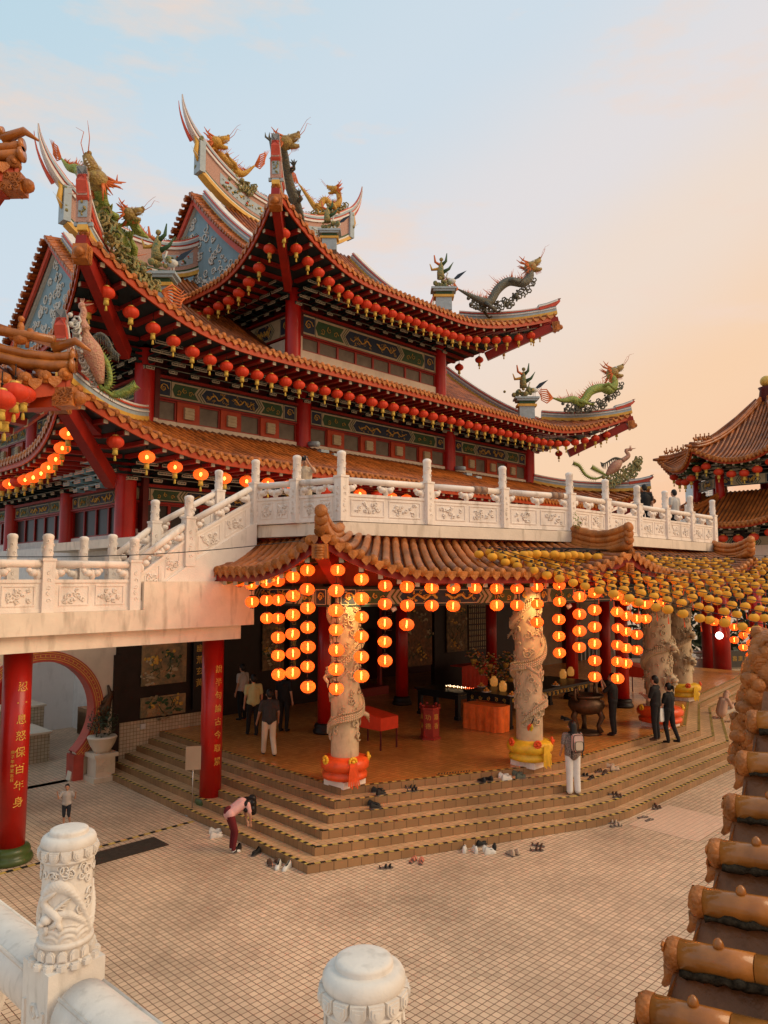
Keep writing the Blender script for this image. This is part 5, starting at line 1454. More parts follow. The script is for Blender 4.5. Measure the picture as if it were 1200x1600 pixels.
# ------------------------------------------------------------------ nearest balustrade (the photographer's terrace)
nb = empty('near_balustrade', (-.92, 2.2, 3.4), 0, 'nearest white balustrade at the bottom left, with two dragon-carved round posts', 'balustrade')
OFF[nb.name] = (0, 0, 0)
D_ = Vector((.74, -.67, 0)).normalized(); N_ = Vector((-D_.y, D_.x, 0)); nang = math.atan2(D_.y, D_.x)
def near_post(p, ztop, r, hcyl, par, seed):
    """p = axis; local to the par empty"""
    rr = random.Random(seed); o = Vector(par.location); mb = MB(); c = Vector((p[0], p[1], 0)) - Vector((o.x, o.y, 0))
    zt = ztop - o.z; zb = zt - hcyl
    mb.box((c.x, c.y, zb - .8), (r * 2.25, r * 2.25, 1.6), nang)
    for s_ in (-1, 1):
        for ax, ay in ((D_, N_), (N_, D_)):
            q = c + ay * s_ * r * 1.125
            for k in range(6): curl(mb, Vector((q.x, q.y, zb - .12 - .07 * k)), ax, (0, 0, 1), .03, 1.1, .007, 7, k * 2, 4)
            for e in (-1, 1): mb.box((q.x + ax.x * e * r * .8, q.y + ax.y * e * r * .8, zb - .55), (.012, .012, .9), nang)
    bx = mb.build('square_shaft', M['whitenear'], par)
    mb = MB()
    n1, n2 = 170, 150
    def f(u, v):
        an = u * 2 * math.pi; z = hcyl * (.16 + .62 * v)
        pp = Vector((math.cos(an) * 1.3, math.sin(an) * 1.3, z * 9 + seed * 5))
        edge = min(1, v * 10, (1 - v) * 10)
        h = .016 * max(0, mnoise.noise(pp * 2.5)) + .012 * abs(mnoise.noise(pp * 6))
        def arc(c0, top, drop, wid, dep, wd=1.5):
            th = (an - c0 + math.pi) % (2 * math.pi) - math.pi
            cy = top - drop * (th / 1.3) ** 2; dd = abs(v - cy) / wid
            if abs(th) < wd and dd < 1:
                row = int((v - cy) / wid * 3.2 + 10); sc = abs(math.sin(an * 24 + row * 1.57)) * (1 - dd)
                return dep * math.sqrt(1 - dd * dd) + .014 * sc
            return 0
        h = max(h, arc(4.75, .72, .52, .085, .060), arc(1.4, .62, .45, .08, .060), arc(4.9, .38, .30, .05, .045, 1.0))
        if v < .24:
            best = 9
            for k in range(9):
                ck = k * .698 + .3; da = (an - ck + math.pi) % (2 * math.pi) - math.pi
                best = min(best, math.hypot(da * .9, v * 2.6))
            if best < .62: h = max(h, .030 * abs(math.sin(best * 17)) + .012)
        q = r * (.93 + edge * h * 2.3)
        return (c.x + q * math.cos(an), c.y + q * math.sin(an), zb + z)
    mb.grid(f, n1, n2)
    def onp(an, z, q): return Vector((c.x + q * math.cos(an), c.y + q * math.sin(an), zb + z))
    for k in range(46):
        an = rr.uniform(0, 6.28); z = hcyl * (rr.uniform(.66, .74) if k % 2 else rr.uniform(.26, .66)); q = r * .975
        t = Vector((-math.sin(an), math.cos(an), 0))
        curl(mb, onp(an, z, q), t, (0, 0, 1), rr.uniform(.009, .020), rr.uniform(.9, 1.7), .0032, 10, rr.uniform(0, 6), 6, rr.choice((-1, 1)))
    # head, mane and claws of the carved dragon
    for a0 in (4.5, 1.2):
        P = [onp(a0 + .35 * math.sin(j * .9), hcyl * (.30 + .035 * j), r * 1.0) for j in range(9)]
        mb.tube(P, [.006, .010, .012, .012, .011, .010, .009, .007, .003], 7)
        hdp = onp(a0 - .15, hcyl * .36, r * 1.02); mb.ball(hdp, (.017, .017, .014), 9, 7); mb.ball(hdp + Vector((-.012, -.006, -.010)), (.011, .010, .008), 8, 6)
        for j in range(6): mb.tube([hdp, onp(a0 + .05 + .10 * j, hcyl * (.42 + .015 * j), r * 1.0), onp(a0 + .25 + .12 * j, hcyl * (.37 + .03 * j), r * .98)], [.006, .004, .0015], 5)
        for da, zz in ((-.5, .46), (.45, .28), (-.2, .24)):
            w0 = onp(a0 + da, hcyl * zz, r * .99); mb.tube([w0, onp(a0 + da * .6, hcyl * (zz + .07), r * 1.01)], [.006, .010], 6)
            for j in range(4): mb.tube([w0, onp(a0 + da - .10 + .07 * j, hcyl * (zz - .035), r * 1.0)], [.004, .001], 5)
    mb.lathe([(r * .9, .0), (r * 1.12, .0), (r * 1.12, hcyl * .02), (r * 1.10, hcyl * .03), (r * .98, hcyl * .045), (r * .97, hcyl * .05), (r * 1.0, hcyl * .13), (r * 1.06, hcyl * .135), (r * 1.06, hcyl * .16), (r * 1.04, hcyl * .165), (r * .93, hcyl * .175)], (c.x, c.y, zb), 56)
    H = hcyl
    mb.lathe([(r * .92, H * .755), (r * 1.03, H * .765), (r * 1.07, H * .775), (r * 1.07, H * .785), (r * 1.02, H * .79), (r * .99, H * .80), (r * .99, H * .862), (r * 1.0, H * .866), (r * 1.03, H * .875), (r * 1.05, H * .89), (r * 1.04, H * .912), (r * .98, H * .935), (r * .88, H * .948), (r * .76, H * .951), (r * .735, H * .951), (r * .73, H * .953), (r * .735, H * .972), (r * .72, H * .982), (r * .66, H * .990), (r * .56, H * .994), (r * .3, H * .999), (.001, H * 1.0)], (c.x, c.y, zb), 72)
    for k in range(15):
        an = k / 15 * 2 * math.pi; nn = Vector((math.cos(an), math.sin(an), 0)); t = Vector((-math.sin(an), math.cos(an), 0))
        for j, (sc, off, th) in enumerate(((1.0, .99, .016), (.70, 1.03, .016), (.34, 1.07, .014))):
            o2 = Vector((c.x, c.y, zb + H * .826)) + nn * r * off; ww, hh = r * .195 * sc, H * .040 * sc
            mb.plate([(-ww, hh), (-ww, -hh * .2), (-ww * .55, -hh * .85), (0, -hh * 1.05), (ww * .55, -hh * .85), (ww, -hh * .2), (ww, hh)], o2, t, (0, 0, 1), th)
            if j < 2:
                o2 = Vector((c.x, c.y, zb + H * .088)) + nn * r * (off - .01); mb.plate([(-ww * .9, -hh), (ww * .9, -hh), (ww * .9, hh * .2), (ww * .5, hh * .85), (0, hh), (-ww * .5, hh * .85), (-ww * .9, hh * .2)], o2, t, (0, 0, 1), th)
                o2 = Vector((c.x, c.y, zb + H * .012)) + nn * r * 1.20; mb.plate([(-ww, -r * .12), (ww, -r * .12), (ww * .9, r * .07 * sc), (0, r * .14 * sc), (-ww * .9, r * .07 * sc)], o2 + Vector((0, 0, .004 * j)), t, nn, .012)
    mb.build('carved_post', M['whitenear'], par)
near_post((-.905, 2.2), 4.592, .0715, .355, nb, 1)
near_post((-.036, 1.40), 4.625, .0715, .355, nb, 2)
def near_rail(p, q, ztop, par):
    o = Vector(par.location); mb = MB(); P = Vector((*p, ztop - .085)) - o; Q = Vector((*q, ztop - .085)) - o
    N = 12; mb.tube([P.lerp(Q, i / N) for i in range(N + 1)], .085, 24)
    for s_ in (-1, 1): mb.tube([P + N_ * s_ * .062 + Vector((0, 0, .060)), Q + N_ * s_ * .062 + Vector((0, 0, .060))], .006, 5)
    mb.build('round_handrail', M['whitenear'], par)
    mb = MB(); m = (P + Q) / 2; L = (Q - P).length
    mb.box((m.x, m.y, m.z - .62), (L, .09, .62), nang)
    for t in (.2, .5, .8):
        c = P.lerp(Q, t); mb.ball((c.x, c.y, c.z - .18), (.06, .06, .10), 10, 7)
    mb.build('panel', M['whitenear'], par)
A_ = Vector((-.905, 2.2)); B_ = Vector((-.036, 1.40)); d2 = (B_ - A_).normalized()
near_rail(A_ + d2 * .11, B_ - d2 * .11, 4.21, nb); near_rail(A_ - d2 * 2.4, A_ - d2 * .08, 4.21, nb); near_rail(B_ + d2 * .08, B_ + d2 * .9, 4.21, nb)
g = MB(); g.add([Vector((-3.2, 3.2, 3.3)), Vector((-.95, 1.55, 3.3)), Vector((.9, .3, 3.3)), Vector((0, -3, 3.3)), Vector((-5, -2, 3.3))], [(0, 1, 2, 3, 4)][::-1]); tag(g.build('viewing_terrace_floor', M['slab']), kind='structure')
# ------------------------------------------------------------------ nearest tiled roof, right
nr_ = empty('near_roof', (2.2, 3.6, 3.2), 0, 'nearest roof edge at lower right, ochre glazed rolls with carved ends and round studs', 'roof')
e0, e1 = Vector((.88, 3.05, 3.22)), Vector((2.36, 4.98, 4.17))
rd = Vector((.80, -.60, .09))
pts_e = [e0.lerp(e1, t) for t in (-.36, -.18, 0, .18, .36, .55, .75, .98, 1.28)]
tt_ = [-.36, -.18, 0, .185, .375, .575, .785, 1.0, 1.20]
pts_e = [at_y(x, y, Y) for x, y, Y in ((976, 1672, 3.6), (1020, 1580, 3.8), (1062, 1492, 4.0), (1100, 1410, 4.22), (1127, 1334, 4.46), (1151, 1262, 4.72), (1169, 1193, 4.98), (1184, 1128, 5.22))]
pts_x = [pts_e[0] * 2 - pts_e[1]] + pts_e + [pts_e[-1] * 2 - pts_e[-2]]
def EV(u):
    f_ = min(max(u, 0), .9999) * (len(pts_x) - 1); k_ = int(f_); return pts_x[k_].lerp(pts_x[k_ + 1], f_ - k_)
o_ = Vector(nr_.location); es = (e1 - e0).normalized()
pan = MB(); pan.grid(lambda u, v: EV(u) + rd * (3.2 * v - .02) - Vector((0, 0, .085 + .022 * ((3.2 * v / .42) % 1))) + Vector((0, 0, .035 * math.cos(u * 9 * 2 * math.pi))) - o_, 90, 92)
rp = pan.build('pan_tiles', M['fgpan'], nr_)
jn = MB(); eg = MB()
for i, p in enumerate(pts_e):
    mb = MB(); p = p - o_; r = .076
    L0 = .36
    mb.tube([p, p + rd * L0 * .5, p + rd * L0], [r * 1.02, r, r * .985], 22)
    k = L0 + .006
    while k < 3.2:
        mb.tube([p + rd * k, p + rd * (k + .55)], [r * .96, r * 1.0], 22); k += .556
    mb.build('roll_tile', M['fgtile'], nr_)
    mb = MB(); c = p - rd * .012
    mb.tube([c + rd * .02, c - rd * .02, c - rd * .045, c - rd * .06], [r * 1.05, r * 1.10, r * .95, r * .55], 22)
    side = rd.cross(Vector((0, 0, 1))).normalized()
    rr = random.Random(i)
    for q in range(9): curl(mb, c - rd * .055 + side * rr.uniform(-.05, .05) + Vector((0, 0, rr.uniform(-.05, .05))), side, (0, 0, 1), .026, 1.1, .009, 7, rr.uniform(0, 6), 5)
    mb.tube([c - rd * .03 + Vector((0, 0, -.07)), c - rd * .045 + Vector((0, 0, -.13)), c - rd * .075 + Vector((0, 0, -.165))], [.045, .028, .014], 8)
    mb.build('carved_tile_end', M['fgend'], nr_)
    mb = MB(); s_ = p + rd * .19 + Vector((0, 0, r * .93)); mb.lathe([(.026, 0), (.027, .015), (.022, .032), (.010, .045), (.001, .049)], s_, 14); mb.build('round_stud', M['fgtile'], nr_)
    nn = side
    for sg_ in (-1, 1):
        P = []; Rr = []
        for q in range(90):
            t = .02 + q * .035; P.append(p + rd * t + nn * sg_ * r * (.98 + rr.uniform(-.06, .10)) - Vector((0, 0, .052 + rr.uniform(-.006, .006)))); Rr.append(.018 + rr.uniform(-.008, .009))
        jn.tube(P, Rr, 7)
    if i + 1 < len(pts_e):
        q = pts_e[i + 1] - o_; m = (p + q) / 2; w2 = (q - p) * .36
        for j in range(9):
            a, b_ = m - w2 + w2 * 2 * j / 9, m - w2 + w2 * 2 * (j + 1) / 9
            z0_, z1_ = -.10 - .07 * math.sin(math.pi * j / 9), -.10 - .07 * math.sin(math.pi * (j + 1) / 9)
            eg.add([a + Vector((0, 0, -.06)), b_ + Vector((0, 0, -.06)), b_ + Vector((0, 0, z1_ - .03)), a + Vector((0, 0, z0_ - .03))], [(0, 1, 2, 3)])
jn.build('mortar_joints', M['moss'], nr_); eg.build('drip_tiles', M['fgend'], nr_)
# upswept corner with stacked carved beasts
mb = MB(); rr = random.Random(5)
cx = at_y(1186, 1130, 5.9) - o_
def blobs(c, s, n, k=.5):
    for q in range(n):
        mb.ball(c + Vector((rr.uniform(-s, s) * k * 1.3, rr.uniform(-s, s) * k * 1.3, rr.uniform(-s, s) * k * 1.3)), s * rr.uniform(.3, .55), 8, 6)
for (x, y, s) in ((1170, 1178, .10), (1180, 1140, .12), (1192, 1095, .13), (1203, 1050, .14), (1212, 1015, .13)):
    c = at_y(x, y, 5.7) - o_; mb.ball(c, (s * 1.5, s * 1.3, s * 1.2), 12, 8); blobs(c, s, 9, .8)
    for q in range(7): curl(mb, c + Vector((-s * .9, -s * .8, rr.uniform(-s, s))), (1, -.3, 0), (0, 0, 1), s * .5, 1.2, .02, 8, q, 5)
    mb.ball(c + Vector((-s * 1.3, -s * .5, -s * .3)), (s * .6, s * .5, s * .4), 8, 6)
mb.build('corner_beasts', M['fgend'], nr_)
# ------------------------------------------------------------------ pavilions
def pavilion_roof(th, cx, cy, R_, n, rot, z, rise, up, rl_n, apex_r=.02, pw=1.5, name='roof', o_in=1.3, mats=('roof_pan', 'roof', 'roof_end')):
    """n-sided curved roof; local coordinates of th"""
    V = [Vector((cx + R_ * math.cos(rot + 2 * math.pi * i / n), cy + R_ * math.sin(rot + 2 * math.pi * i / n), 0)) for i in range(n)]
    C0 = Vector((cx, cy, 0))
    pan = MB(); rl = MB(); en = MB(); hp = MB(); bd = MB(); ra = MB()
    for i in range(n):
        A, B = V[i], V[(i + 1) % n]; L = (B - A).length
        def S(u, t, lift=0):
            w_ = max(0, 1 - min(u, 1 - u) * 2) ** 2.2
            e = A.lerp(B, u); e = e + (e - C0).normalized() * .18 * w_ * R_ / 4
            p = e.lerp(C0, t * (1 - apex_r)); p.z = z + rise * t ** pw + up * w_ * (1 - t) ** 2 + lift
            return p
        pan.grid(lambda u, v: S(u, v), 16, 12, flip=False)
        for k in range(rl_n + 1):
            u = k / rl_n; x = (u - .5) * L; nin = Vector(((C0 - (A + B) / 2).x, (C0 - (A + B) / 2).y, 0)).normalized()
            # rolls run straight up the slope and stop at the hips
            ap = (C0 - (A + B) / 2).length; dm = ap * min(1, (1 - abs(u - .5) * 2) / (1 - apex_r)); 
            if dm < .15: dm = .15
            pts = []; rad = []; seg = max(2, int(dm / .35))
            for q in range(seg + 1):
                t = dm * q / seg / ap * .98; uu = .5 + (u - .5) / max(.02, 1 - t * (1 - apex_r)); uu = min(max(uu, 0), 1); pts.append(S(uu, t, .03)); rad.append(.07 * (1.08 if q % 2 else .94))
            rl.tube(pts, rad, 6)
            p = S(u, 0, .03); oo = (p - C0); oo.z = 0; oo.normalize(); en.tube([p - oo * .03, p + oo * .05, p + oo * .07], [.09, .105, .06], 9)
            q = S(min(1, u + .5 / rl_n), 0, -.06) + oo * .03; en.ball(q, (.09, .09, .10), 6, 4)
        pts = [S(0, t / 10, .10) for t in range(11)]
        hp.tube(pts, [.12] * 11, 8); hp.tube([p + Vector((0, 0, .15)) for p in pts], [.095 * (1.1 if q % 2 else .95) for q in range(11)], 8)
        e = (pts[0] - pts[1]).normalized(); hp.tube([pts[0], pts[0] + e * .35 + Vector((0, 0, .02))], [.13, .07], 8)
        for q in range(12): bd.bar(S(q / 12, .02, -.16), S((q + 1) / 12, .02, -.16), .06, .16)
        for q in range(int(L / .4)):
            u = (q + .5) / int(L / .4); a = S(u, .04, -.28); b_ = S(u, .5, 0); b_.z = a.z + .05; ra.m = 0; ra.bar(a, b_, .10, .10); ra.m = 1; oo = (a - b_).normalized(); ra.bar(a, a + oo * .03, .11, .11)
    rf = part(pan, name, M[mats[0]], th); sub(rl, 'roll_tiles', M[mats[1]], rf); sub(en, 'eave_end_tiles', M[mats[2]], rf); sub(hp, 'hip_ridge', M[mats[1]], rf); sub(bd, 'eave_board', M['orange'], rf); sub(ra, 'rafters', [M['green'], M['line']], rf)
    def eave(i, u, dz=0, k=.95):
        A, B = V[i % n], V[(i + 1) % n]; w_ = max(0, 1 - min(u, 1 - u) * 2) ** 2.2; p = C0.lerp(A.lerp(B, u), k); p.z = z + up * w_ + dz; return p
    return eave
def figurine(mb, p, s, kind=0):
    p = Vector(p)
    mb.ball(p + Vector((0, 0, .12 * s)), (.16 * s, .09 * s, .10 * s), 8, 6); mb.ball(p + Vector((-.14 * s, 0, .22 * s)), (.07 * s, .06 * s, .09 * s), 7, 5)
    mb.ball(p + Vector((.02 * s, 0, .30 * s)), (.06 * s, .06 * s, .12 * s), 7, 5); mb.ball(p + Vector((.02 * s, 0, .46 * s)), .055 * s, 7, 5)
    mb.tube([p + Vector((.14 * s, 0, .12 * s)), p + Vector((.24 * s, 0, .25 * s)), p + Vector((.20 * s, 0, .36 * s))], [.05 * s, .04 * s, .015 * s], 6)
    for x in (-.1, .1): mb.tube([p + Vector((x * s, 0, .1 * s)), p + Vector((x * s, 0, -.03 * s))], .035 * s, 5)
# right pavilion
rp_ = empty('tiered_pavilion', (22.15, 42, 6.3), 0, 'two-tiered octagonal pavilion with orange tiled roofs and red lanterns at the right edge', 'pavilion'); OFF[rp_.name] = (-22.15, -42, -6.3)
ev = pavilion_roof(rp_, 22.15, 42, 5.7, 8, R(22.5), 11.55, 3.9, .85, 22, .09, 1.35, 'upper_roof')
ev2 = pavilion_roof(rp_, 22.15, 42, 6.6, 8, R(22.5), 8.1, 2.0, .6, 24, .5, 1.1, 'lower_roof')
mb = MB(); mb.lathe([(.35, 15.3), (.30, 15.6), (.42, 15.8), (.36, 16.2), (.45, 16.35), (.30, 16.4)], (22.15, 42, 0), 16); mb.m = 1; mb.ball((22.15, 42, 16.72), .33, 14, 9); part(mb, 'finial', [M['dkred'], M['gold']], rp_)
mb = MB(); mb.m = 0
for i in range(8):
    a = R(22.5 + 45 * i); a2 = R(22.5 + 45 * (i + 1))
    for z, h, m, rr_p in ((9.0, .45, 0, 3.9), (6.6, .9, 0, 5.0)):
        p = Vector((22.15 + rr_p * math.cos(a), 42 + rr_p * math.sin(a), z)); q = Vector((22.15 + rr_p * math.cos(a2), 42 + rr_p * math.sin(a2), z)); mb.bar(p, q, .2, h)
part(mb, 'parapet', M['slab'], rp_)
for i in range(8):
    a = R(22.5 + 45 * i); a2 = R(22.5 + 45 * (i + 1))
    for rr_p, z0_, z1_ in ((3.9, 8.9, 11.6), (5.0, 5.0, 8.2)):
        p = Vector((22.15 + rr_p * math.cos(a), 42 + rr_p * math.sin(a), 0)); q = Vector((22.15 + rr_p * math.cos(a2), 42 + rr_p * math.sin(a2), 0))
        mb = MB(); mb.lathe([(.24, z0_), (.24, z1_)], (p.x, p.y, 0), 14); part(mb, 'column', M['redcol'], rp_)
        if math.sin((a + a2) / 2) < .3:
            d = p - q; mb = MB(); mb.M = Matrix.Translation((q.x, q.y, z1_ - 1.25)) @ Matrix.Rotation(math.atan2(d.y, d.x), 4, 'Z') @ Matrix.Rotation(math.pi, 4, 'Z') @ Matrix.Translation((-d.length, 0, 0)); band(mb, d.length, .6, rnd); part(mb, 'painted_beam', [M[k] for k in BAND], rp_)
            mb = MB(); mb.M = Matrix.Translation((q.x, q.y, z1_ - .62)) @ Matrix.Rotation(math.atan2(d.y, d.x), 4, 'Z') @ Matrix.Rotation(math.pi, 4, 'Z') @ Matrix.Translation((-d.length, 0, 0)); brackets(mb, d.length, .6, .9, rnd, 1.1); part(mb, 'bracket_frieze', [M['teal'], M['line']], rp_)
mb = MB(); mb.lathe([(3.7, 7.9), (3.7, 8.95), (3.7, 9.0)], (22.15, 42, 0), 8); mb.lathe([(4.2, 11.35), (4.2, 11.5)], (22.15, 42, 0), 8); mb.box((22.15, 42, 5.9), (7, 7, 4)); part(mb, 'inner_floor', M['dark'], rp_)
for k in range(4):
    for i, dz in ((3, .35), (4, .35), (2, .35)):
        mb = MB(); p = ev(i, 0, dz, .97 - .055 * k); p.z += .04 + .05 * k; figurine(mb, p, .8); part(mb, 'ridge_figurine', M['roof_end'], rp_)
        mb = MB(); p = ev2(i, 0, dz, .97 - .045 * k); figurine(mb, p, .8); part(mb, 'ridge_figurine', M['roof_end'], rp_)
k = 0
for i, us in ((4, [.08, .24, .40, .56, .72, .88]), (3, [.1, .3, .5, .7, .9]), (5, [.08, .24, .40])):
    for u in us:
        p = ev(i, u, -.5, .93); put('red', p, 'red lantern under the right pavilion upper roof, %s of those in view' % ORD[k], 'red lanterns of the right-hand pavilion', s=.95); k += 1
k = 0
for i, us in ((4, [.2, .36, .52, .68, .84]), (5, [.06, .2])):
    for u in us:
        p = ev2(i, u, -.5, .94); put('red', p, 'red lantern under the right pavilion lower roof, %s from the left' % ORD[k], 'red lanterns of the right-hand pavilion', s=.95); k += 1
def spine_q(p):
    return [p[min(int(i / 20 * (len(p) - 1)), len(p) - 2)].lerp(p[min(int(i / 20 * (len(p) - 1)), len(p) - 2) + 1], i / 20 * (len(p) - 1) - min(int(i / 20 * (len(p) - 1)), len(p) - 2)) for i in range(21)]
# left pavilion, only its corner in view: square, aligned with the temple
ca, cb_ = AB(at_y(96, 575, 12.0))
lp = thing('corner_pavilion', ca - 3, cb_ + 3, 0, 'orange tiled roof corners of a near pavilion cut by the left edge', 'pavilion')
LR = Roof(ca - 6.0, ca, cb_, cb_ + 6.0, 8.25, 2.2, 3.0, 1.3, 2.4, .12, .42, None, .3, 2.2)
build_roof(LR, lp, 'fr', 'fr', .27, 1.6)
LR2 = Roof(ca - 5.9, ca - .72, cb_ + .72, cb_ + 5.9, 11.9, 2.4, 3.0, 1.4, 2.2, .12, .45, None, .3, 2.6)
build_roof(LR2, lp, 'fr', 'fr', .27, 1.4)
for L_, dz in ((LR, 0), (LR2, 0)):
    c = L_.P(L_.ax1, L_.bx0, 0); k = Vector((-1, 1, 0)).normalized()
    mb = MB(); pts = [L_.P(L_.ax1 - d, L_.bx0 + d, d, .16) for d in (0, .2, .5, .9, 1.4, 2.0)]
    mb.tube(pts, .10, 12); mb.tube([p + Vector((0, 0, .16)) for p in spine_q(pts)], [.075 * (1.12 if q % 2 else .94) for q in range(21)], 12); mb.bar(pts[1] + Vector((0, 0, .36)), pts[5] + Vector((0, 0, .36)), .10, .10); mb.tube([pts[1] + Vector((0, 0, .44)), pts[3] + Vector((0, 0, .44)), pts[5] + Vector((0, 0, .44))], .085, 12); mb.tube([pts[0] - k * .05, pts[0] - k * .0], [.135, .13], 12); mb.tube([pts[0] - k * .05 + Vector((0, 0, .17)), pts[0] + Vector((0, 0, .17))], [.11, .11], 12)
    mb.tube([pts[1] + Vector((0, 0, .3)), pts[0] + Vector((0, 0, .42)) - k * .05, pts[0] + Vector((0, 0, .25)) - k * .30], [.10, .07, .02], 8)
    part(mb, 'hip_ridge', M['fgtile'], lp)
    mb = MB(); mb.m = 0; mb.bar(c + k * .22 + Vector((0, 0, -.40)), c + k * 3.2 + Vector((0, 0, -.55)), .28, .34)
    mb.m = 1; h = c + k * .24 + Vector((0, 0, -.40)); mb.bar(h, h - k * .34 + Vector((0, 0, .01)), .30, .31)
    side = Vector((k.y, -k.x, 0))
    for j in range(10):
        for s_ in (-1, 1): curl(mb, h - k * rnd.uniform(.05, .32) + Vector((0, 0, rnd.uniform(-.13, .13))) + side * s_ * .155, tuple(k), (0, 0, 1), .07, 1.2, .02, 7, j, 5)
    mb.ball(h - k * .38, (.13, .13, .12), 8, 6); part(mb, 'corner_beam', [M['orange'], M['roof_end']], lp)
mb = MB(); mb.box((ca - 3, cb_ + 3, 8.0), (2.6, 2.6, 5.5)); mb.box((ca - 3, cb_ + 3, 4), (2.2, 2.2, 8)); part(mb, 'pavilion_core', M['dark'], lp)
mb = MB(); mb.M = frameM(ca - 4.6, cb_ + 1.5, 7.2); band(mb, 3.2, .6, rnd); part(mb, 'painted_beam', [M[k] for k in BAND], lp)
fg_ = LR.P(LR.ax1 - .55, LR.bx0 + .55, .55, .42); w_ = W(fg_.x, fg_.y, fg_.z)
rf = empty('rider_figurine', w_, ROT * 0, 'glazed orange figurine of a rider on a bird on the near left roof', 'figurine'); mb = MB(); figurine(mb, (0, 0, .02), 1.0); mb.ball((-.2, 0, .18), (.14, .05, .09), 7, 5); mb.build('glazed_body', M['roof_end'], rf); rf.rotation_euler.z = R(180)
fg_ = LR.P(LR.ax1 - 1.35, LR.bx0 + .9, .9, .55); w_ = W(fg_.x, fg_.y, fg_.z) + Vector((-.25, 0, .05))
rf = empty('beast_figurine', w_, 0, 'glazed orange beast figurine sitting on the near left roof ridge at the picture edge', 'figurine'); mb = MB(); mb.ball((0, 0, .2), (.10, .10, .2), 8, 6); mb.ball((.06, 0, .44), (.12, .09, .09), 8, 6); mb.ball((.16, 0, .42), (.06, .06, .05), 6, 5); mb.tube([(.06, .05, .3), (.1, .05, 0)], .04, 6); mb.tube([(.06, -.05, .3), (.1, -.05, 0)], .04, 6); mb.tube([(-.05, 0, .1), (-.2, 0, .3), (-.14, 0, .5)], [.05, .04, .02], 6); mb.build('glazed_body', M['roof_end'], rf)
for i, (x, y, Y, s) in enumerate([(24, 617, 10.9, .76), (3, 628, 10.6, .74), (9, 648, 11.0, .74), (38, 622, 11.6, .70)]):
    put('red', at_y(x, y - 22, Y), ['large red lantern nearest the left edge below the near roof corner', 'large orange-red lantern cut by the left picture edge', 'lower large red lantern at the left picture edge', 'large red lantern half hidden behind its neighbour at the left edge'][i], 'large lanterns at the left edge', s=s)
# ------------------------------------------------------------------ city tower and far trees
ct = empty('city_tower', (142, 330, 0), 0, 'pale blue glass high-rise far off between the balustrade and the right pavilion', 'building')
mb = MB(); mb.box((0, 0, 26), (9.5, 9, 54)); mb.build('tower_body', M['greyblue'], ct); mb = MB()
for k in range(40): mb.box((0, -4.53, 20 + .9 * k), (9.2, .06, .34))
for k in range(5): mb.box((-3.6 + 1.8 * k, -4.56, 26), (.25, .08, 54))
mb.build('window_bands', M['paleband'], ct)
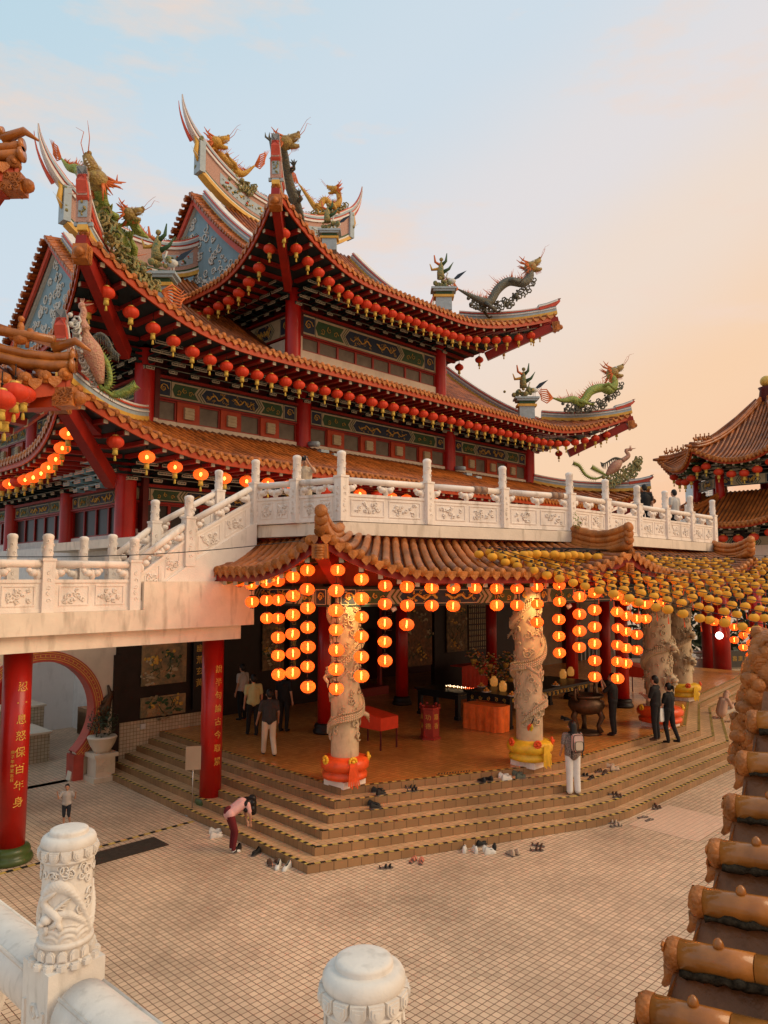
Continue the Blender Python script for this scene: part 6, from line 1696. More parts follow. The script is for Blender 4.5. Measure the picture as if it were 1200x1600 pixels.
# ------------------------------------------------------------------ roof sculptures
def spine_pts(pts, n=40):
    """smooth curve through points (Catmull-Rom)"""
    P = [Vector(p) for p in pts]; P = [P[0] * 2 - P[1]] + P + [P[-1] * 2 - P[-2]]; out_ = []
    m = len(P) - 3
    for i in range(n + 1):
        f = i / n * m; k = min(int(f), m - 1); t = f - k
        a, b, c, d = P[k], P[k + 1], P[k + 2], P[k + 3]
        out_.append(.5 * ((2 * b) + (c - a) * t + (2 * a - 5 * b + 4 * c - d) * t * t + (3 * b - a - 3 * c + d) * t ** 3))
    return out_
def dragon(label, pts, r, mk, look, s=1.0, legs=(.3, .62), grp='dragons on the roof ridges', belly='dgold', tailfin=True, seed=0):
    """pts run from tail to neck, world space; look = direction of the muzzle"""
    base = Vector(pts[len(pts) // 2]); base.z = min(p[2] for p in pts)
    e = empty('dragon_sculpture', base, 0, label, 'dragon sculpture', grp)
    rr = random.Random(seed); P = [p - base for p in spine_pts(pts, 56)]; N = len(P) - 1
    rad = [r * (.18 + .82 * min(1, i / N * 3.2)) * (1 - .18 * max(0, i / N - .8) / .2) for i in range(N + 1)]
    mb = MB(); mb.tube(P, rad, 10)
    for f in legs:
        i = int(f * N); t = (P[i + 1] - P[i]).normalized(); sd = t.cross(Vector((0, 0, 1)))
        if sd.length < .1: sd = Vector((1, 0, 0))
        sd.normalize()
        for q in (-1, 1):
            fwd = t * rr.uniform(.3, 1.2) + Vector((0, 0, rr.uniform(-.9, .5))) ; k = P[i] + sd * q * r * 1.6 + fwd * r * 1.4; ft = k + sd * q * r * .4 + (t * 1.1 + Vector((0, 0, rr.uniform(-1.4, .4)))) * r * 1.5
            mb.tube([P[i], k, ft], [r * .62, r * .42, r * .26], 7)
            for c in range(4):
                a = -0.9 + .6 * c; dd = (t * math.cos(a) + sd * math.sin(a) + Vector((0, 0, .25))) * r * 1.1
                mb.tube([ft, ft + dd * .6 + Vector((0, 0, r * .2)), ft + dd], [r * .2, r * .14, .004], 5)
    mb.build('scaly_body', M[mk], e)
    mb = MB()
    for i in range(3, N, 1):
        t = (P[i + 1] - P[i - 1]).normalized(); u = (Vector((0, 0, 1)) - t * t.z)
        if u.length < .2: u = Vector((-look[0], -look[1], 0))
        u.normalize(); mb.tube([P[i] + u * rad[i] * .8, P[i] + u * (rad[i] * 1.5 + .05 * s) - t * .05 * s], [.03 * s, .004], 4)
        if i % 6 == 0: 
            for q in range(3): mb.tube([P[i], P[i] + u * rad[i] * rr.uniform(2.0, 3.3) + Vector((rr.uniform(-1, 1), rr.uniform(-1, 1), 0)) * r], [.03 * s, .004], 4)
    if tailfin:
        d = (P[0] - P[2]).normalized()
        for q in range(7):
            a = (q - 3) * .2; u = Vector((0, 0, 1)); mb.tube([P[0], P[0] + d * r * 1.6 + u * a * r * 2.6, P[0] + d * r * 3.0 + u * a * r * 2.0, P[0] + d * r * 4.6 * (1 - abs(a) * .6) + u * (a * r * 1.2 + r * 1.1)], [r * .14, r * .15, r * .13, .004], 6)
    mb.build('spikes', M['flame'], e)
    L = Vector(look).normalized(); sd = L.cross(Vector((0, 0, 1))).normalized(); u = sd.cross(L).normalized(); H = P[-1] + L * r * .8; k = r * 1.0
    mb = MB(); mb.m = 0
    mb.ball(H, (k * 1.45, k * 1.45, k * 1.3), 12, 8)
    mb.tube([H + L * k * .5 + u * k * .25, H + L * k * 2.2 + u * k * .55, H + L * k * 2.9 + u * k * .75], [k * 1.0, k * .72, k * .55], 9)
    mb.tube([H + L * k * .4 - u * k * .7, H + L * k * 1.6 - u * k * 1.25, H + L * k * 2.3 - u * k * 1.35], [k * .7, k * .5, k * .3], 8)
    mb.ball(H + L * k * 2.9 + u * k * 1.0 + sd * k * .3, k * .33, 7, 5); mb.ball(H + L * k * 2.9 + u * k * 1.0 - sd * k * .3, k * .33, 7, 5)
    mb.m = 2
    for q in (-1, 1): mb.ball(H + L * k * 1.0 + u * k * .85 + sd * q * k * .65, k * .3, 8, 6)
    for q in range(5):
        for z in (-1, 1): mb.tube([H + L * k * (1.3 + .3 * q) + sd * z * k * .45 + u * k * -.05, H + L * k * (1.32 + .3 * q) + sd * z * k * .45 - u * k * .35], [k * .12, .003], 4)
    mb.m = 1
    for q in (-1, 1):
        mb.tube([H + u * k * 1.0 + sd * q * k * .5, H + u * k * 2.0 - L * k * 1.2 + sd * q * k * .8, H + u * k * 3.2 - L * k * 1.7 + sd * q * k], [k * .26, k * .18, .01], 6)
        mb.tube([H + u * k * 2.0 - L * k * 1.2 + sd * q * k * .8, H + u * k * 2.6 - L * k * .5 + sd * q * k], [k * .16, .008], 5)
        mb.tube([H + L * k * 2.9 + u * k * .7 + sd * q * k * .4, H + L * k * 4.3 + u * k * 1.8 + sd * q * k * .9, H + L * k * 5.2 + u * k * 2.8 + sd * q * k * .5, H + L * k * 6 + u * k * 2.7 + sd * q * k * 1.2], [k * .07, k * .05, k * .04, .004], 4)
        for j in range(11):
            a = j * .45 - 2.4; mb.tube([H - L * k * .3 + sd * q * k * .9, H - L * k * (1.6 + .3 * (j % 3)) + sd * q * k * (1.3 + .2 * (j % 2)) + u * k * math.sin(a) * 2.0], [k * .26, .01], 5)
    for j in range(6): mb.tube([H + L * k * (.7 + .25 * j) - u * k * 1.2, H + L * k * (.5 + .25 * j) - u * k * 2.2], [k * .15, .006], 4)
    mb.build('horned_head', [M['dhead' if mk != 'dgold' else 'dgold'], M['flame'], M['relief']], e)
    return e
def px_path(L, Y):
    out_ = []
    for i, q in enumerate(L):
        y_ = Y if not isinstance(Y, (tuple, list)) else Y[0] + (Y[1] - Y[0]) * i / (len(L) - 1)
        out_.append(at_y(q[0], q[1], y_))
    return out_
def cloudbase(par_name, label, pts, r, mk='floral', grp=None, cat='carved clouds'):
    base = Vector(pts[0]); e = empty(par_name, base, 0, label, cat, grp); mb = MB(); rr = random.Random(len(pts))
    for p in spine_pts(pts, 10 * len(pts)):
        c = p - base; a = rr.uniform(0, 6); curl(mb, c + Vector((0, 0, rr.uniform(-r, r))), (1, 0, 0), (0, 0, 1), r * rr.uniform(.6, 1), 1.2, r * .22, 8, a, 5)
        if rr.random() < .6: mb.ball(c + Vector((rr.uniform(-r, r), rr.uniform(-r, r) * .5, rr.uniform(-r, r))), r * rr.uniform(.25, .5), 7, 5)
    mb.build('carving', M[mk], e); return e
Y3 = W(9.5, CB).y
dragon('golden dragon striding down the left half of the topmost ridge', px_path([(398, 259), (378, 272), (358, 258), (342, 243), (326, 238), (331, 224)], (Y3 + .9, Y3 - .4)), .26, 'dgold', (1, .2, .25), 1.2, seed=1)
cloudbase('cloud_carving', 'scrolled floral clouds under the golden dragon on the topmost ridge', px_path([(330, 250), (352, 270), (372, 288), (398, 297)], (Y3 - .3, Y3 + 1)), .30)
Y3r = W(17.5, CB).y
dragon('small golden dragon with raised tail on the right half of the topmost ridge', px_path([(466, 286), (480, 306), (496, 326), (507, 312), (520, 322), (530, 315), (528, 297)], (Y3r - .8, Y3r + .4)), .19, 'dgold', (-1, .1, .15), 1.0, seed=2)
cloudbase('cloud_carving', 'scrolled floral clouds under the small golden dragon', px_path([(490, 333), (515, 332), (540, 322)], (Y3r - .6, Y3r + .6)), .22)
# near corner of the top roof: dark dragon behind the end plate
T3 = W(*R3.P(R3.ax0, R3.bx0, 0).xy)
dragon('dark dragon head and raised claw over the near corner of the top roof', px_path([(476, 352), (468, 330), (456, 300), (448, 272), (443, 245), (440, 225)], (T3.y + 3.0, T3.y + .6)), .20, 'ddark', (1, .05, .35), 1.0, seed=3)
cl_ = empty('dragon_claw', at_y(424, 220, T3.y + .3), 0, 'raised dark dragon claw left of the end plate on the top roof corner', 'dragon claw'); mb = MB(); mb.tube([(.10, 0, -.75), (.05, 0, -.35), (-.02, 0, 0)], [.10, .08, .07], 8)
for q in range(4): mb.tube([(-.02, 0, 0), (-.22 + .14 * q, 0, .16), (-.24 + .16 * q, 0, .34)], [.05, .04, .006], 6)
mb.build('claw', M['ddark'], cl_)
# right corner of the top roof
T3r = W(*R3.P(R3.ax1, R3.bx0, 0).xy); yr = T3r.y
dragon('slate and orange dragon with curling flame tail on the right corner of the top roof', px_path([(716, 452), (735, 462), (752, 470), (765, 472), (778, 452), (795, 440), (818, 442), (828, 430), (824, 420)], (yr - 1.6, yr - .2)), .24, 'ddark', (.9, .1, .45), 1.1, seed=4)
cloudbase('cloud_carving', 'dark scrolled clouds along the right corner ridge of the top roof', px_path([(738, 472), (765, 480), (800, 468), (835, 442)], (yr - 1.4, yr)), .24, 'ddark')
def figures(label, x, y, Y, s, seed=0):
    p = at_y(x, y, Y); e = empty('figure_group', p, 0, label, 'figure sculpture', 'immortals and cranes on the roofs'); rr = random.Random(seed)
    mb = MB(); mb.m = 0
    mb.box((0, 0, -.05 * s), (1.25 * s, .8 * s, .10 * s)); mb.box((0, 0, -.15 * s), (1.05 * s, .7 * s, .10 * s)); mb.m = 1; mb.box((0, 0, -.28 * s), (.8 * s, .5 * s, .16 * s)); mb.m = 2; mb.box((0, 0, -.42 * s), (1.0 * s, .6 * s, .12 * s)); mb.m = 0; mb.box((0, 0, -.80 * s), (.78 * s, .5 * s, .64 * s))
    mb.build('stone_base', [M['greyblue'], M['green'], M['yellow']], e); mb = MB()
    for k in range(20): mb.ball((rr.gauss(-.1, .28) * s, rr.gauss(0, .15) * s, rr.uniform(-.02, .5) * s), rr.uniform(.06, .14) * s, 7, 5)
    mb.build('rockwork', M['floral'], e); mb = MB(); mb.m = 0
    c = Vector((-.12, 0, .55)) * s
    mb.tube([c, c + Vector((-.03, 0, .35)) * s, c + Vector((0, 0, .62)) * s, c + Vector((.02, 0, .85)) * s], [.20 * s, .17 * s, .13 * s, .06 * s], 9); mb.ball(c + Vector((.02, 0, .98)) * s, .10 * s, 8, 6)
    mb.m = 1
    mb.tube([c + Vector((-.05, 0, .7)) * s, c + Vector((-.28, 0, .85)) * s, c + Vector((-.33, 0, 1.2)) * s], [.08 * s, .06 * s, .03 * s], 6); mb.m = 3
    mb.tube([c + Vector((.05, 0, .7)) * s, c + Vector((.25, 0, .9)) * s, c + Vector((.30, 0, 1.3)) * s], [.10 * s, .07 * s, .02 * s], 6)
    mb.tube([c + Vector((.05, 0, .3)) * s, c + Vector((.4, 0, .5)) * s, c + Vector((.62, 0, .85)) * s], [.12 * s, .07 * s, .01], 6)
    mb.m = 2; mb.tube([c + Vector((-.1, 0, .5)) * s, c + Vector((-.45, 0, .45)) * s, c + Vector((-.55, 0, .75)) * s], [.09 * s, .07 * s, .02 * s], 6)
    mb.build('robed_figure', [M['floral'], M['flame'], M['dgold'], M['green']], e); mb = MB(); mb.m = 0
    b = Vector((.42, 0, .42)) * s
    mb.ball(b, (.20 * s, .13 * s, .14 * s), 9, 6); mb.tube([b + Vector((-.12, 0, .05)) * s, b + Vector((-.28, 0, .2)) * s, b + Vector((-.2, 0, .42)) * s, b + Vector((-.34, 0, .46)) * s], [.07 * s, .045 * s, .04 * s, .008], 6)
    mb.m = 1; mb.add([b, b + Vector((.3, .0, .35)) * s, b + Vector((.75, .0, .55)) * s, b + Vector((.35, .0, .15)) * s, b + Vector((0, .04, .05)) * s, b + Vector((.3, .06, .38)) * s, b + Vector((.35, .05, .17)) * s], [(0, 1, 2, 3), (4, 6, 2, 5), (0, 4, 5, 1), (0, 3, 6, 4)])
    mb.m = 0
    for q in (-.05, .05): mb.tube([b + Vector((q, 0, -.1)) * s, b + Vector((q, 0, -.42)) * s], .02 * s, 5)
    mb.build('crane', [M['relief'], M['navy']], e); return e
figures('robed figure and spread-winged crane on a stone base left of the top roof corner dragon', 693, 452, yr - 2.2, 1.05, 1)
# right corner of the middle roof
T2r = W(*R2.P(R2.ax1, R2.bx0, 0).xy); yr = T2r.y
dragon('green dragon with arched spiny back on the right corner of the middle roof', px_path([(864, 622), (880, 626), (895, 624), (908, 630), (922, 612), (940, 606), (952, 610), (960, 598), (952, 584)], (yr - 1.6, yr)), .26, 'dgreen', (.9, .1, .3), 1.1, seed=5)
cloudbase('cloud_carving', 'scrolled clouds along the right corner ridge of the middle roof', px_path([(885, 636), (915, 638), (945, 626), (972, 604)], (yr - 1.4, yr)), .24, 'ddark')
figures('robed figure and crane on a pedestal left of the green dragon of the middle roof', 822, 622, yr - 2.8, 1.1, 2)
# near corner of the middle roof: great green dragon
T2 = W(*R2.P(R2.ax0, R2.bx0, 0).xy); yn = T2.y
dragon('great green dragon with gaping jaws climbing the near corner of the middle roof', px_path([(252, 455), (222, 440), (200, 400), (186, 372), (168, 345), (157, 315), (157, 292)], (yn + 3.4, yn + .6)), .24, 'dgreen', (-.35, -.5, .62), 1.1, seed=6)
dragon('second dragon, brown head turned right, beside the great green dragon', px_path([(232, 372), (215, 360), (206, 345), (196, 335)], (yn + 2.6, yn + 1.6)), .15, 'dgreen', (1, 0, .08), .8, tailfin=False, seed=7)
dragon('green dragon leg and flame-shaped tail above the left ridge', px_path([(96, 248), (108, 262), (122, 266), (130, 285), (133, 310), (140, 330)], (yn + 1.6, yn + 1.4)), .15, 'dgreen', (.3, 0, -1), .8, legs=(.35,), seed=8)
cloudbase('cloud_carving', 'flower and cloud carving below the great green dragon', px_path([(160, 330), (185, 390), (215, 430), (245, 452)], (yn + .8, yn + 3)), .26)
figures('green fish, white horse and flowers in relief beside the second dragon on the middle roof', 250, 430, yn + 4.2, 1.0, 3)
figures('green fish with black fins and a brown feather near the small golden dragon', 515, 362, T3.y + 5.0, .8, 4)
def phoenix(label, body, tail, neck, wing, r, Y, mk='dpink', seed=0, crest=(1, 0, .2)):
    bp = px_path(body, Y); base = bp[0]; e = empty('phoenix_sculpture', base, 0, label, 'phoenix sculpture', 'phoenixes on the roof corners'); rr = random.Random(seed)
    P = [p - base for p in spine_pts(bp, 20)]
    mb = MB(); mb.tube(P, [r * (.35 + .75 * math.sin(math.pi * min(1, i / 20 * 1.1))) for i in range(21)], 10)
    Q = [p - base for p in spine_pts(px_path(neck, Y[1] if isinstance(Y, tuple) else Y), 16)]; mb.tube(Q, [r * (.55 - .28 * i / 16) for i in range(17)], 8); hd = Q[-1]; mb.ball(hd, r * .42, 8, 6)
    c = Vector(crest).normalized(); mb.tube([hd, hd + c * r * 1.3], [r * .2, .005], 5)
    for q in range(4): mb.tube([hd, hd + Vector((-.2 + .15 * q, 0, .8)) * r * 1.1], [r * .1, .004], 4)
    mb.build('feathered_body', M[mk], e); mb = MB()
    for w_ in wing:
        Wp = [p - base for p in spine_pts(px_path(w_, Y[0] if isinstance(Y, tuple) else Y), 14)]
        mb.tube(Wp, [r * .28 * (1 - i / 15) + .01 for i in range(15)], 6)
        for i in range(1, 14): mb.tube([Wp[i], Wp[i] + Vector((.05, .02, -.9)) * r * (1.7 - abs(i - 7) * .1)], [r * .16, .01], 5)
    mb.build('wing', M['ddark'], e); mb = MB()
    for t in tail:
        T = [p - base for p in spine_pts(px_path(t, Y[0] if isinstance(Y, tuple) else Y), 26)]
        mb.tube(T, [r * .20 + r * .16 * (i / 26) for i in range(27)], 7)
        for i in range(6, 27):
            d = (T[min(i + 1, 26)] - T[i - 1]).normalized(); n = d.cross(Vector((0, 1, 0))).normalized()
            for z in (-1, 1): mb.tube([T[i], T[i] + n * z * r * .65 + d * r * .2], [r * .10, .004], 4)
    mb.build('tail_plume', M['dgreen'], e); return e
T1r = W(*R1.P(R1.ax1, R1.bx0, 0).xy); yr = T1r.y
phoenix('long-tailed phoenix on the right corner of the lowest main hall roof', [(948, 742), (962, 728), (974, 718)], [[(948, 742), (930, 748), (915, 742), (905, 728), (896, 724)], [(950, 744), (935, 736), (925, 730)]], [(972, 720), (982, 712), (978, 704), (985, 702)], [[(970, 718), (960, 716), (945, 724), (938, 722)]], .28, yr - .5)
cloudbase('cloud_carving', 'dark flower carving around the phoenix on the lowest roof corner', px_path([(950, 752), (972, 744), (990, 732), (1000, 722)], (yr - .6, yr)), .30, 'floral')
T1 = W(*R1.P(R1.ax0, R1.bx0, 0).xy); yn = T1.y
phoenix('pink phoenix with spiny red tail plume on the near corner of the lowest roof', [(158, 600), (148, 560), (137, 535), (133, 512)], [[(150, 585), (160, 608), (172, 598), (168, 570), (152, 545)], [(160, 606), (178, 618), (195, 614), (212, 602)]], [(134, 515), (128, 500), (131, 488), (128, 478)], [[(142, 535), (155, 522), (168, 530), (176, 545), (188, 556)]], .25, (yn + .9, yn + .3))
cloudbase('cloud_carving', 'cream flower carving behind the pink phoenix on the near roof corner', px_path([(118, 500), (124, 535), (135, 570), (152, 600)], (yn + .1, yn + 1)), .16, 'relief')
# ------------------------------------------------------------------ furniture of the lower hall
def T_(x, y, z=Z0): return AB(at_z(x, y, z))
def table(label, c, da, db, h, ncar=True):
    """c = corner nearest the camera-left; extends da along a and db along b"""
    t = thing('altar_table', c[0], c[1], Z0, label, 'table')
    mb = MB(); mb.box((c[0] + da / 2, c[1] + db / 2, Z0 + h - .03), (da + .16, db + .16, .06)); mb.box((c[0] + da / 2, c[1] + db / 2, Z0 + h - .075), (da + .06, db + .06, .03)); part(mb, 'tabletop', M['black'], t)
    for i in (0, 1):
        for j in (0, 1):
            mb = MB(); mb.box((c[0] + .06 + i * (da - .12), c[1] + .06 + j * (db - .12), Z0 + (h - .1) / 2), (.13, .13, h - .1)); mb.box((c[0] + .06 + i * (da - .12), c[1] + .06 + j * (db - .12), Z0 + .05), (.17, .17, .1)); part(mb, 'leg', M['black'], t)
    mb = MB(); mb.m = 0
    mb.box((c[0] + da / 2, c[1] + .05, Z0 + h - .17), (da - .26, .04, .15)); mb.box((c[0] + .05, c[1] + db / 2, Z0 + h - .17), (.04, db - .26, .15)); mb.m = 1
    for k in range(int(da / .07)): mb.ball((c[0] + .12 + .07 * k, c[1] - .035, Z0 + h - .10), .014, 5, 4)
    n = max(3, int(da / .22))
    if ncar:
        for k in range(n): curl(mb, (c[0] + .2 + (da - .4) * k / (n - 1), c[1] + .02, Z0 + h - .18), (1, 0, 0), (0, 0, 1), .07, 1.3, .016, 8, k, 5)
        for k in range(5): curl(mb, (c[0] + .02, c[1] + .2 + (db - .4) * k / 4, Z0 + h - .18), (0, 1, 0), (0, 0, 1), .07, 1.3, .016, 8, k, 5)
    part(mb, 'carved_apron', [M['black'], M['gold']], t); return t
c1 = T_(797, 1140); table('large black lacquer offering table with gilt carved apron behind the carved columns', (c1[0], c1[1]), 4.6, 1.6, .98)
c2 = T_(716, 1126); table('small black offering table with rows of tiny candles, left of the large one', (c2[0], c2[1]), .9, 1.7, .86, False)
# orange cloth box
p, q = Vector(T_(724, 1138)), Vector(T_(782, 1147)); d = (q - p).normalized(); n = Vector((-d.y, d.x)); n = n if n.x > 0 else -n; L = (q - p).length
cl_ = thing('draped_table', p.x, p.y, Z0, 'low table wholly covered by a glossy orange cloth in front of the black tables', 'table')
mb = MB(); L2 = .55
path = [p + n * L2, p, p + d * (L - .22), p + d * (L - .06) + n * .05, p + d * L + n * .2, p + d * L + n * L2]
pts = []
for a_, b_ in zip(path, path[1:]):
    m = max(2, int((b_ - a_).length / .035))
    for k in range(m): pts.append(a_.lerp(b_, k / m))
pts.append(path[-1]); vs = []; fs = []
for i, v in enumerate(pts):
    w_ = .022 * math.sin(i * .9) + .012 * math.sin(i * 2.3)
    cc = (p + q) / 2 + n * .28; o_ = (v - cc).normalized()
    for k in range(5):
        vs.append((v.x + o_.x * w_ * k / 4, v.y + o_.y * w_ * k / 4, Z0 + .74 - .73 * k / 4))
for i in range(len(pts) - 1):
    for k in range(4): a_ = i * 5 + k; fs.append((a_, a_ + 1, a_ + 6, a_ + 5))
mb.add(vs, fs, True); mb.add([(v.x, v.y, Z0 + .742) for v in path], [tuple(range(6))]); part(mb, 'satin_cloth', mat('orange satin', (.82, .17, .03), .32, .3, 4, .3, 9), cl_)
rb = thing('draped_box', 10.2, -6.0, Z0, 'offering table draped in bright red cloth below the dark mural', 'table')
a_, b_ = AB(at_b(722, 1068, -5.2)); a2, b2 = AB(at_b(765, 1068, -5.2))
mb = MB()
mb.grid(lambda u, v: (a_ + (a2 - a_) * u, -5.2 + .03 * math.sin(u * 40) * (1 - v), Z0 + .02 + .95 * v), 50, 4); mb.box(((a_ + a2) / 2, -4.9, Z0 + .95), (a2 - a_, .6, .03)); part(mb, 'red_cloth', M['lred'], rb)
# flowers
rr = random.Random(11)
M['petal1'] = mat('cream flowers', (.62, .45, .24), .6, .3, 20); M['petal2'] = mat('orange flowers', (.62, .26, .05), .6, .3, 20); M['petal3'] = mat('pink flowers', (.55, .22, .16), .6, .3, 20)
fl = []
names = ['nearest the mural', 'behind the red cloth', 'at the left of the bank', 'low at the left', 'in the middle of the bank', 'low in the middle', 'at the back of the bank', 'beside the jars', 'right of the jars', 'highest of the bank', 'nearest the yellow-wrapped column', 'low by the yellow-wrapped column']
for i, (x, y) in enumerate([(740, 1022), (752, 1038), (765, 1030), (768, 1052), (782, 1042), (785, 1060), (790, 1028), (798, 1052), (812, 1050), (806, 1036), (820, 1062), (818, 1078)]):
    c = at_b(x, y, -7.4 - .18 * (i % 4)); ab = AB(c)
    e = empty('flower_arrangement', c - Vector((0, 0, .25)), 0, 'potted cream and orange flowers on the altar table, %s' % names[i], 'flowers', 'flower arrangements')
    mb = MB(); mb.lathe([(.07, -.1), (.12, .05), (.11, .08)], (0, 0, 0), 10); mb.build('pot', M['gold'], e)
    mb = MB()
    for k in range(60):
        d = Vector((rr.gauss(0, 1), rr.gauss(0, 1), abs(rr.gauss(0, 1)))).normalized() * rr.uniform(.1, .33); d.z += .12
        s = Vector((rr.gauss(0, 1), rr.gauss(0, 1), rr.gauss(0, 1))).normalized() * .05; t = d.cross(s).normalized() * .03
        mb.add([d - t, d + s, d + t, d - s], [(0, 1, 2, 3)])
    mb.build('leaves', M['leafgreen'], e); mb = MB()
    for k in range(26):
        d = Vector((rr.gauss(0, 1), rr.gauss(0, 1), abs(rr.gauss(0, 1)))).normalized() * rr.uniform(.22, .36); d.z += .14; mb.m = rr.choice((0, 0, 1, 1, 2)); mb.ball(d, (.045, .045, .03), 6, 4)
    mb.build('blossoms', [M['petal1'], M['petal2'], M['petal3']], e)
# jars and candles on the tables
for i, (x, y) in enumerate([(786, 1080), (772, 1072), (880, 1060), (892, 1056)]):
    c = at_z(x, y, Z0 + .985); e = empty('offering_jar', c, 0, ['glowing amber glass jar nearest the front edge of the large black table', 'amber jar just behind the nearest jar', 'amber jar right of the yellow-wrapped column', 'farthest amber jar on the black table'][i], 'jar', 'offering jars')
    mb = MB(); mb.lathe([(.09, 0), (.12, .06), (.12, .22), (.07, .27), (.08, .30), (.02, .32)], (0, 0, 0), 14); mb.build('glass_body', mat('amber glass', (.5, .26, .06), .15, .2, 5, emit=(1, .4, .08), estr=.25), e)
k = 0
M['flame_r'] = mat('red candle glow', (.8, .1, .05), .5, .1, emit=(1, .12, .04), estr=6); M['flame_w'] = mat('white candle glow', (.9, .8, .6), .5, .1, emit=(1, .7, .4), estr=5)
cs = empty('candle_rack', at_z(716, 1076, Z0 + .865), ROT, 'rows of small red and white candle lights on the small black table', 'candles')
for i in range(8):
    for j in range(3):
        mb = MB(); mb.lathe([(.022, 0), (.022, .035), (.012, .045)], (.1 * j - .1, .16 * i - .7, 0), 8); mb.m = 1; mb.ball((.1 * j - .1, .16 * i - .7, .055), .016, 6, 4); mb.build('candle', [M['gold'], M['flame_r' if i < 3 else 'flame_w']], cs)
for i, (x, y) in enumerate([(800, 1088), (815, 1080), (868, 1072), (760, 1082), (752, 1074)]):
    c = at_z(x, y, Z0 + .985); e = empty('fruit_plate', c, 0, ['plate of oranges at the near corner of the large black table', 'plate of oranges beside the yellow-wrapped column, left side', 'plate of oranges right of the yellow-wrapped column', 'plate of oranges left of the amber jars', 'plate of oranges farthest left on the large black table'][i], 'fruit plate', 'offering plates')
    mb = MB(); mb.lathe([(.06, 0), (.13, .02), (.15, .04), (.13, .035)], (0, 0, 0), 16); mb.build('plate', M['paleband'], e)
    for k in range(5): mb = MB(); mb.ball((.055 * math.cos(k * 1.57) * (k < 4), .055 * math.sin(k * 1.57) * (k < 4), .06 + .06 * (k == 4)), .042, 8, 6); mb.build('orange_fruit', M['petal2'], e)
# red boxes and desks
ab = T_(683, 1156); hx = thing('collection_box', ab[0], ab[1], Z0, 'hexagonal red collection box with gold writing standing on the hall floor', 'box')
mb = MB(); mb.lathe([(.30, 0), (.30, .06), (.26, .08), (.26, .80), (.30, .82), (.30, .87), (.2, .88)], (ab[0], ab[1] + .26, Z0), 6, smooth=False); part(mb, 'box_body', M['wood'], hx)
mb = MB()
for k in range(3):
    a = facing(ab[0], ab[1]) + (k - 1) * R(60); a = round((a - R(30)) / R(60)) * R(60) + R(30); nn = Vector((math.cos(a), math.sin(a), 0)); tt = Vector((-math.sin(a), math.cos(a), 0)); o = Vector((ab[0], ab[1] + .26, Z0)) + nn * .232
    for j, ch in enumerate(('添油', '功德', '箱香')[k]): glyph_mb(mb, ch, .17, o + Vector((0, 0, .60 - .24 * j)), tt, (0, 0, 1), .003)
part(mb, 'gold_writing', M['gold'], hx)
mb = MB()
for k in range(6): a = R(60 * k); mb.ball((ab[0] + .26 * math.cos(a), ab[1] + .26 + .26 * math.sin(a), Z0 + .92), .04, 6, 5)
part(mb, 'finials', M['wood'], hx)
def desk(label, ab, w, dpt, h, slope):
    t = thing('red_desk', ab[0], ab[1], Z0, label, 'desk')
    mb = MB(); x, y = ab; z = Z0 + h
    mb.add([(x, y, z - .32), (x + w, y, z - .32), (x + w, y + dpt, z - .32), (x, y + dpt, z - .32), (x, y, z), (x + w, y, z), (x + w, y + dpt, z + slope), (x, y + dpt, z + slope)], [(3, 2, 1, 0), (4, 5, 6, 7), (0, 1, 5, 4), (1, 2, 6, 5), (2, 3, 7, 6), (3, 0, 4, 7)]); part(mb, 'desk_top', M['lred'], t)
    for i in (0, 1):
        for j in (0, 1): mb = MB(); mb.box((x + .03 + i * (w - .06), y + .03 + j * (dpt - .06), Z0 + (h - .32) / 2), (.035, .035, h - .32)); part(mb, 'leg', M['dkred'], t)
ab = T_(578, 1168); desk('slanted red desk on thin legs right behind the near carved column', (ab[0] - .1, ab[1] - .5), .65, 1.15, .82, .12)
ab = T_(990, 1085); desk('second slanted red desk farther back beside the red hall column', (ab[0] - .2, ab[1] - .9), .9, 1.3, 1.0, .14)
# incense urn
ab = T_(917, 1146); ur = thing('incense_urn', ab[0], ab[1], Z0, 'large dark bronze incense urn on three curved legs near the steps', 'incense urn')
mb = MB(); mb.lathe([(.20, .55), (.42, .62), (.52, .78), (.50, .92), (.40, .98), (.42, 1.02), (.50, 1.05), (.50, 1.10), (.42, 1.11), (.38, 1.02), (.05, 1.0)], (ab[0], ab[1], Z0), 28); part(mb, 'bowl', M['brass'], ur)
for k in range(3):
    a = R(120 * k + 40); c_, s_ = math.cos(a), math.sin(a); mb = MB()
    mb.tube([(ab[0] + c_ * .34, ab[1] + s_ * .34, Z0 + .72), (ab[0] + c_ * .46, ab[1] + s_ * .46, Z0 + .5), (ab[0] + c_ * .34, ab[1] + s_ * .34, Z0 + .25), (ab[0] + c_ * .42, ab[1] + s_ * .42, Z0 + .06)], [.10, .085, .06, .09], 9); part(mb, 'leg', M['brass'], ur)
for s in (-1, 1):
    mb = MB(); mb.tube([(ab[0] + s * .46, ab[1], Z0 + .95), (ab[0] + s * .60, ab[1], Z0 + 1.05), (ab[0] + s * .60, ab[1], Z0 + 1.32), (ab[0] + s * .50, ab[1], Z0 + 1.36), (ab[0] + s * .45, ab[1], Z0 + 1.1)], .035, 8); part(mb, 'handle', M['brass'], ur)
mb = MB(); mb.lathe([(.42, 0), (.40, .06), (.3, .08)], (ab[0], ab[1], Z0), 24); part(mb, 'base_ring', M['brass'], ur)
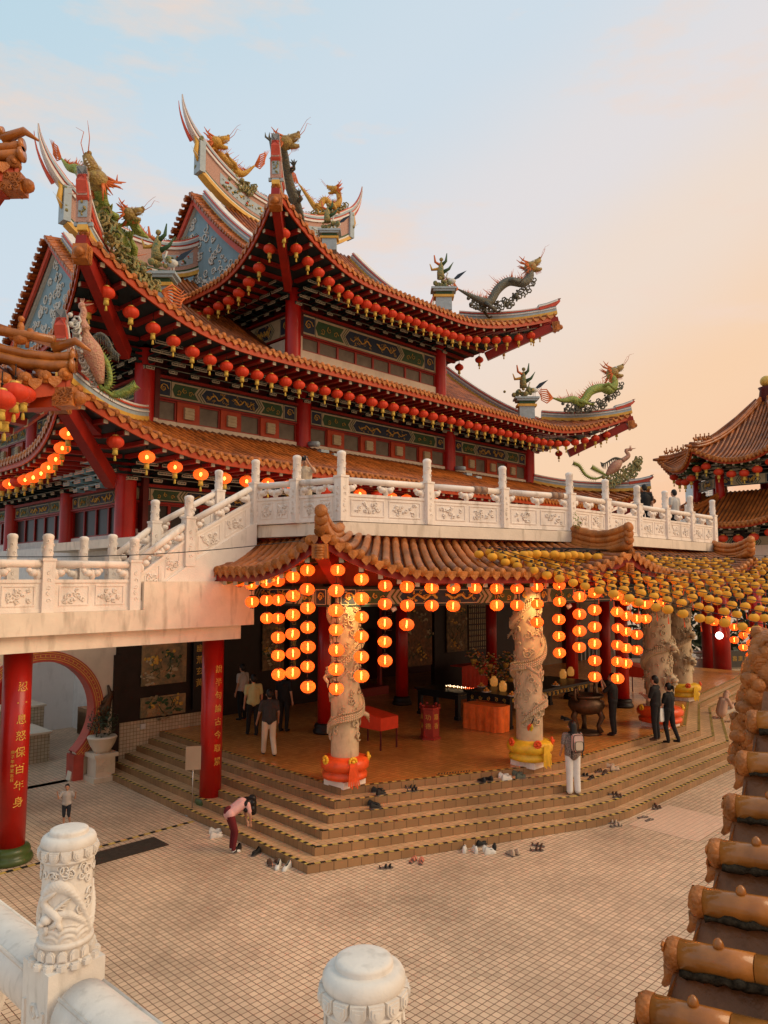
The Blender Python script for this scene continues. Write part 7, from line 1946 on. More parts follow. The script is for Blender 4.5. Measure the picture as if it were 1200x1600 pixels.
# umbrella leaning on the yellow-wrapped column
p0 = at_z(808, 1186, Z0 + .02); p1 = Vector(W(DC[1][0] - .30, DC[1][1] - .28, 1.95)); um = empty('folded_umbrella', p0, 0, 'folded green yellow and red umbrella leaning against the yellow-wrapped column', 'umbrella')
d = p1 - p0; mb = MB(); mb.tube([d * 0, d * .12], [.012, .012], 6); mb.build('tip', M['metal'], um)
M['ugreen'] = mat('green nylon', (.10, .35, .05), .4, .2, 6); M['uyellow'] = mat('yellow nylon', (.65, .45, .03), .4, .2, 6)
mb = MB()
for k, (m, s) in enumerate(((0, .0), (1, .03), (2, -.03))):
    mb.m = m; o = Vector((s, -.02 * (k % 2), 0)); mb.tube([d * .1 + o * .2, d * .45 + o, d * .88 + o, d * .97], [.015, .045, .055, .02], 8, sq=.7)
mb.build('furled_canopy', [M['ugreen'], M['uyellow'], M['sash']], um); mb = MB(); mb.tube([d * .96, d * 1.1], .014, 6); mb.build('handle', M['black'], um)
# sign on a pole by the steps
ab = AB(at_z(300, 1273, 0)); sg = thing('standing_sign', ab[0], ab[1], 0, 'tan notice board on a thin steel pole beside the second red pillar', 'sign')
mb = MB(); mb.lathe([(.15, 0), (.15, .02), (.02, .035)], (ab[0], ab[1], 0), 20); part(mb, 'base', M['metal'], sg); mb = MB(); mb.tube([(ab[0], ab[1], .02), (ab[0], ab[1], 1.15)], .014, 8); part(mb, 'pole', M['metal'], sg)
a = facing(ab[0], ab[1]); mb = MB(); mb.box((ab[0], ab[1], 1.25), (.035, .34, .52), a); part(mb, 'board', mat('tan board', (.36, .27, .19), .5, .1, 3), sg)
# planter by the moon gate
ab = AB(at_z(154, 1218, 0)); ab = (ab[0] + .05, -4.35); pt = thing('stone_planter', ab[0], ab[1], 0, 'carved stone pot on a square pedestal with a dark bushy plant beside the moon gate', 'planter')
mb = MB(); mb.box((ab[0], ab[1], .06), (.68, .68, .12)); mb.box((ab[0], ab[1], .36), (.52, .52, .5)); mb.box((ab[0], ab[1], .66), (.64, .64, .10)); part(mb, 'pedestal', M['cream'], pt)
mb = MB(); mb.lathe([(.20, .71), (.24, .78), (.34, .95), (.38, 1.08), (.40, 1.10), (.36, 1.14), (.1, 1.10)], (ab[0], ab[1], 0), 18, rib=.06, nr=8)
for k in range(14): curl(mb, (ab[0] - .2 + .03 * k, ab[1] - .265, .22 + .28 * rr.random()), (1, 0, 0), (0, 0, 1), .07, 1.2, .012, 7, k, 4)
part(mb, 'pot', M['cream'], pt)
mb = MB()
for k in range(420):
    d = Vector((rr.gauss(0, 1), rr.gauss(0, 1), rr.gauss(0, .9))).normalized() * (rr.random() ** .4) * .42; d.z = d.z * 1.0 + .38
    s = Vector((rr.gauss(0, 1), rr.gauss(0, 1), rr.gauss(0, 1))).normalized() * .055; t = d.cross(s).normalized() * .018; c = Vector((ab[0], ab[1], 1.12)) + d
    mb.add([c - t, c + s, c + t, c - s], [(0, 1, 2, 3)])
part(mb, 'foliage', mat('dark leaves', (.035, .05, .02), .5, .4, 20), pt)
cr = thing('carved_crane', ab[0] + .2, -3.95, 1.6, 'painted crane relief on the cream wall above the potted plant', 'relief'); mb = MB()
x, z = ab[0] + .15, 1.8
mb.tube([(x, -4.0, z - .5), (x + .05, -4.02, z), (x + .2, -4.02, z + .35), (x + .12, -4.02, z + .6)], [.10, .16, .07, .03], 8); mb.tube([(x, -4.0, z + .1), (x + .3, -4.02, z + .45)], [.14, .02], 6); mb.tube([(x, -4.0, z + .1), (x - .25, -4.0, z - .1)], [.1, .02], 6); part(mb, 'relief_body', M['brass'], cr)
# left edge plant and stand by the first pillar
ab = AB(at_z(4, 1270, 0)); pl = thing('potted_tree', ab[0], ab[1], 0, 'pot of dry pinkish blossom twigs at the left edge behind the first red pillar', 'plant')
mb = MB(); mb.box((ab[0], ab[1], .35), (.5, .5, .7), .4, .9); part(mb, 'pot', M['black'], pl); mb = MB()
for k in range(380):
    d = Vector((rr.gauss(0, 1), rr.gauss(0, 1), rr.gauss(0, 1))).normalized() * (rr.random() ** .4) * .48; c = Vector((ab[0], ab[1], 1.08)) + d; mb.m = rr.choice((0, 0, 1)); mb.ball(c, .025, 4, 3)
part(mb, 'blossom', [mat('dry pink blossom', (.42, .22, .15), .7, .3, 20), M['dark']], pl)
# far right: balustrade, stone bench, globe lamp, columns and hedge beyond the hall
fb = thing('far_balustrade', 28, -8, 0, 'far white balustrade behind the hall on the right', 'balustrade')
for i in range(3): rail(fb, (26 + 2.2 * i, -4 - 2.2 * i), (28.2 + 2.2 * i, -6.2 - 2.2 * i), .2, .2, .8, 1.15); post(fb, 26 + 2.2 * i, -4 - 2.2 * i, .2, 1.1, .5)
for k, (x, y) in enumerate(((1130, 1070), (1108, 1060), (1186, 1085))):
    ab = AB(at_z(x, y, 0)); cl2 = thing('round_column', ab[0], ab[1], 0, ['red column with dark ring base carrying the globe lamp', 'dark red column seen beside the far dragon column', 'red column at the right edge behind the yellow lanterns'][k], 'column', 'far red columns'); pillar(cl2, ab[0], ab[1], 0, 6.2, .42 if k == 0 else .3, None, base='dark')
ab = AB(at_z(1130, 1070, 0)); g_ = at_y(1124, 993, W(ab[0], ab[1]).y - .9); gl = empty('globe_lamp', g_, 0, 'lit white globe lamp on the far red column', 'lamp'); mb = MB(); mb.ball((0, 0, 0), .17, 14, 10); mb.build('globe', mat('white glowing globe', (1, .95, .85), .4, .02, emit=(1, .93, .8), estr=9), gl); mb = MB(); mb.tube([(0, .17, 0), (0, .6, 0)], .03, 6); mb.build('bracket', M['black'], gl)
for k, (x, y) in enumerate(((1160, 1062),)):
    c = at_z(x, y, 0); bn = empty('stone_bench', c, R(15), 'grey stone bench with inscribed backrest beyond the steps', 'bench')
    mb = MB(); mb.box((0, 0, .55), (1.9, .6, .12)); mb.build('seat', M['stonecol'], bn); mb = MB(); mb.box((0, .35, 1.05), (1.9, .10, .85)); mb.build('backrest', mat('dark stone board', (.10, .09, .07), .5, .2, 4), bn)
    mb = MB(); [glyph_mb(mb, ch, .3, (-.55 + .37 * i, .29, 1.05), (1, 0, 0), (0, 0, 1)) for i, ch in enumerate('福壽康寧')]; mb.build('inscription', M['gold'], bn)
    for s in (-.6, .6): mb = MB(); mb.lathe([(.18, 0), (.12, .2), (.2, .49)], (s, 0, 0), 12); mb.build('leg', M['stonecol'], bn)
for k, (x, y) in enumerate(((1175, 1078), (1157, 1085), (1116, 1052))):
    c = at_z(x, y, 0); bn = empty('stone_stool', c, 0, ['drum-shaped white stone stool in front of the bench', 'white stone stool left of the drum stool', 'white stone stool behind the globe lamp column'][k], 'stool', 'stone stools'); mb = MB(); mb.lathe([(.26, 0), (.18, .15), (.18, .35), (.30, .5), (.30, .56)], (0, 0, 0), 16); mb.build('stool_body', M['white'], bn)
hg = thing('dark_hedge', 33, 2, 0, 'dark tree foliage closing the view behind the hall', 'trees'); hg['kind'] = 'stuff'
mb = MB(); rr = random.Random(8)
for k in range(2600):
    c = Vector((rr.uniform(24, 46), rr.uniform(-8, 10) , rr.uniform(.2, 5.4))); c.y = 3 - (c.x - 26) * .55 + rr.uniform(0, 2.0) if c.x > 27 else 2 + rr.uniform(0, 1)
    s = Vector((rr.gauss(0, 1), rr.gauss(0, 1), rr.gauss(0, 1))).normalized() * .35; t = Vector((rr.gauss(0, 1), rr.gauss(0, 1), rr.gauss(0, 1))).normalized() * .2
    mb.add([c - t, c + s, c + t, c - s], [(0, 1, 2, 3)])
part(mb, 'foliage', mat('dark leaf mass', (.03, .045, .015), .6, .4, 4), hg)
sp = thing('sprouting_weed', 5.7, -13.75, 6.5, 'small green weed sprouting from the white parapet below a post', 'plant'); mb = MB()
for k in range(60):
    c = Vector((5.7 + rr.gauss(0, .06), -13.82 + rr.gauss(0, .04), 6.72 + rr.gauss(0, .14))); s = Vector((rr.gauss(0, 1), rr.gauss(0, 1), rr.gauss(0, 1))).normalized() * .045; t = Vector((rr.gauss(0, 1), rr.gauss(0, 1), rr.gauss(0, 1))).normalized() * .02
    mb.add([c - t, c + s, c + t, c - s], [(0, 1, 2, 3)])
part(mb, 'leaves', mat('fresh leaves', (.22, .28, .05), .5, .3, 9), sp)
# brown wraps on the terrace handrail
for k, (t0) in enumerate(((-.79 + 6.59 * .56, -11.75 - 1.8 * .56), (-.79 + 6.59 * .93, -11.75 - 1.8 * .93))):
    wr = thing('rail_wrap', t0[0], t0[1], TZ + .92, ['brown tape wrapping on the terrace handrail, left one', 'brown tape wrapping on the terrace handrail, right one'][k], 'wrapping', 'rail wraps'); d = Vector((6.59, -1.8, 0)).normalized(); mb = MB(); c = Vector((t0[0], t0[1], TZ + .92))
    mb.tube([c - d * .2, c - d * .01], .095, 12); mb.tube([c + d * .01, c + d * .2], .095, 12); part(mb, 'tape', mat('brown tape', (.30, .18, .12), .5, .2, 9), wr)
# ------------------------------------------------------------------ shoes
M['sh_black'] = mat('black shoe', (.012, .011, .011), .6, .3, 20); M['sh_white'] = mat('white shoe', (.66, .62, .56), .6, .15, 20); M['sh_red'] = mat('coral sandal', (.62, .20, .12), .5, .2, 20); M['sh_brown'] = mat('brown shoe', (.10, .045, .025), .6, .3, 20); M['sh_green'] = mat('grey green shoe', (.10, .11, .08), .6, .3, 20); M['sh_tan'] = mat('beige shoe', (.46, .34, .24), .6, .2, 20); M['sole'] = mat('shoe sole', (.16, .12, .10), .8, .2, 20)
def shoe_outline(l, w_): return [(x * l, y * w_) for x, y in ((-.5, -.26), (-.52, 0), (-.5, .26), (-.38, .36), (-.1, .30), (.1, .38), (.3, .46), (.44, .34), (.5, .05), (.46, -.2), (.3, -.38), (.1, -.36), (-.1, -.30), (-.38, -.34))]
def shoe(par, x, y, rz, mk, kind, l=.27):
    mb = MB(); c, s = math.cos(rz), math.sin(rz); Mx = Matrix.Translation((x, y, 0)) @ Matrix.Rotation(rz, 4, 'Z'); mb.M = Mx; w_ = l * .40
    mb.m = 1; mb.prism(shoe_outline(l, w_), 0, .022)
    mb.m = 0
    if kind == 'sandal':
        for k in (-.02, .06): mb.tube([(k, -w_ * .36, .02), (k + .01, -w_ * .2, .06), (k + .02, 0, .07), (k + .01, w_ * .2, .06), (k, w_ * .36, .02)], .012, 5, sq=1.8)
        mb.tube([(-.11, -w_ * .3, .02), (-.13, 0, .06), (-.11, w_ * .3, .02)], .010, 5)
    elif kind == 'flip':
        mb.tube([(.08, 0, .022), (.04, .02, .05), (-.03, w_ * .38, .022)], .009, 5); mb.tube([(.08, 0, .022), (.04, -.02, .05), (-.03, -w_ * .38, .022)], .009, 5)
    else:
        n = 14
        def f(u, v):
            a = u * 2 * math.pi; o = shoe_outline(l, w_); i = u * len(o); k = int(i) % len(o); k2 = (k + 1) % len(o); t = i - int(i)
            px_, py_ = o[k][0] * (1 - t) + o[k2][0] * t, o[k][1] * (1 - t) + o[k2][1] * t
            hx = .055 + .045 * max(0, -px_ / l + .1) * 2; toe = max(0, px_ / l)
            q = 1 - .45 * v ** 2; return (px_ * q - .02 * v, py_ * q, .022 + hx * v ** .8 * (1 - .3 * toe))
        mb.grid(f, 28, 5, flip=True); mb.m = 2; mb.ball((-.055, 0, .072), (.06, .024, .012), 8, 4); mb.m = 0
        if kind == 'trainer':
            mb.ball((.05, 0, .075), (.07, .030, .022), 8, 5); mb.m = 2
            for k in range(3): mb.box((.02 + .03 * k, 0, .096 - .006 * k), (.007, .04, .006))
    mb.build('shoe', [M[mk], M['sole'] if mk != 'sh_white' else M['sh_white'], M['black']], par)
def pair(x, y, z, rz, mk, kind, label, sx=.13, twist=.2, l=.27, dx=0):
    c = at_z(x, y, z + .002)
    if 0 < z < .9:                       # rest on the middle of the tread of that height
        o_ = ol(round(z / .15) - 1 + .5)
        for p_, q_ in list(zip(o_, o_[1:]))[1:5]:
            h_ = on_line(x, y, p_, q_); h2 = AB(h_); t_ = ((h2[0] - p_[0]) * (q_[0] - p_[0]) + (h2[1] - p_[1]) * (q_[1] - p_[1])) / ((q_[0] - p_[0]) ** 2 + (q_[1] - p_[1]) ** 2)
            if 0 <= t_ <= 1: c = Vector((h_.x, h_.y, z + .002)); break
    e = empty('pair_of_shoes', c, rz, label, 'shoes', None)
    shoe(e, dx, -sx, twist, mk, kind, l); shoe(e, 0, sx, -twist * .6, mk, kind, l)
pair(338, 1305, 0, .3, 'sh_white', 'trainer', 'chunky white trainers on the plaza beside the lowest step, left of the bending girl')
pair(385, 1333, 0, -2.0, 'sh_black', 'trainer', 'dark grey trainers with white laces just right of the bending girl', .22, .1)
pair(428, 1350, 0, 1.9, 'sh_brown', 'sandal', 'brown woven sandals against the lowest step', .08)
pair(441, 1357, 0, -1.9, 'sh_white', 'flat', 'white flat shoes near the front corner of the steps', .09)
pair(595, 1351, 0, .5, 'sh_black', 'sandal', 'black sandals lying at the foot of the front steps, left group', .21, -.3)
pair(652, 1347, 0, 1.2, 'sh_red', 'sandal', 'coral pink sandals in front of the lowest step', .08)
pair(734, 1330, 0, 1.5, 'sh_white', 'trainer', 'white trainers at the foot of the steps, left of the black pair', .10)
pair(763, 1324, 0, .9, 'sh_black', 'trainer', 'black trainers at the foot of the steps beside the white trainers', .14, .5)
pair(765, 1332, 0, .2, 'sh_white', 'flat', 'single-coloured white canvas shoes in front of the black trainers', .06, .1, .24)
pair(800, 1335, 0, 2.2, 'sh_tan', 'flat', 'beige slip-on shoes lying apart on the plaza tiles', .05, .2, .24)
pair(840, 1326, 0, -.3, 'sh_brown', 'sandal', 'dark brown sandals right of the beige slip-ons', .13, .3)
pair(960, 1289, 0, .1, 'sh_tan', 'sandal', 'patterned beige sandals against the lowest step where it bends', .10, .2, .3)
pair(1010, 1280, 0, .4, 'sh_tan', 'flip', 'beige flip-flops on the pale new tiles', .10, .2)
pair(962, 1251, .3, .2, 'sh_brown', 'sandal', 'brown sandals on the second step', .10)
pair(1023, 1262, .0, .2, 'sh_brown', 'sandal', 'dark sandals at the lowest step on the right', .10)
pair(593, 1231, .75, .4, 'sh_black', 'trainer', 'black trainers with white soles on the step right of the red-wrapped column', .10, .4)
pair(586, 1251, .6, .2, 'sh_black', 'flat', 'black slip-on shoes one step below the black trainers', .10)
pair(644, 1226, .75, .1, 'sh_black', 'sandal', 'black strappy sandals on the upper step in the middle', .12)
pair(757, 1212, .75, 2.2, 'sh_black', 'flat', 'black ballet flats on the upper step near the hazard tape', .10, .2)
pair(790, 1209, .75, .2, 'sh_white', 'trainer', 'white sport sandals on the upper step left of the yellow-wrapped column', .10)
pair(812, 1209, .75, .1, 'sh_green', 'trainer', 'grey green trainers on the upper step by the yellow-wrapped column', .14)
pair(918, 1202, .6, .4, 'sh_black', 'sandal', 'tangled black sandals beside the woman with the backpack', .13, .5)
pair(940, 1195, .6, .8, 'sh_brown', 'sandal', 'brown sandals between the black and the pale shoes', .08)
pair(957, 1192, .6, .1, 'sh_tan', 'trainer', 'pale cream trainers on the upper right step', .15, .2)
pair(885, 1125, Z0, .2, 'sh_black', 'flat', 'small dark shoes under the incense urn', .1)
ht = thing('warning_tape', 2.0, -13.2, .9, 'orange and black warning tape stuck along the top step', 'tape')
mb = MB(); a0, b0 = AB(at_z(690, 1212, .9)); a1, b1 = AB(at_z(742, 1207, .9)); mb.m = 0; P, Q = Vector((a0, b0 + .12, .912)), Vector((a1, b1 + .12, .912)); mb.bar(P, Q, .11, .004); mb.m = 1; d = (Q - P).normalized(); sd_ = Vector((-d.y, d.x, 0))
for k in range(12): c = P.lerp(Q, (k + .5) / 12) + Vector((0, 0, .003)); mb.bar(c - sd_ * .045 - d * .03, c + sd_ * .045 + d * .03, .035, .003)
part(mb, 'tape_strip', [M['petal2'], M['tapeb']], ht)
# ------------------------------------------------------------------ people
def blob(segs, name, m, par, voxel=.012, smooth=2):
    mb = MB()
    for s in segs:
        p, q, r0, r1 = Vector(s[0]), Vector(s[1]), s[2], s[3]
        sq = s[4] if len(s) > 4 else 1
        mb.tube([p, p.lerp(q, .33), p.lerp(q, .66), q], [r0, r0 + (r1 - r0) * .33, r0 + (r1 - r0) * .66, r1], 12)
        mb.ball(p, r0, 10, 7); mb.ball(q, r1, 10, 7)
    o = mb.build(name, m)
    md = o.modifiers.new('r', 'REMESH'); md.mode = 'VOXEL'; md.voxel_size = voxel; md.use_smooth_shade = True
    sm = o.modifiers.new('s', 'SMOOTH'); sm.iterations = smooth; sm.factor = .5
    dg = bpy.context.evaluated_depsgraph_get(); me = bpy.data.meshes.new_from_object(o.evaluated_get(dg)); old = o.data; o.modifiers.clear(); o.data = me; me.name = name
    for p_ in me.polygons: p_.use_smooth = True
    bpy.data.meshes.remove(old)
    o.parent = par
    return o
def hand(mb_segs, wpos, d, side, s=1.0, curlv=.4):
    """palm, four bent fingers and a thumb as tapered chains"""
    d = Vector(d).normalized(); w_ = Vector(wpos); n = Vector(side).normalized(); u = d.cross(n).normalized()
    palm = w_ + d * .05 * s
    mb_segs.append((w_, palm + d * .03 * s, .024 * s, .030 * s))
    for k, l in enumerate((.062, .072, .068, .052)):
        b = palm + d * .04 * s + u * (k - 1.5) * .020 * s; m = b + d * l * .5 * s + n * curlv * .02 * s; e = m + (d * .8 + n * curlv).normalized() * l * .5 * s
        mb_segs.append((b, m, .0095 * s, .0085 * s)); mb_segs.append((m, e, .0085 * s, .007 * s))
    b = w_ + d * .03 * s + u * -.03 * s; m = b + (d + -u * .9).normalized() * .035 * s; mb_segs.append((b, m, .011 * s, .009 * s)); mb_segs.append((m, m + (d * 1 - u * .2).normalized() * .03 * s, .009 * s, .0075 * s))
def person(label, loc, face, J=None, H=1.7, skin='skin', shirt=None, pants=None, sleeve=.35, pantlen=1.0, hair='short', shoes=None, skirt=None, wide=1.0, lean=0, vox=.013, head_dir=(0, 1, 0), name='person'):
    e = empty('person', loc, face, label, 'person')
    k = H / 1.7
    D = dict(pel=(0, 0, .96), che=(0, 0, 1.28), nek=(0, .0, 1.46), hed=(0, .02, 1.60), hl=(-.095, 0, .92), hr=(.095, 0, .92), kl=(-.10, .02, .50), kr=(.10, .02, .50), al=(-.10, -.02, .08), ar=(.10, -.02, .08),
             sl=(-.19, 0, 1.40), sr=(.19, 0, 1.40), el=(-.24, -.02, 1.12), er=(.24, -.02, 1.12), wl=(-.25, .05, .87), wr=(.25, .05, .87), fl=(0, 1, 0), fr=(0, 1, 0))
    if J: D.update(J)
    V = {a: Vector(b) * k for a, b in D.items() if a not in ('fl', 'fr')}
    hd = Vector(head_dir).normalized()
    b = []
    b += [(V['pel'], V['che'], .115 * k, .125 * k), (V['sl'], V['sr'], .055 * k, .055 * k), (V['che'], V['nek'], .12 * k, .055 * k), (V['nek'], V['hed'], .05 * k, .055 * k)]
    b += [(V['pel'] + Vector((x * k, 0, 0)), V['che'] + Vector((x * 1.1 * k, 0, 0)), .085 * k, .09 * k) for x in (-.06, .06)]
    for s in 'lr':
        b += [(V['h' + s], V['k' + s], .082 * k, .055 * k), (V['k' + s], V['a' + s], .052 * k, .034 * k), (V['s' + s], V['e' + s], .048 * k, .037 * k), (V['e' + s], V['w' + s], .037 * k, .024 * k)]
        f = Vector(D['f' + s]); a = V['a' + s]; b += [(a + Vector((0, 0, -.035 * k)), a + f * .14 * k + Vector((0, 0, -.055 * k)), .032 * k, .024 * k)]
        d = (V['w' + s] - V['e' + s]).normalized(); hand(b, V['w' + s], d, (-1 if s == 'r' else 1, 0, 0), k)
    h = V['hed']; up = Vector((0, 0, 1)) if abs(hd.z) < .8 else Vector((0, -1, 0)); sd = hd.cross(up).normalized(); up = sd.cross(hd).normalized()
    b += [(h + up * .025 * k, h - up * .05 * k + hd * .025 * k, .088 * k, .062 * k), (h - hd * .025 * k + up * .02 * k, h + up * .02 * k, .088 * k, .088 * k), (h + hd * .085 * k, h + hd * .105 * k - up * .025 * k, .012 * k, .016 * k), (h + sd * .088 * k, h + sd * .090 * k - up * .03 * k, .018 * k, .014 * k), (h - sd * .088 * k, h - sd * .090 * k - up * .03 * k, .018 * k, .014 * k), (h + hd * .078 * k - up * .058 * k - sd * .015 * k, h + hd * .078 * k - up * .058 * k + sd * .015 * k, .014 * k, .014 * k)]
    blob(b, 'body', M[skin], e, vox)
    mb = MB()
    for s in (-1, 1): mb.ball(h + hd * .082 * k + sd * s * .033 * k + up * .012 * k, (.011 * k, .009 * k, .007 * k), 6, 4); mb.tube([h + hd * .085 * k + sd * s * .018 * k + up * .034 * k, h + hd * .080 * k + sd * s * .05 * k + up * .034 * k], .005 * k, 4)
    mb.tube([h + hd * .094 * k - up * .058 * k - sd * .02 * k, h + hd * .096 * k - up * .058 * k + sd * .02 * k], .004 * k, 4); mb.build('facial_features', M['hair'], e)
    if hair:
        c = h - hd * .022 * k + up * .045 * k; hs = [(c - up * .02 * k, c + up * .01 * k, .098 * k, .094 * k), (c - hd * .03 * k - up * .06 * k, c - hd * .02 * k, .08 * k, .085 * k)]
        if hair == 'long': hs += [(c - hd * .05 * k, V['nek'] - hd * .10 * k - up * .02 * k, .09 * k, .085 * k), (V['nek'] - hd * .10 * k, V['che'] - hd * .10 * k + Vector((0, 0, .03)), .085 * k, .05 * k)]
        if hair == 'pony': hs += [(c - hd * .08 * k, c - hd * .15 * k - up * .02 * k, .035 * k, .04 * k), (c - hd * .15 * k - up * .02 * k, c - hd * .16 * k - up * .16 * k, .04 * k, .015 * k)]
        if hair == 'curly': hs += [(c + Vector((x * .1, y * .08, z * .1)) * k, c + Vector((x * .16, y * .16, z * .12 - .02)) * k, .085 * k, .07 * k) for x in (-1, 0, 1) for y in (-1, 0) for z in (-1, .2)] + [(c - hd * .02 - up * .05, c + hd * .10 - Vector((0, 0, .12)), .11 * k, .09 * k)]
        hh = blob(hs, 'hair', M['hair'], e, vox)
    if shirt:
        q = [(V['pel'] + Vector((x * k, 0, .02)), V['che'] + Vector((x * 1.15 * k, 0, .0)), .112 * k * wide, .120 * k) for x in (-.062, .062)] + [(V['pel'] + Vector((0, 0, .0)), V['che'], .138 * k * wide, .150 * k), (V['hl'] + Vector((.01 * k, 0, .045 * k)), V['hr'] + Vector((-.01 * k, 0, .045 * k)), .122 * k, .122 * k)] + [(V['sl'], V['sr'], .066 * k, .066 * k), (V['che'], (V['nek'] * .9 + V['che'] * .1), .145 * k, .068 * k)]
        for s in 'lr': m = V['s' + s].lerp(V['e' + s], min(1, sleeve * 2)); q += [(V['s' + s], m, .066 * k, .056 * k)]
        if sleeve > .6:
            for s in 'lr': q += [(V['e' + s], V['w' + s].lerp(V['e' + s], .12), .052 * k, .042 * k)]
        blob(q, 'shirt', M[shirt], e, vox)
    if pants:
        q = [(V['hl'] + Vector((0, 0, .03)), V['hr'] + Vector((0, 0, .03)), .105 * k, .105 * k), (V['pel'], V['pel'] + Vector((0, 0, .05)), .132 * k, .132 * k)]
        for s in 'lr':
            an = V['k' + s].lerp(V['a' + s], (pantlen - .5) * 2 * .97) if pantlen > .5 else None
            if an is None: q += [(V['h' + s], V['h' + s].lerp(V['k' + s], pantlen * 2), .100 * k, .075 * k * wide)]
            else: q += [(V['h' + s], V['k' + s], .100 * k, .072 * k * wide), (V['k' + s], an, .070 * k * wide, .052 * k * wide * wide)]
        blob(q, 'trousers', M[pants], e, vox)
    if skirt:
        q = [(V['pel'], V['kl'].lerp(V['kr'], .5), .14 * k, .17 * k), (V['kl'].lerp(V['kr'], .5), V['al'].lerp(V['ar'], .5) + Vector((0, 0, .05)), .17 * k, .15 * k)]; blob(q, 'skirt', M[skirt], e, vox)
    if shoes:
        for s in 'lr':
            f = Vector(D['f' + s]); a = V['a' + s]; blob([(a + Vector((0, 0, -.03 * k)), a + f * .15 * k + Vector((0, 0, -.05 * k)), .042 * k, .034 * k)], 'shoe', M[shoes], e, .01)
    return e
M['c_white'] = mat('white cloth', (.70, .66, .62), .8, .08, 6, .3, 40); M['c_black'] = mat('black cloth', (.012, .011, .012), .8, .3, 6); M['c_grey'] = mat('dark grey cloth', (.035, .032, .032), .8, .2, 6); M['c_cream'] = mat('cream cloth', (.55, .44, .32), .8, .1, 6, .3, 30)
M['c_pink'] = mat('pink cloth', (.68, .36, .33), .8, .1, 6, .3, 30); M['c_maroon'] = mat('maroon cloth', (.13, .012, .015), .8, .2, 6); M['c_navy'] = mat('navy cloth', (.02, .025, .035), .8, .2, 6); M['c_yel'] = mat('pale yellow cloth', (.46, .42, .20), .8, .1, 6); M['c_lgrey'] = mat('light grey cloth', (.46, .43, .40), .8, .1, 6); M['c_brown'] = mat('brown patterned cloth', (.045, .028, .022), .8, .5, 40, col2=(.35, .28, .24)); M['c_tan'] = mat('tan robe', (.56, .33, .22), .8, .12, 6, .3, 20); M['bagpink'] = mat('pale pink bag', (.62, .42, .36), .7, .15, 8)
def yaw(deg): return R(deg)      # 0 = facing away from the camera (+Y)
person('toddler in white t-shirt and dark shorts with raised hands on the plaza tiles', at_z(103, 1291, 0), yaw(195), dict(wl=(-.36, .16, 1.36), wr=(.36, .16, 1.42), el=(-.33, .06, 1.15), er=(.33, .06, 1.18), kl=(-.10, .06, .50), al=(-.14, -.10, .10), hed=(0, .03, 1.62)), H=.86, shirt='c_lgrey', pants='c_navy', pantlen=.62, hair='short', shoes='sh_white', sleeve=.35, vox=.008)
person('girl in pink top and maroon trousers bending down over her shoes', at_z(364, 1331, 0), yaw(-62), dict(pel=(0, -.12, .92), hl=(-.09, -.1, .90), hr=(.09, -.1, .90), che=(0, .20, 1.12), nek=(0, .36, 1.17), hed=(0, .48, 1.15), sl=(-.17, .30, 1.14), sr=(.17, .30, 1.14), el=(-.20, .34, .88), er=(.20, .36, .88), wl=(-.12, .38, .66), wr=(.12, .40, .66), kl=(-.09, .03, .48), kr=(.09, .03, .48)), H=1.35, shirt='c_pink', pants='c_maroon', hair='curly', shoes='sh_white', head_dir=(0, .5, -.8), vox=.011)
wb_ = person('woman seen from behind in dark patterned blouse and wide white trousers with a pale backpack', Vector((*on_line(896, 1236, ol(2.5)[1], ol(2.5)[2]).xy, .45)), yaw(8), dict(kl=(-.09, 0, .50), kr=(.09, 0, .50), wl=(-.24, .16, .95), wr=(.22, .18, 1.02), el=(-.26, -.02, 1.14), er=(.26, -.02, 1.14)), H=1.6, shirt='c_brown', pants='c_white', hair='long', shoes='sh_black', wide=1.22)
bp_ = empty('backpack', wb_.location + Vector((.03, 0, 1.18)), yaw(8), 'pale pink backpack with black piping worn by the woman in white trousers', 'backpack')
mb = MB(); mb.M = Matrix.Scale(.92, 4)
def rbox(mb, c, s, n=4):
    cx_, cy_, cz_ = c
    def f(u, v):
        a = u * 2 * math.pi; ph = (v - .5) * math.pi; e = .45
        f1 = lambda x: math.copysign(abs(x) ** e, x)
        return (cx_ + s[0] * f1(math.cos(ph)) * f1(math.cos(a)), cy_ + s[1] * f1(math.cos(ph)) * f1(math.sin(a)), cz_ + s[2] * f1(math.sin(ph)))
    mb.grid(f, 28, 16)
rbox(mb, (0, -.22, 0), (.14, .085, .21)); mb.build('bag_body', M['bagpink'], bp_); mb = MB(); rbox(mb, (0, -.30, -.05), (.10, .03, .11)); mb.build('front_pocket', M['c_cream'], bp_)
mb = MB(); P = [(math.cos(a) ** 3 * 0 + .125 * math.copysign(abs(math.cos(a)) ** .45, math.cos(a)), -.285, .19 * math.copysign(abs(math.sin(a)) ** .45, math.sin(a))) for a in [i / 28 * 2 * math.pi + .01 for i in range(29)]]; mb.tube(P, .009, 5); P = [(.095 * math.copysign(abs(math.cos(a)) ** .45, math.cos(a)), -.325, -.05 + .10 * math.copysign(abs(math.sin(a)) ** .45, math.sin(a))) for a in [i / 28 * 2 * math.pi + .01 for i in range(29)]]; mb.tube(P, .007, 5); mb.build('piping', M['black'], bp_)
mb = MB()
for s in (-1, 1): mb.tube([(s * .09, -.15, .17), (s * .12, -.06, .22), (s * .13, .06, .12), (s * .13, .06, -.05), (s * .10, -.12, -.17)], .02, 6); mb.tube([(s * .12, -.18, -.18), (s * .13, -.2, -.34)], .014, 5)
mb.build('strap', M['black'], bp_)
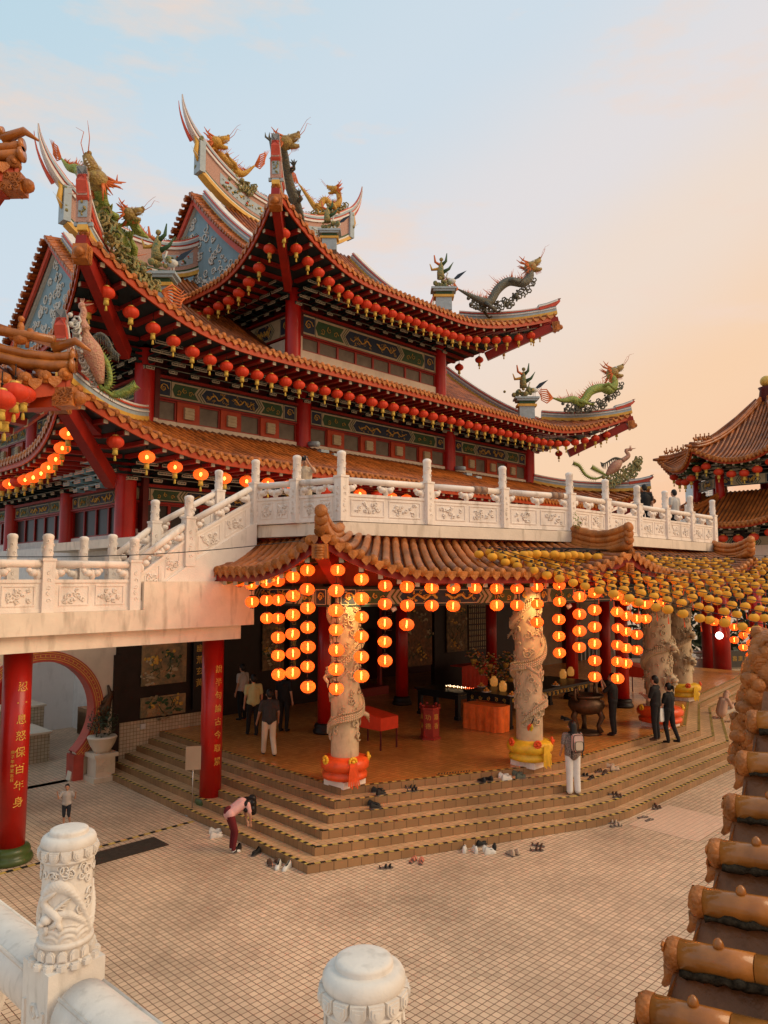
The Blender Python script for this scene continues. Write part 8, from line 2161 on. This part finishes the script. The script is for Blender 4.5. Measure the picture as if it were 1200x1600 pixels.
person('man in black shirt and cream trousers walking left of the near carved column', at_z(420, 1182, Z0), yaw(20), dict(kl=(-.10, .10, .50), al=(-.10, .22, .09), kr=(.10, .02, .50), ar=(.10, -.24, .12), wl=(-.30, .12, .90), el=(-.27, .0, 1.12), wr=(.26, .10, .90)), H=1.62, shirt='c_grey', pants='c_cream', hair='short', shoes='sh_black', skin='skin_dark', wide=1.1)
person('person in pale yellow shirt ahead of the man in cream trousers', at_z(395, 1150, Z0), yaw(25), dict(kl=(-.10, .10, .50), al=(-.10, .18, .09)), H=1.68, shirt='c_yel', pants='c_black', hair='short', shoes='sh_black')
person('person in black with light sleeves standing in the dark doorway at left', at_z(378, 1125, Z0), yaw(60), None, H=1.7, shirt='c_lgrey', pants='c_black', hair='short', shoes='sh_black')
person('dark-clothed man standing behind the lantern strings left of the near carved column', at_z(443, 1143, Z0), yaw(-20), None, H=1.7, shirt='c_black', pants='c_black', hair='short', shoes='sh_black')
person('man in black praying with raised hands beside the incense urn', at_z(959, 1149, Z0), yaw(60), dict(wl=(-.06, .30, 1.50), wr=(.06, .30, 1.50), el=(-.20, .20, 1.22), er=(.20, .20, 1.22)), H=1.7, shirt='c_black', pants='c_black', hair='short', shoes='sh_black', sleeve=.45)
person('man in black t-shirt with joined hands near the red hall column', at_z(1026, 1157, Z0), yaw(50), dict(wl=(-.05, .32, 1.18), wr=(.05, .32, 1.18), el=(-.20, .10, 1.08), er=(.20, .10, 1.08)), H=1.72, shirt='c_black', pants='c_black', hair='short', shoes='sh_brown')
wt = person('woman in black with a white tote bag standing right of the man in black t-shirt', at_z(1047, 1161, Z0 - .15), yaw(40), dict(wl=(-.10, .28, 1.15), el=(-.22, .08, 1.10), kl=(-.08, .08, .5), al=(-.08, .0, .08), kr=(.10, -.06, .5), ar=(.14, -.2, .1)), H=1.62, shirt='c_black', pants='c_black', hair='pony', shoes='sh_black')
tb = empty('tote_bag', wt.location + Vector((-.22, -.05, .78)), yaw(40), 'white cloth tote bag hanging from the shoulder of the woman in black', 'bag'); mb = MB(); rbox(mb, (0, 0, 0), (.15, .045, .19)); mb.build('bag_body', M['c_white'], tb); mb = MB(); mb.tube([(-.08, 0, .18), (-.04, .0, .42), (.06, 0, .45), (.08, 0, .18)], .012, 5); mb.build('strap', M['c_white'], tb)
wc_ = person('woman in tan robe sitting on the right end of the steps looking at her phone', at_z(1133, 1136, .15), yaw(-70), dict(pel=(0, -.15, .50), hl=(-.09, -.1, .50), hr=(.09, -.1, .50), che=(0, -.04, .84), nek=(0, .06, 1.0), hed=(0, .14, 1.13), sl=(-.17, .02, .94), sr=(.17, .02, .94), el=(-.20, .14, .70), er=(.20, .14, .70), wl=(-.05, .36, .76), wr=(.06, .36, .76), kl=(-.10, .32, .62), kr=(.10, .32, .62), al=(-.10, .48, .18), ar=(.10, .52, .18)), H=1.72, shirt='c_tan', pants='c_cream', sleeve=.8, hair=None, shoes='sh_white', head_dir=(0, .8, -.5), wide=1.2)
h = Vector((0, .14, 1.13)) * (1.62 / 1.7); blob([(h + Vector((0, -.03, .03)), h + Vector((0, -.06, -.06)), .105, .10), (h + Vector((0, -.05, -.08)), h + Vector((0, -.08, -.22)), .10, .13)], 'headscarf', M['c_tan'], wc_, .012)
ph_ = empty('smartphone', wc_.location + Vector((.36, -.02, .78)), yaw(-75), 'dark phone held by the seated woman in tan', 'phone'); mb = MB(); mb.box((0, 0, 0), (.075, .012, .15)); mb.build('phone_body', M['black'], ph_); ph_.rotation_euler.x = R(-40)
pf = at_b(476, 748, -11.0)
person('photographer in a pale shirt raising a camera behind the white terrace balustrade', Vector((at_y(476, 748, 17.6).x, 17.6, 6.56)), yaw(188), dict(wl=(-.05, .20, 1.58), wr=(.05, .20, 1.58), el=(-.24, .16, 1.32), er=(.24, .16, 1.32)), H=1.66, shirt='c_cream', pants='c_cream', hair='short')
cm = empty('handheld_camera', (at_y(476, 748, 17.6).x, 17.32, 6.56 + 1.58), 0, 'small dark camera in the hands of the photographer on the terrace', 'camera'); mb = MB(); mb.box((0, 0, 0), (.12, .05, .08)); mb.tube([(0, -.02, 0), (0, -.08, 0)], .03, 12); mb.build('camera_body', M['black'], cm)
for k, (x, y, Y, sh, lb) in enumerate(((1007, 762, 24.3, 'c_black', 'dark-haired visitor in black behind the far end of the terrace balustrade'), (1053, 770, 25.2, 'c_lgrey', 'visitor in light grey top with back turned at the far end of the terrace'))):
    c = at_y(x, y, Y); person(lb, Vector((c.x, Y, c.z - 1.60)), yaw(30 * k), None, H=1.68, shirt=sh, pants='c_black', hair='short')
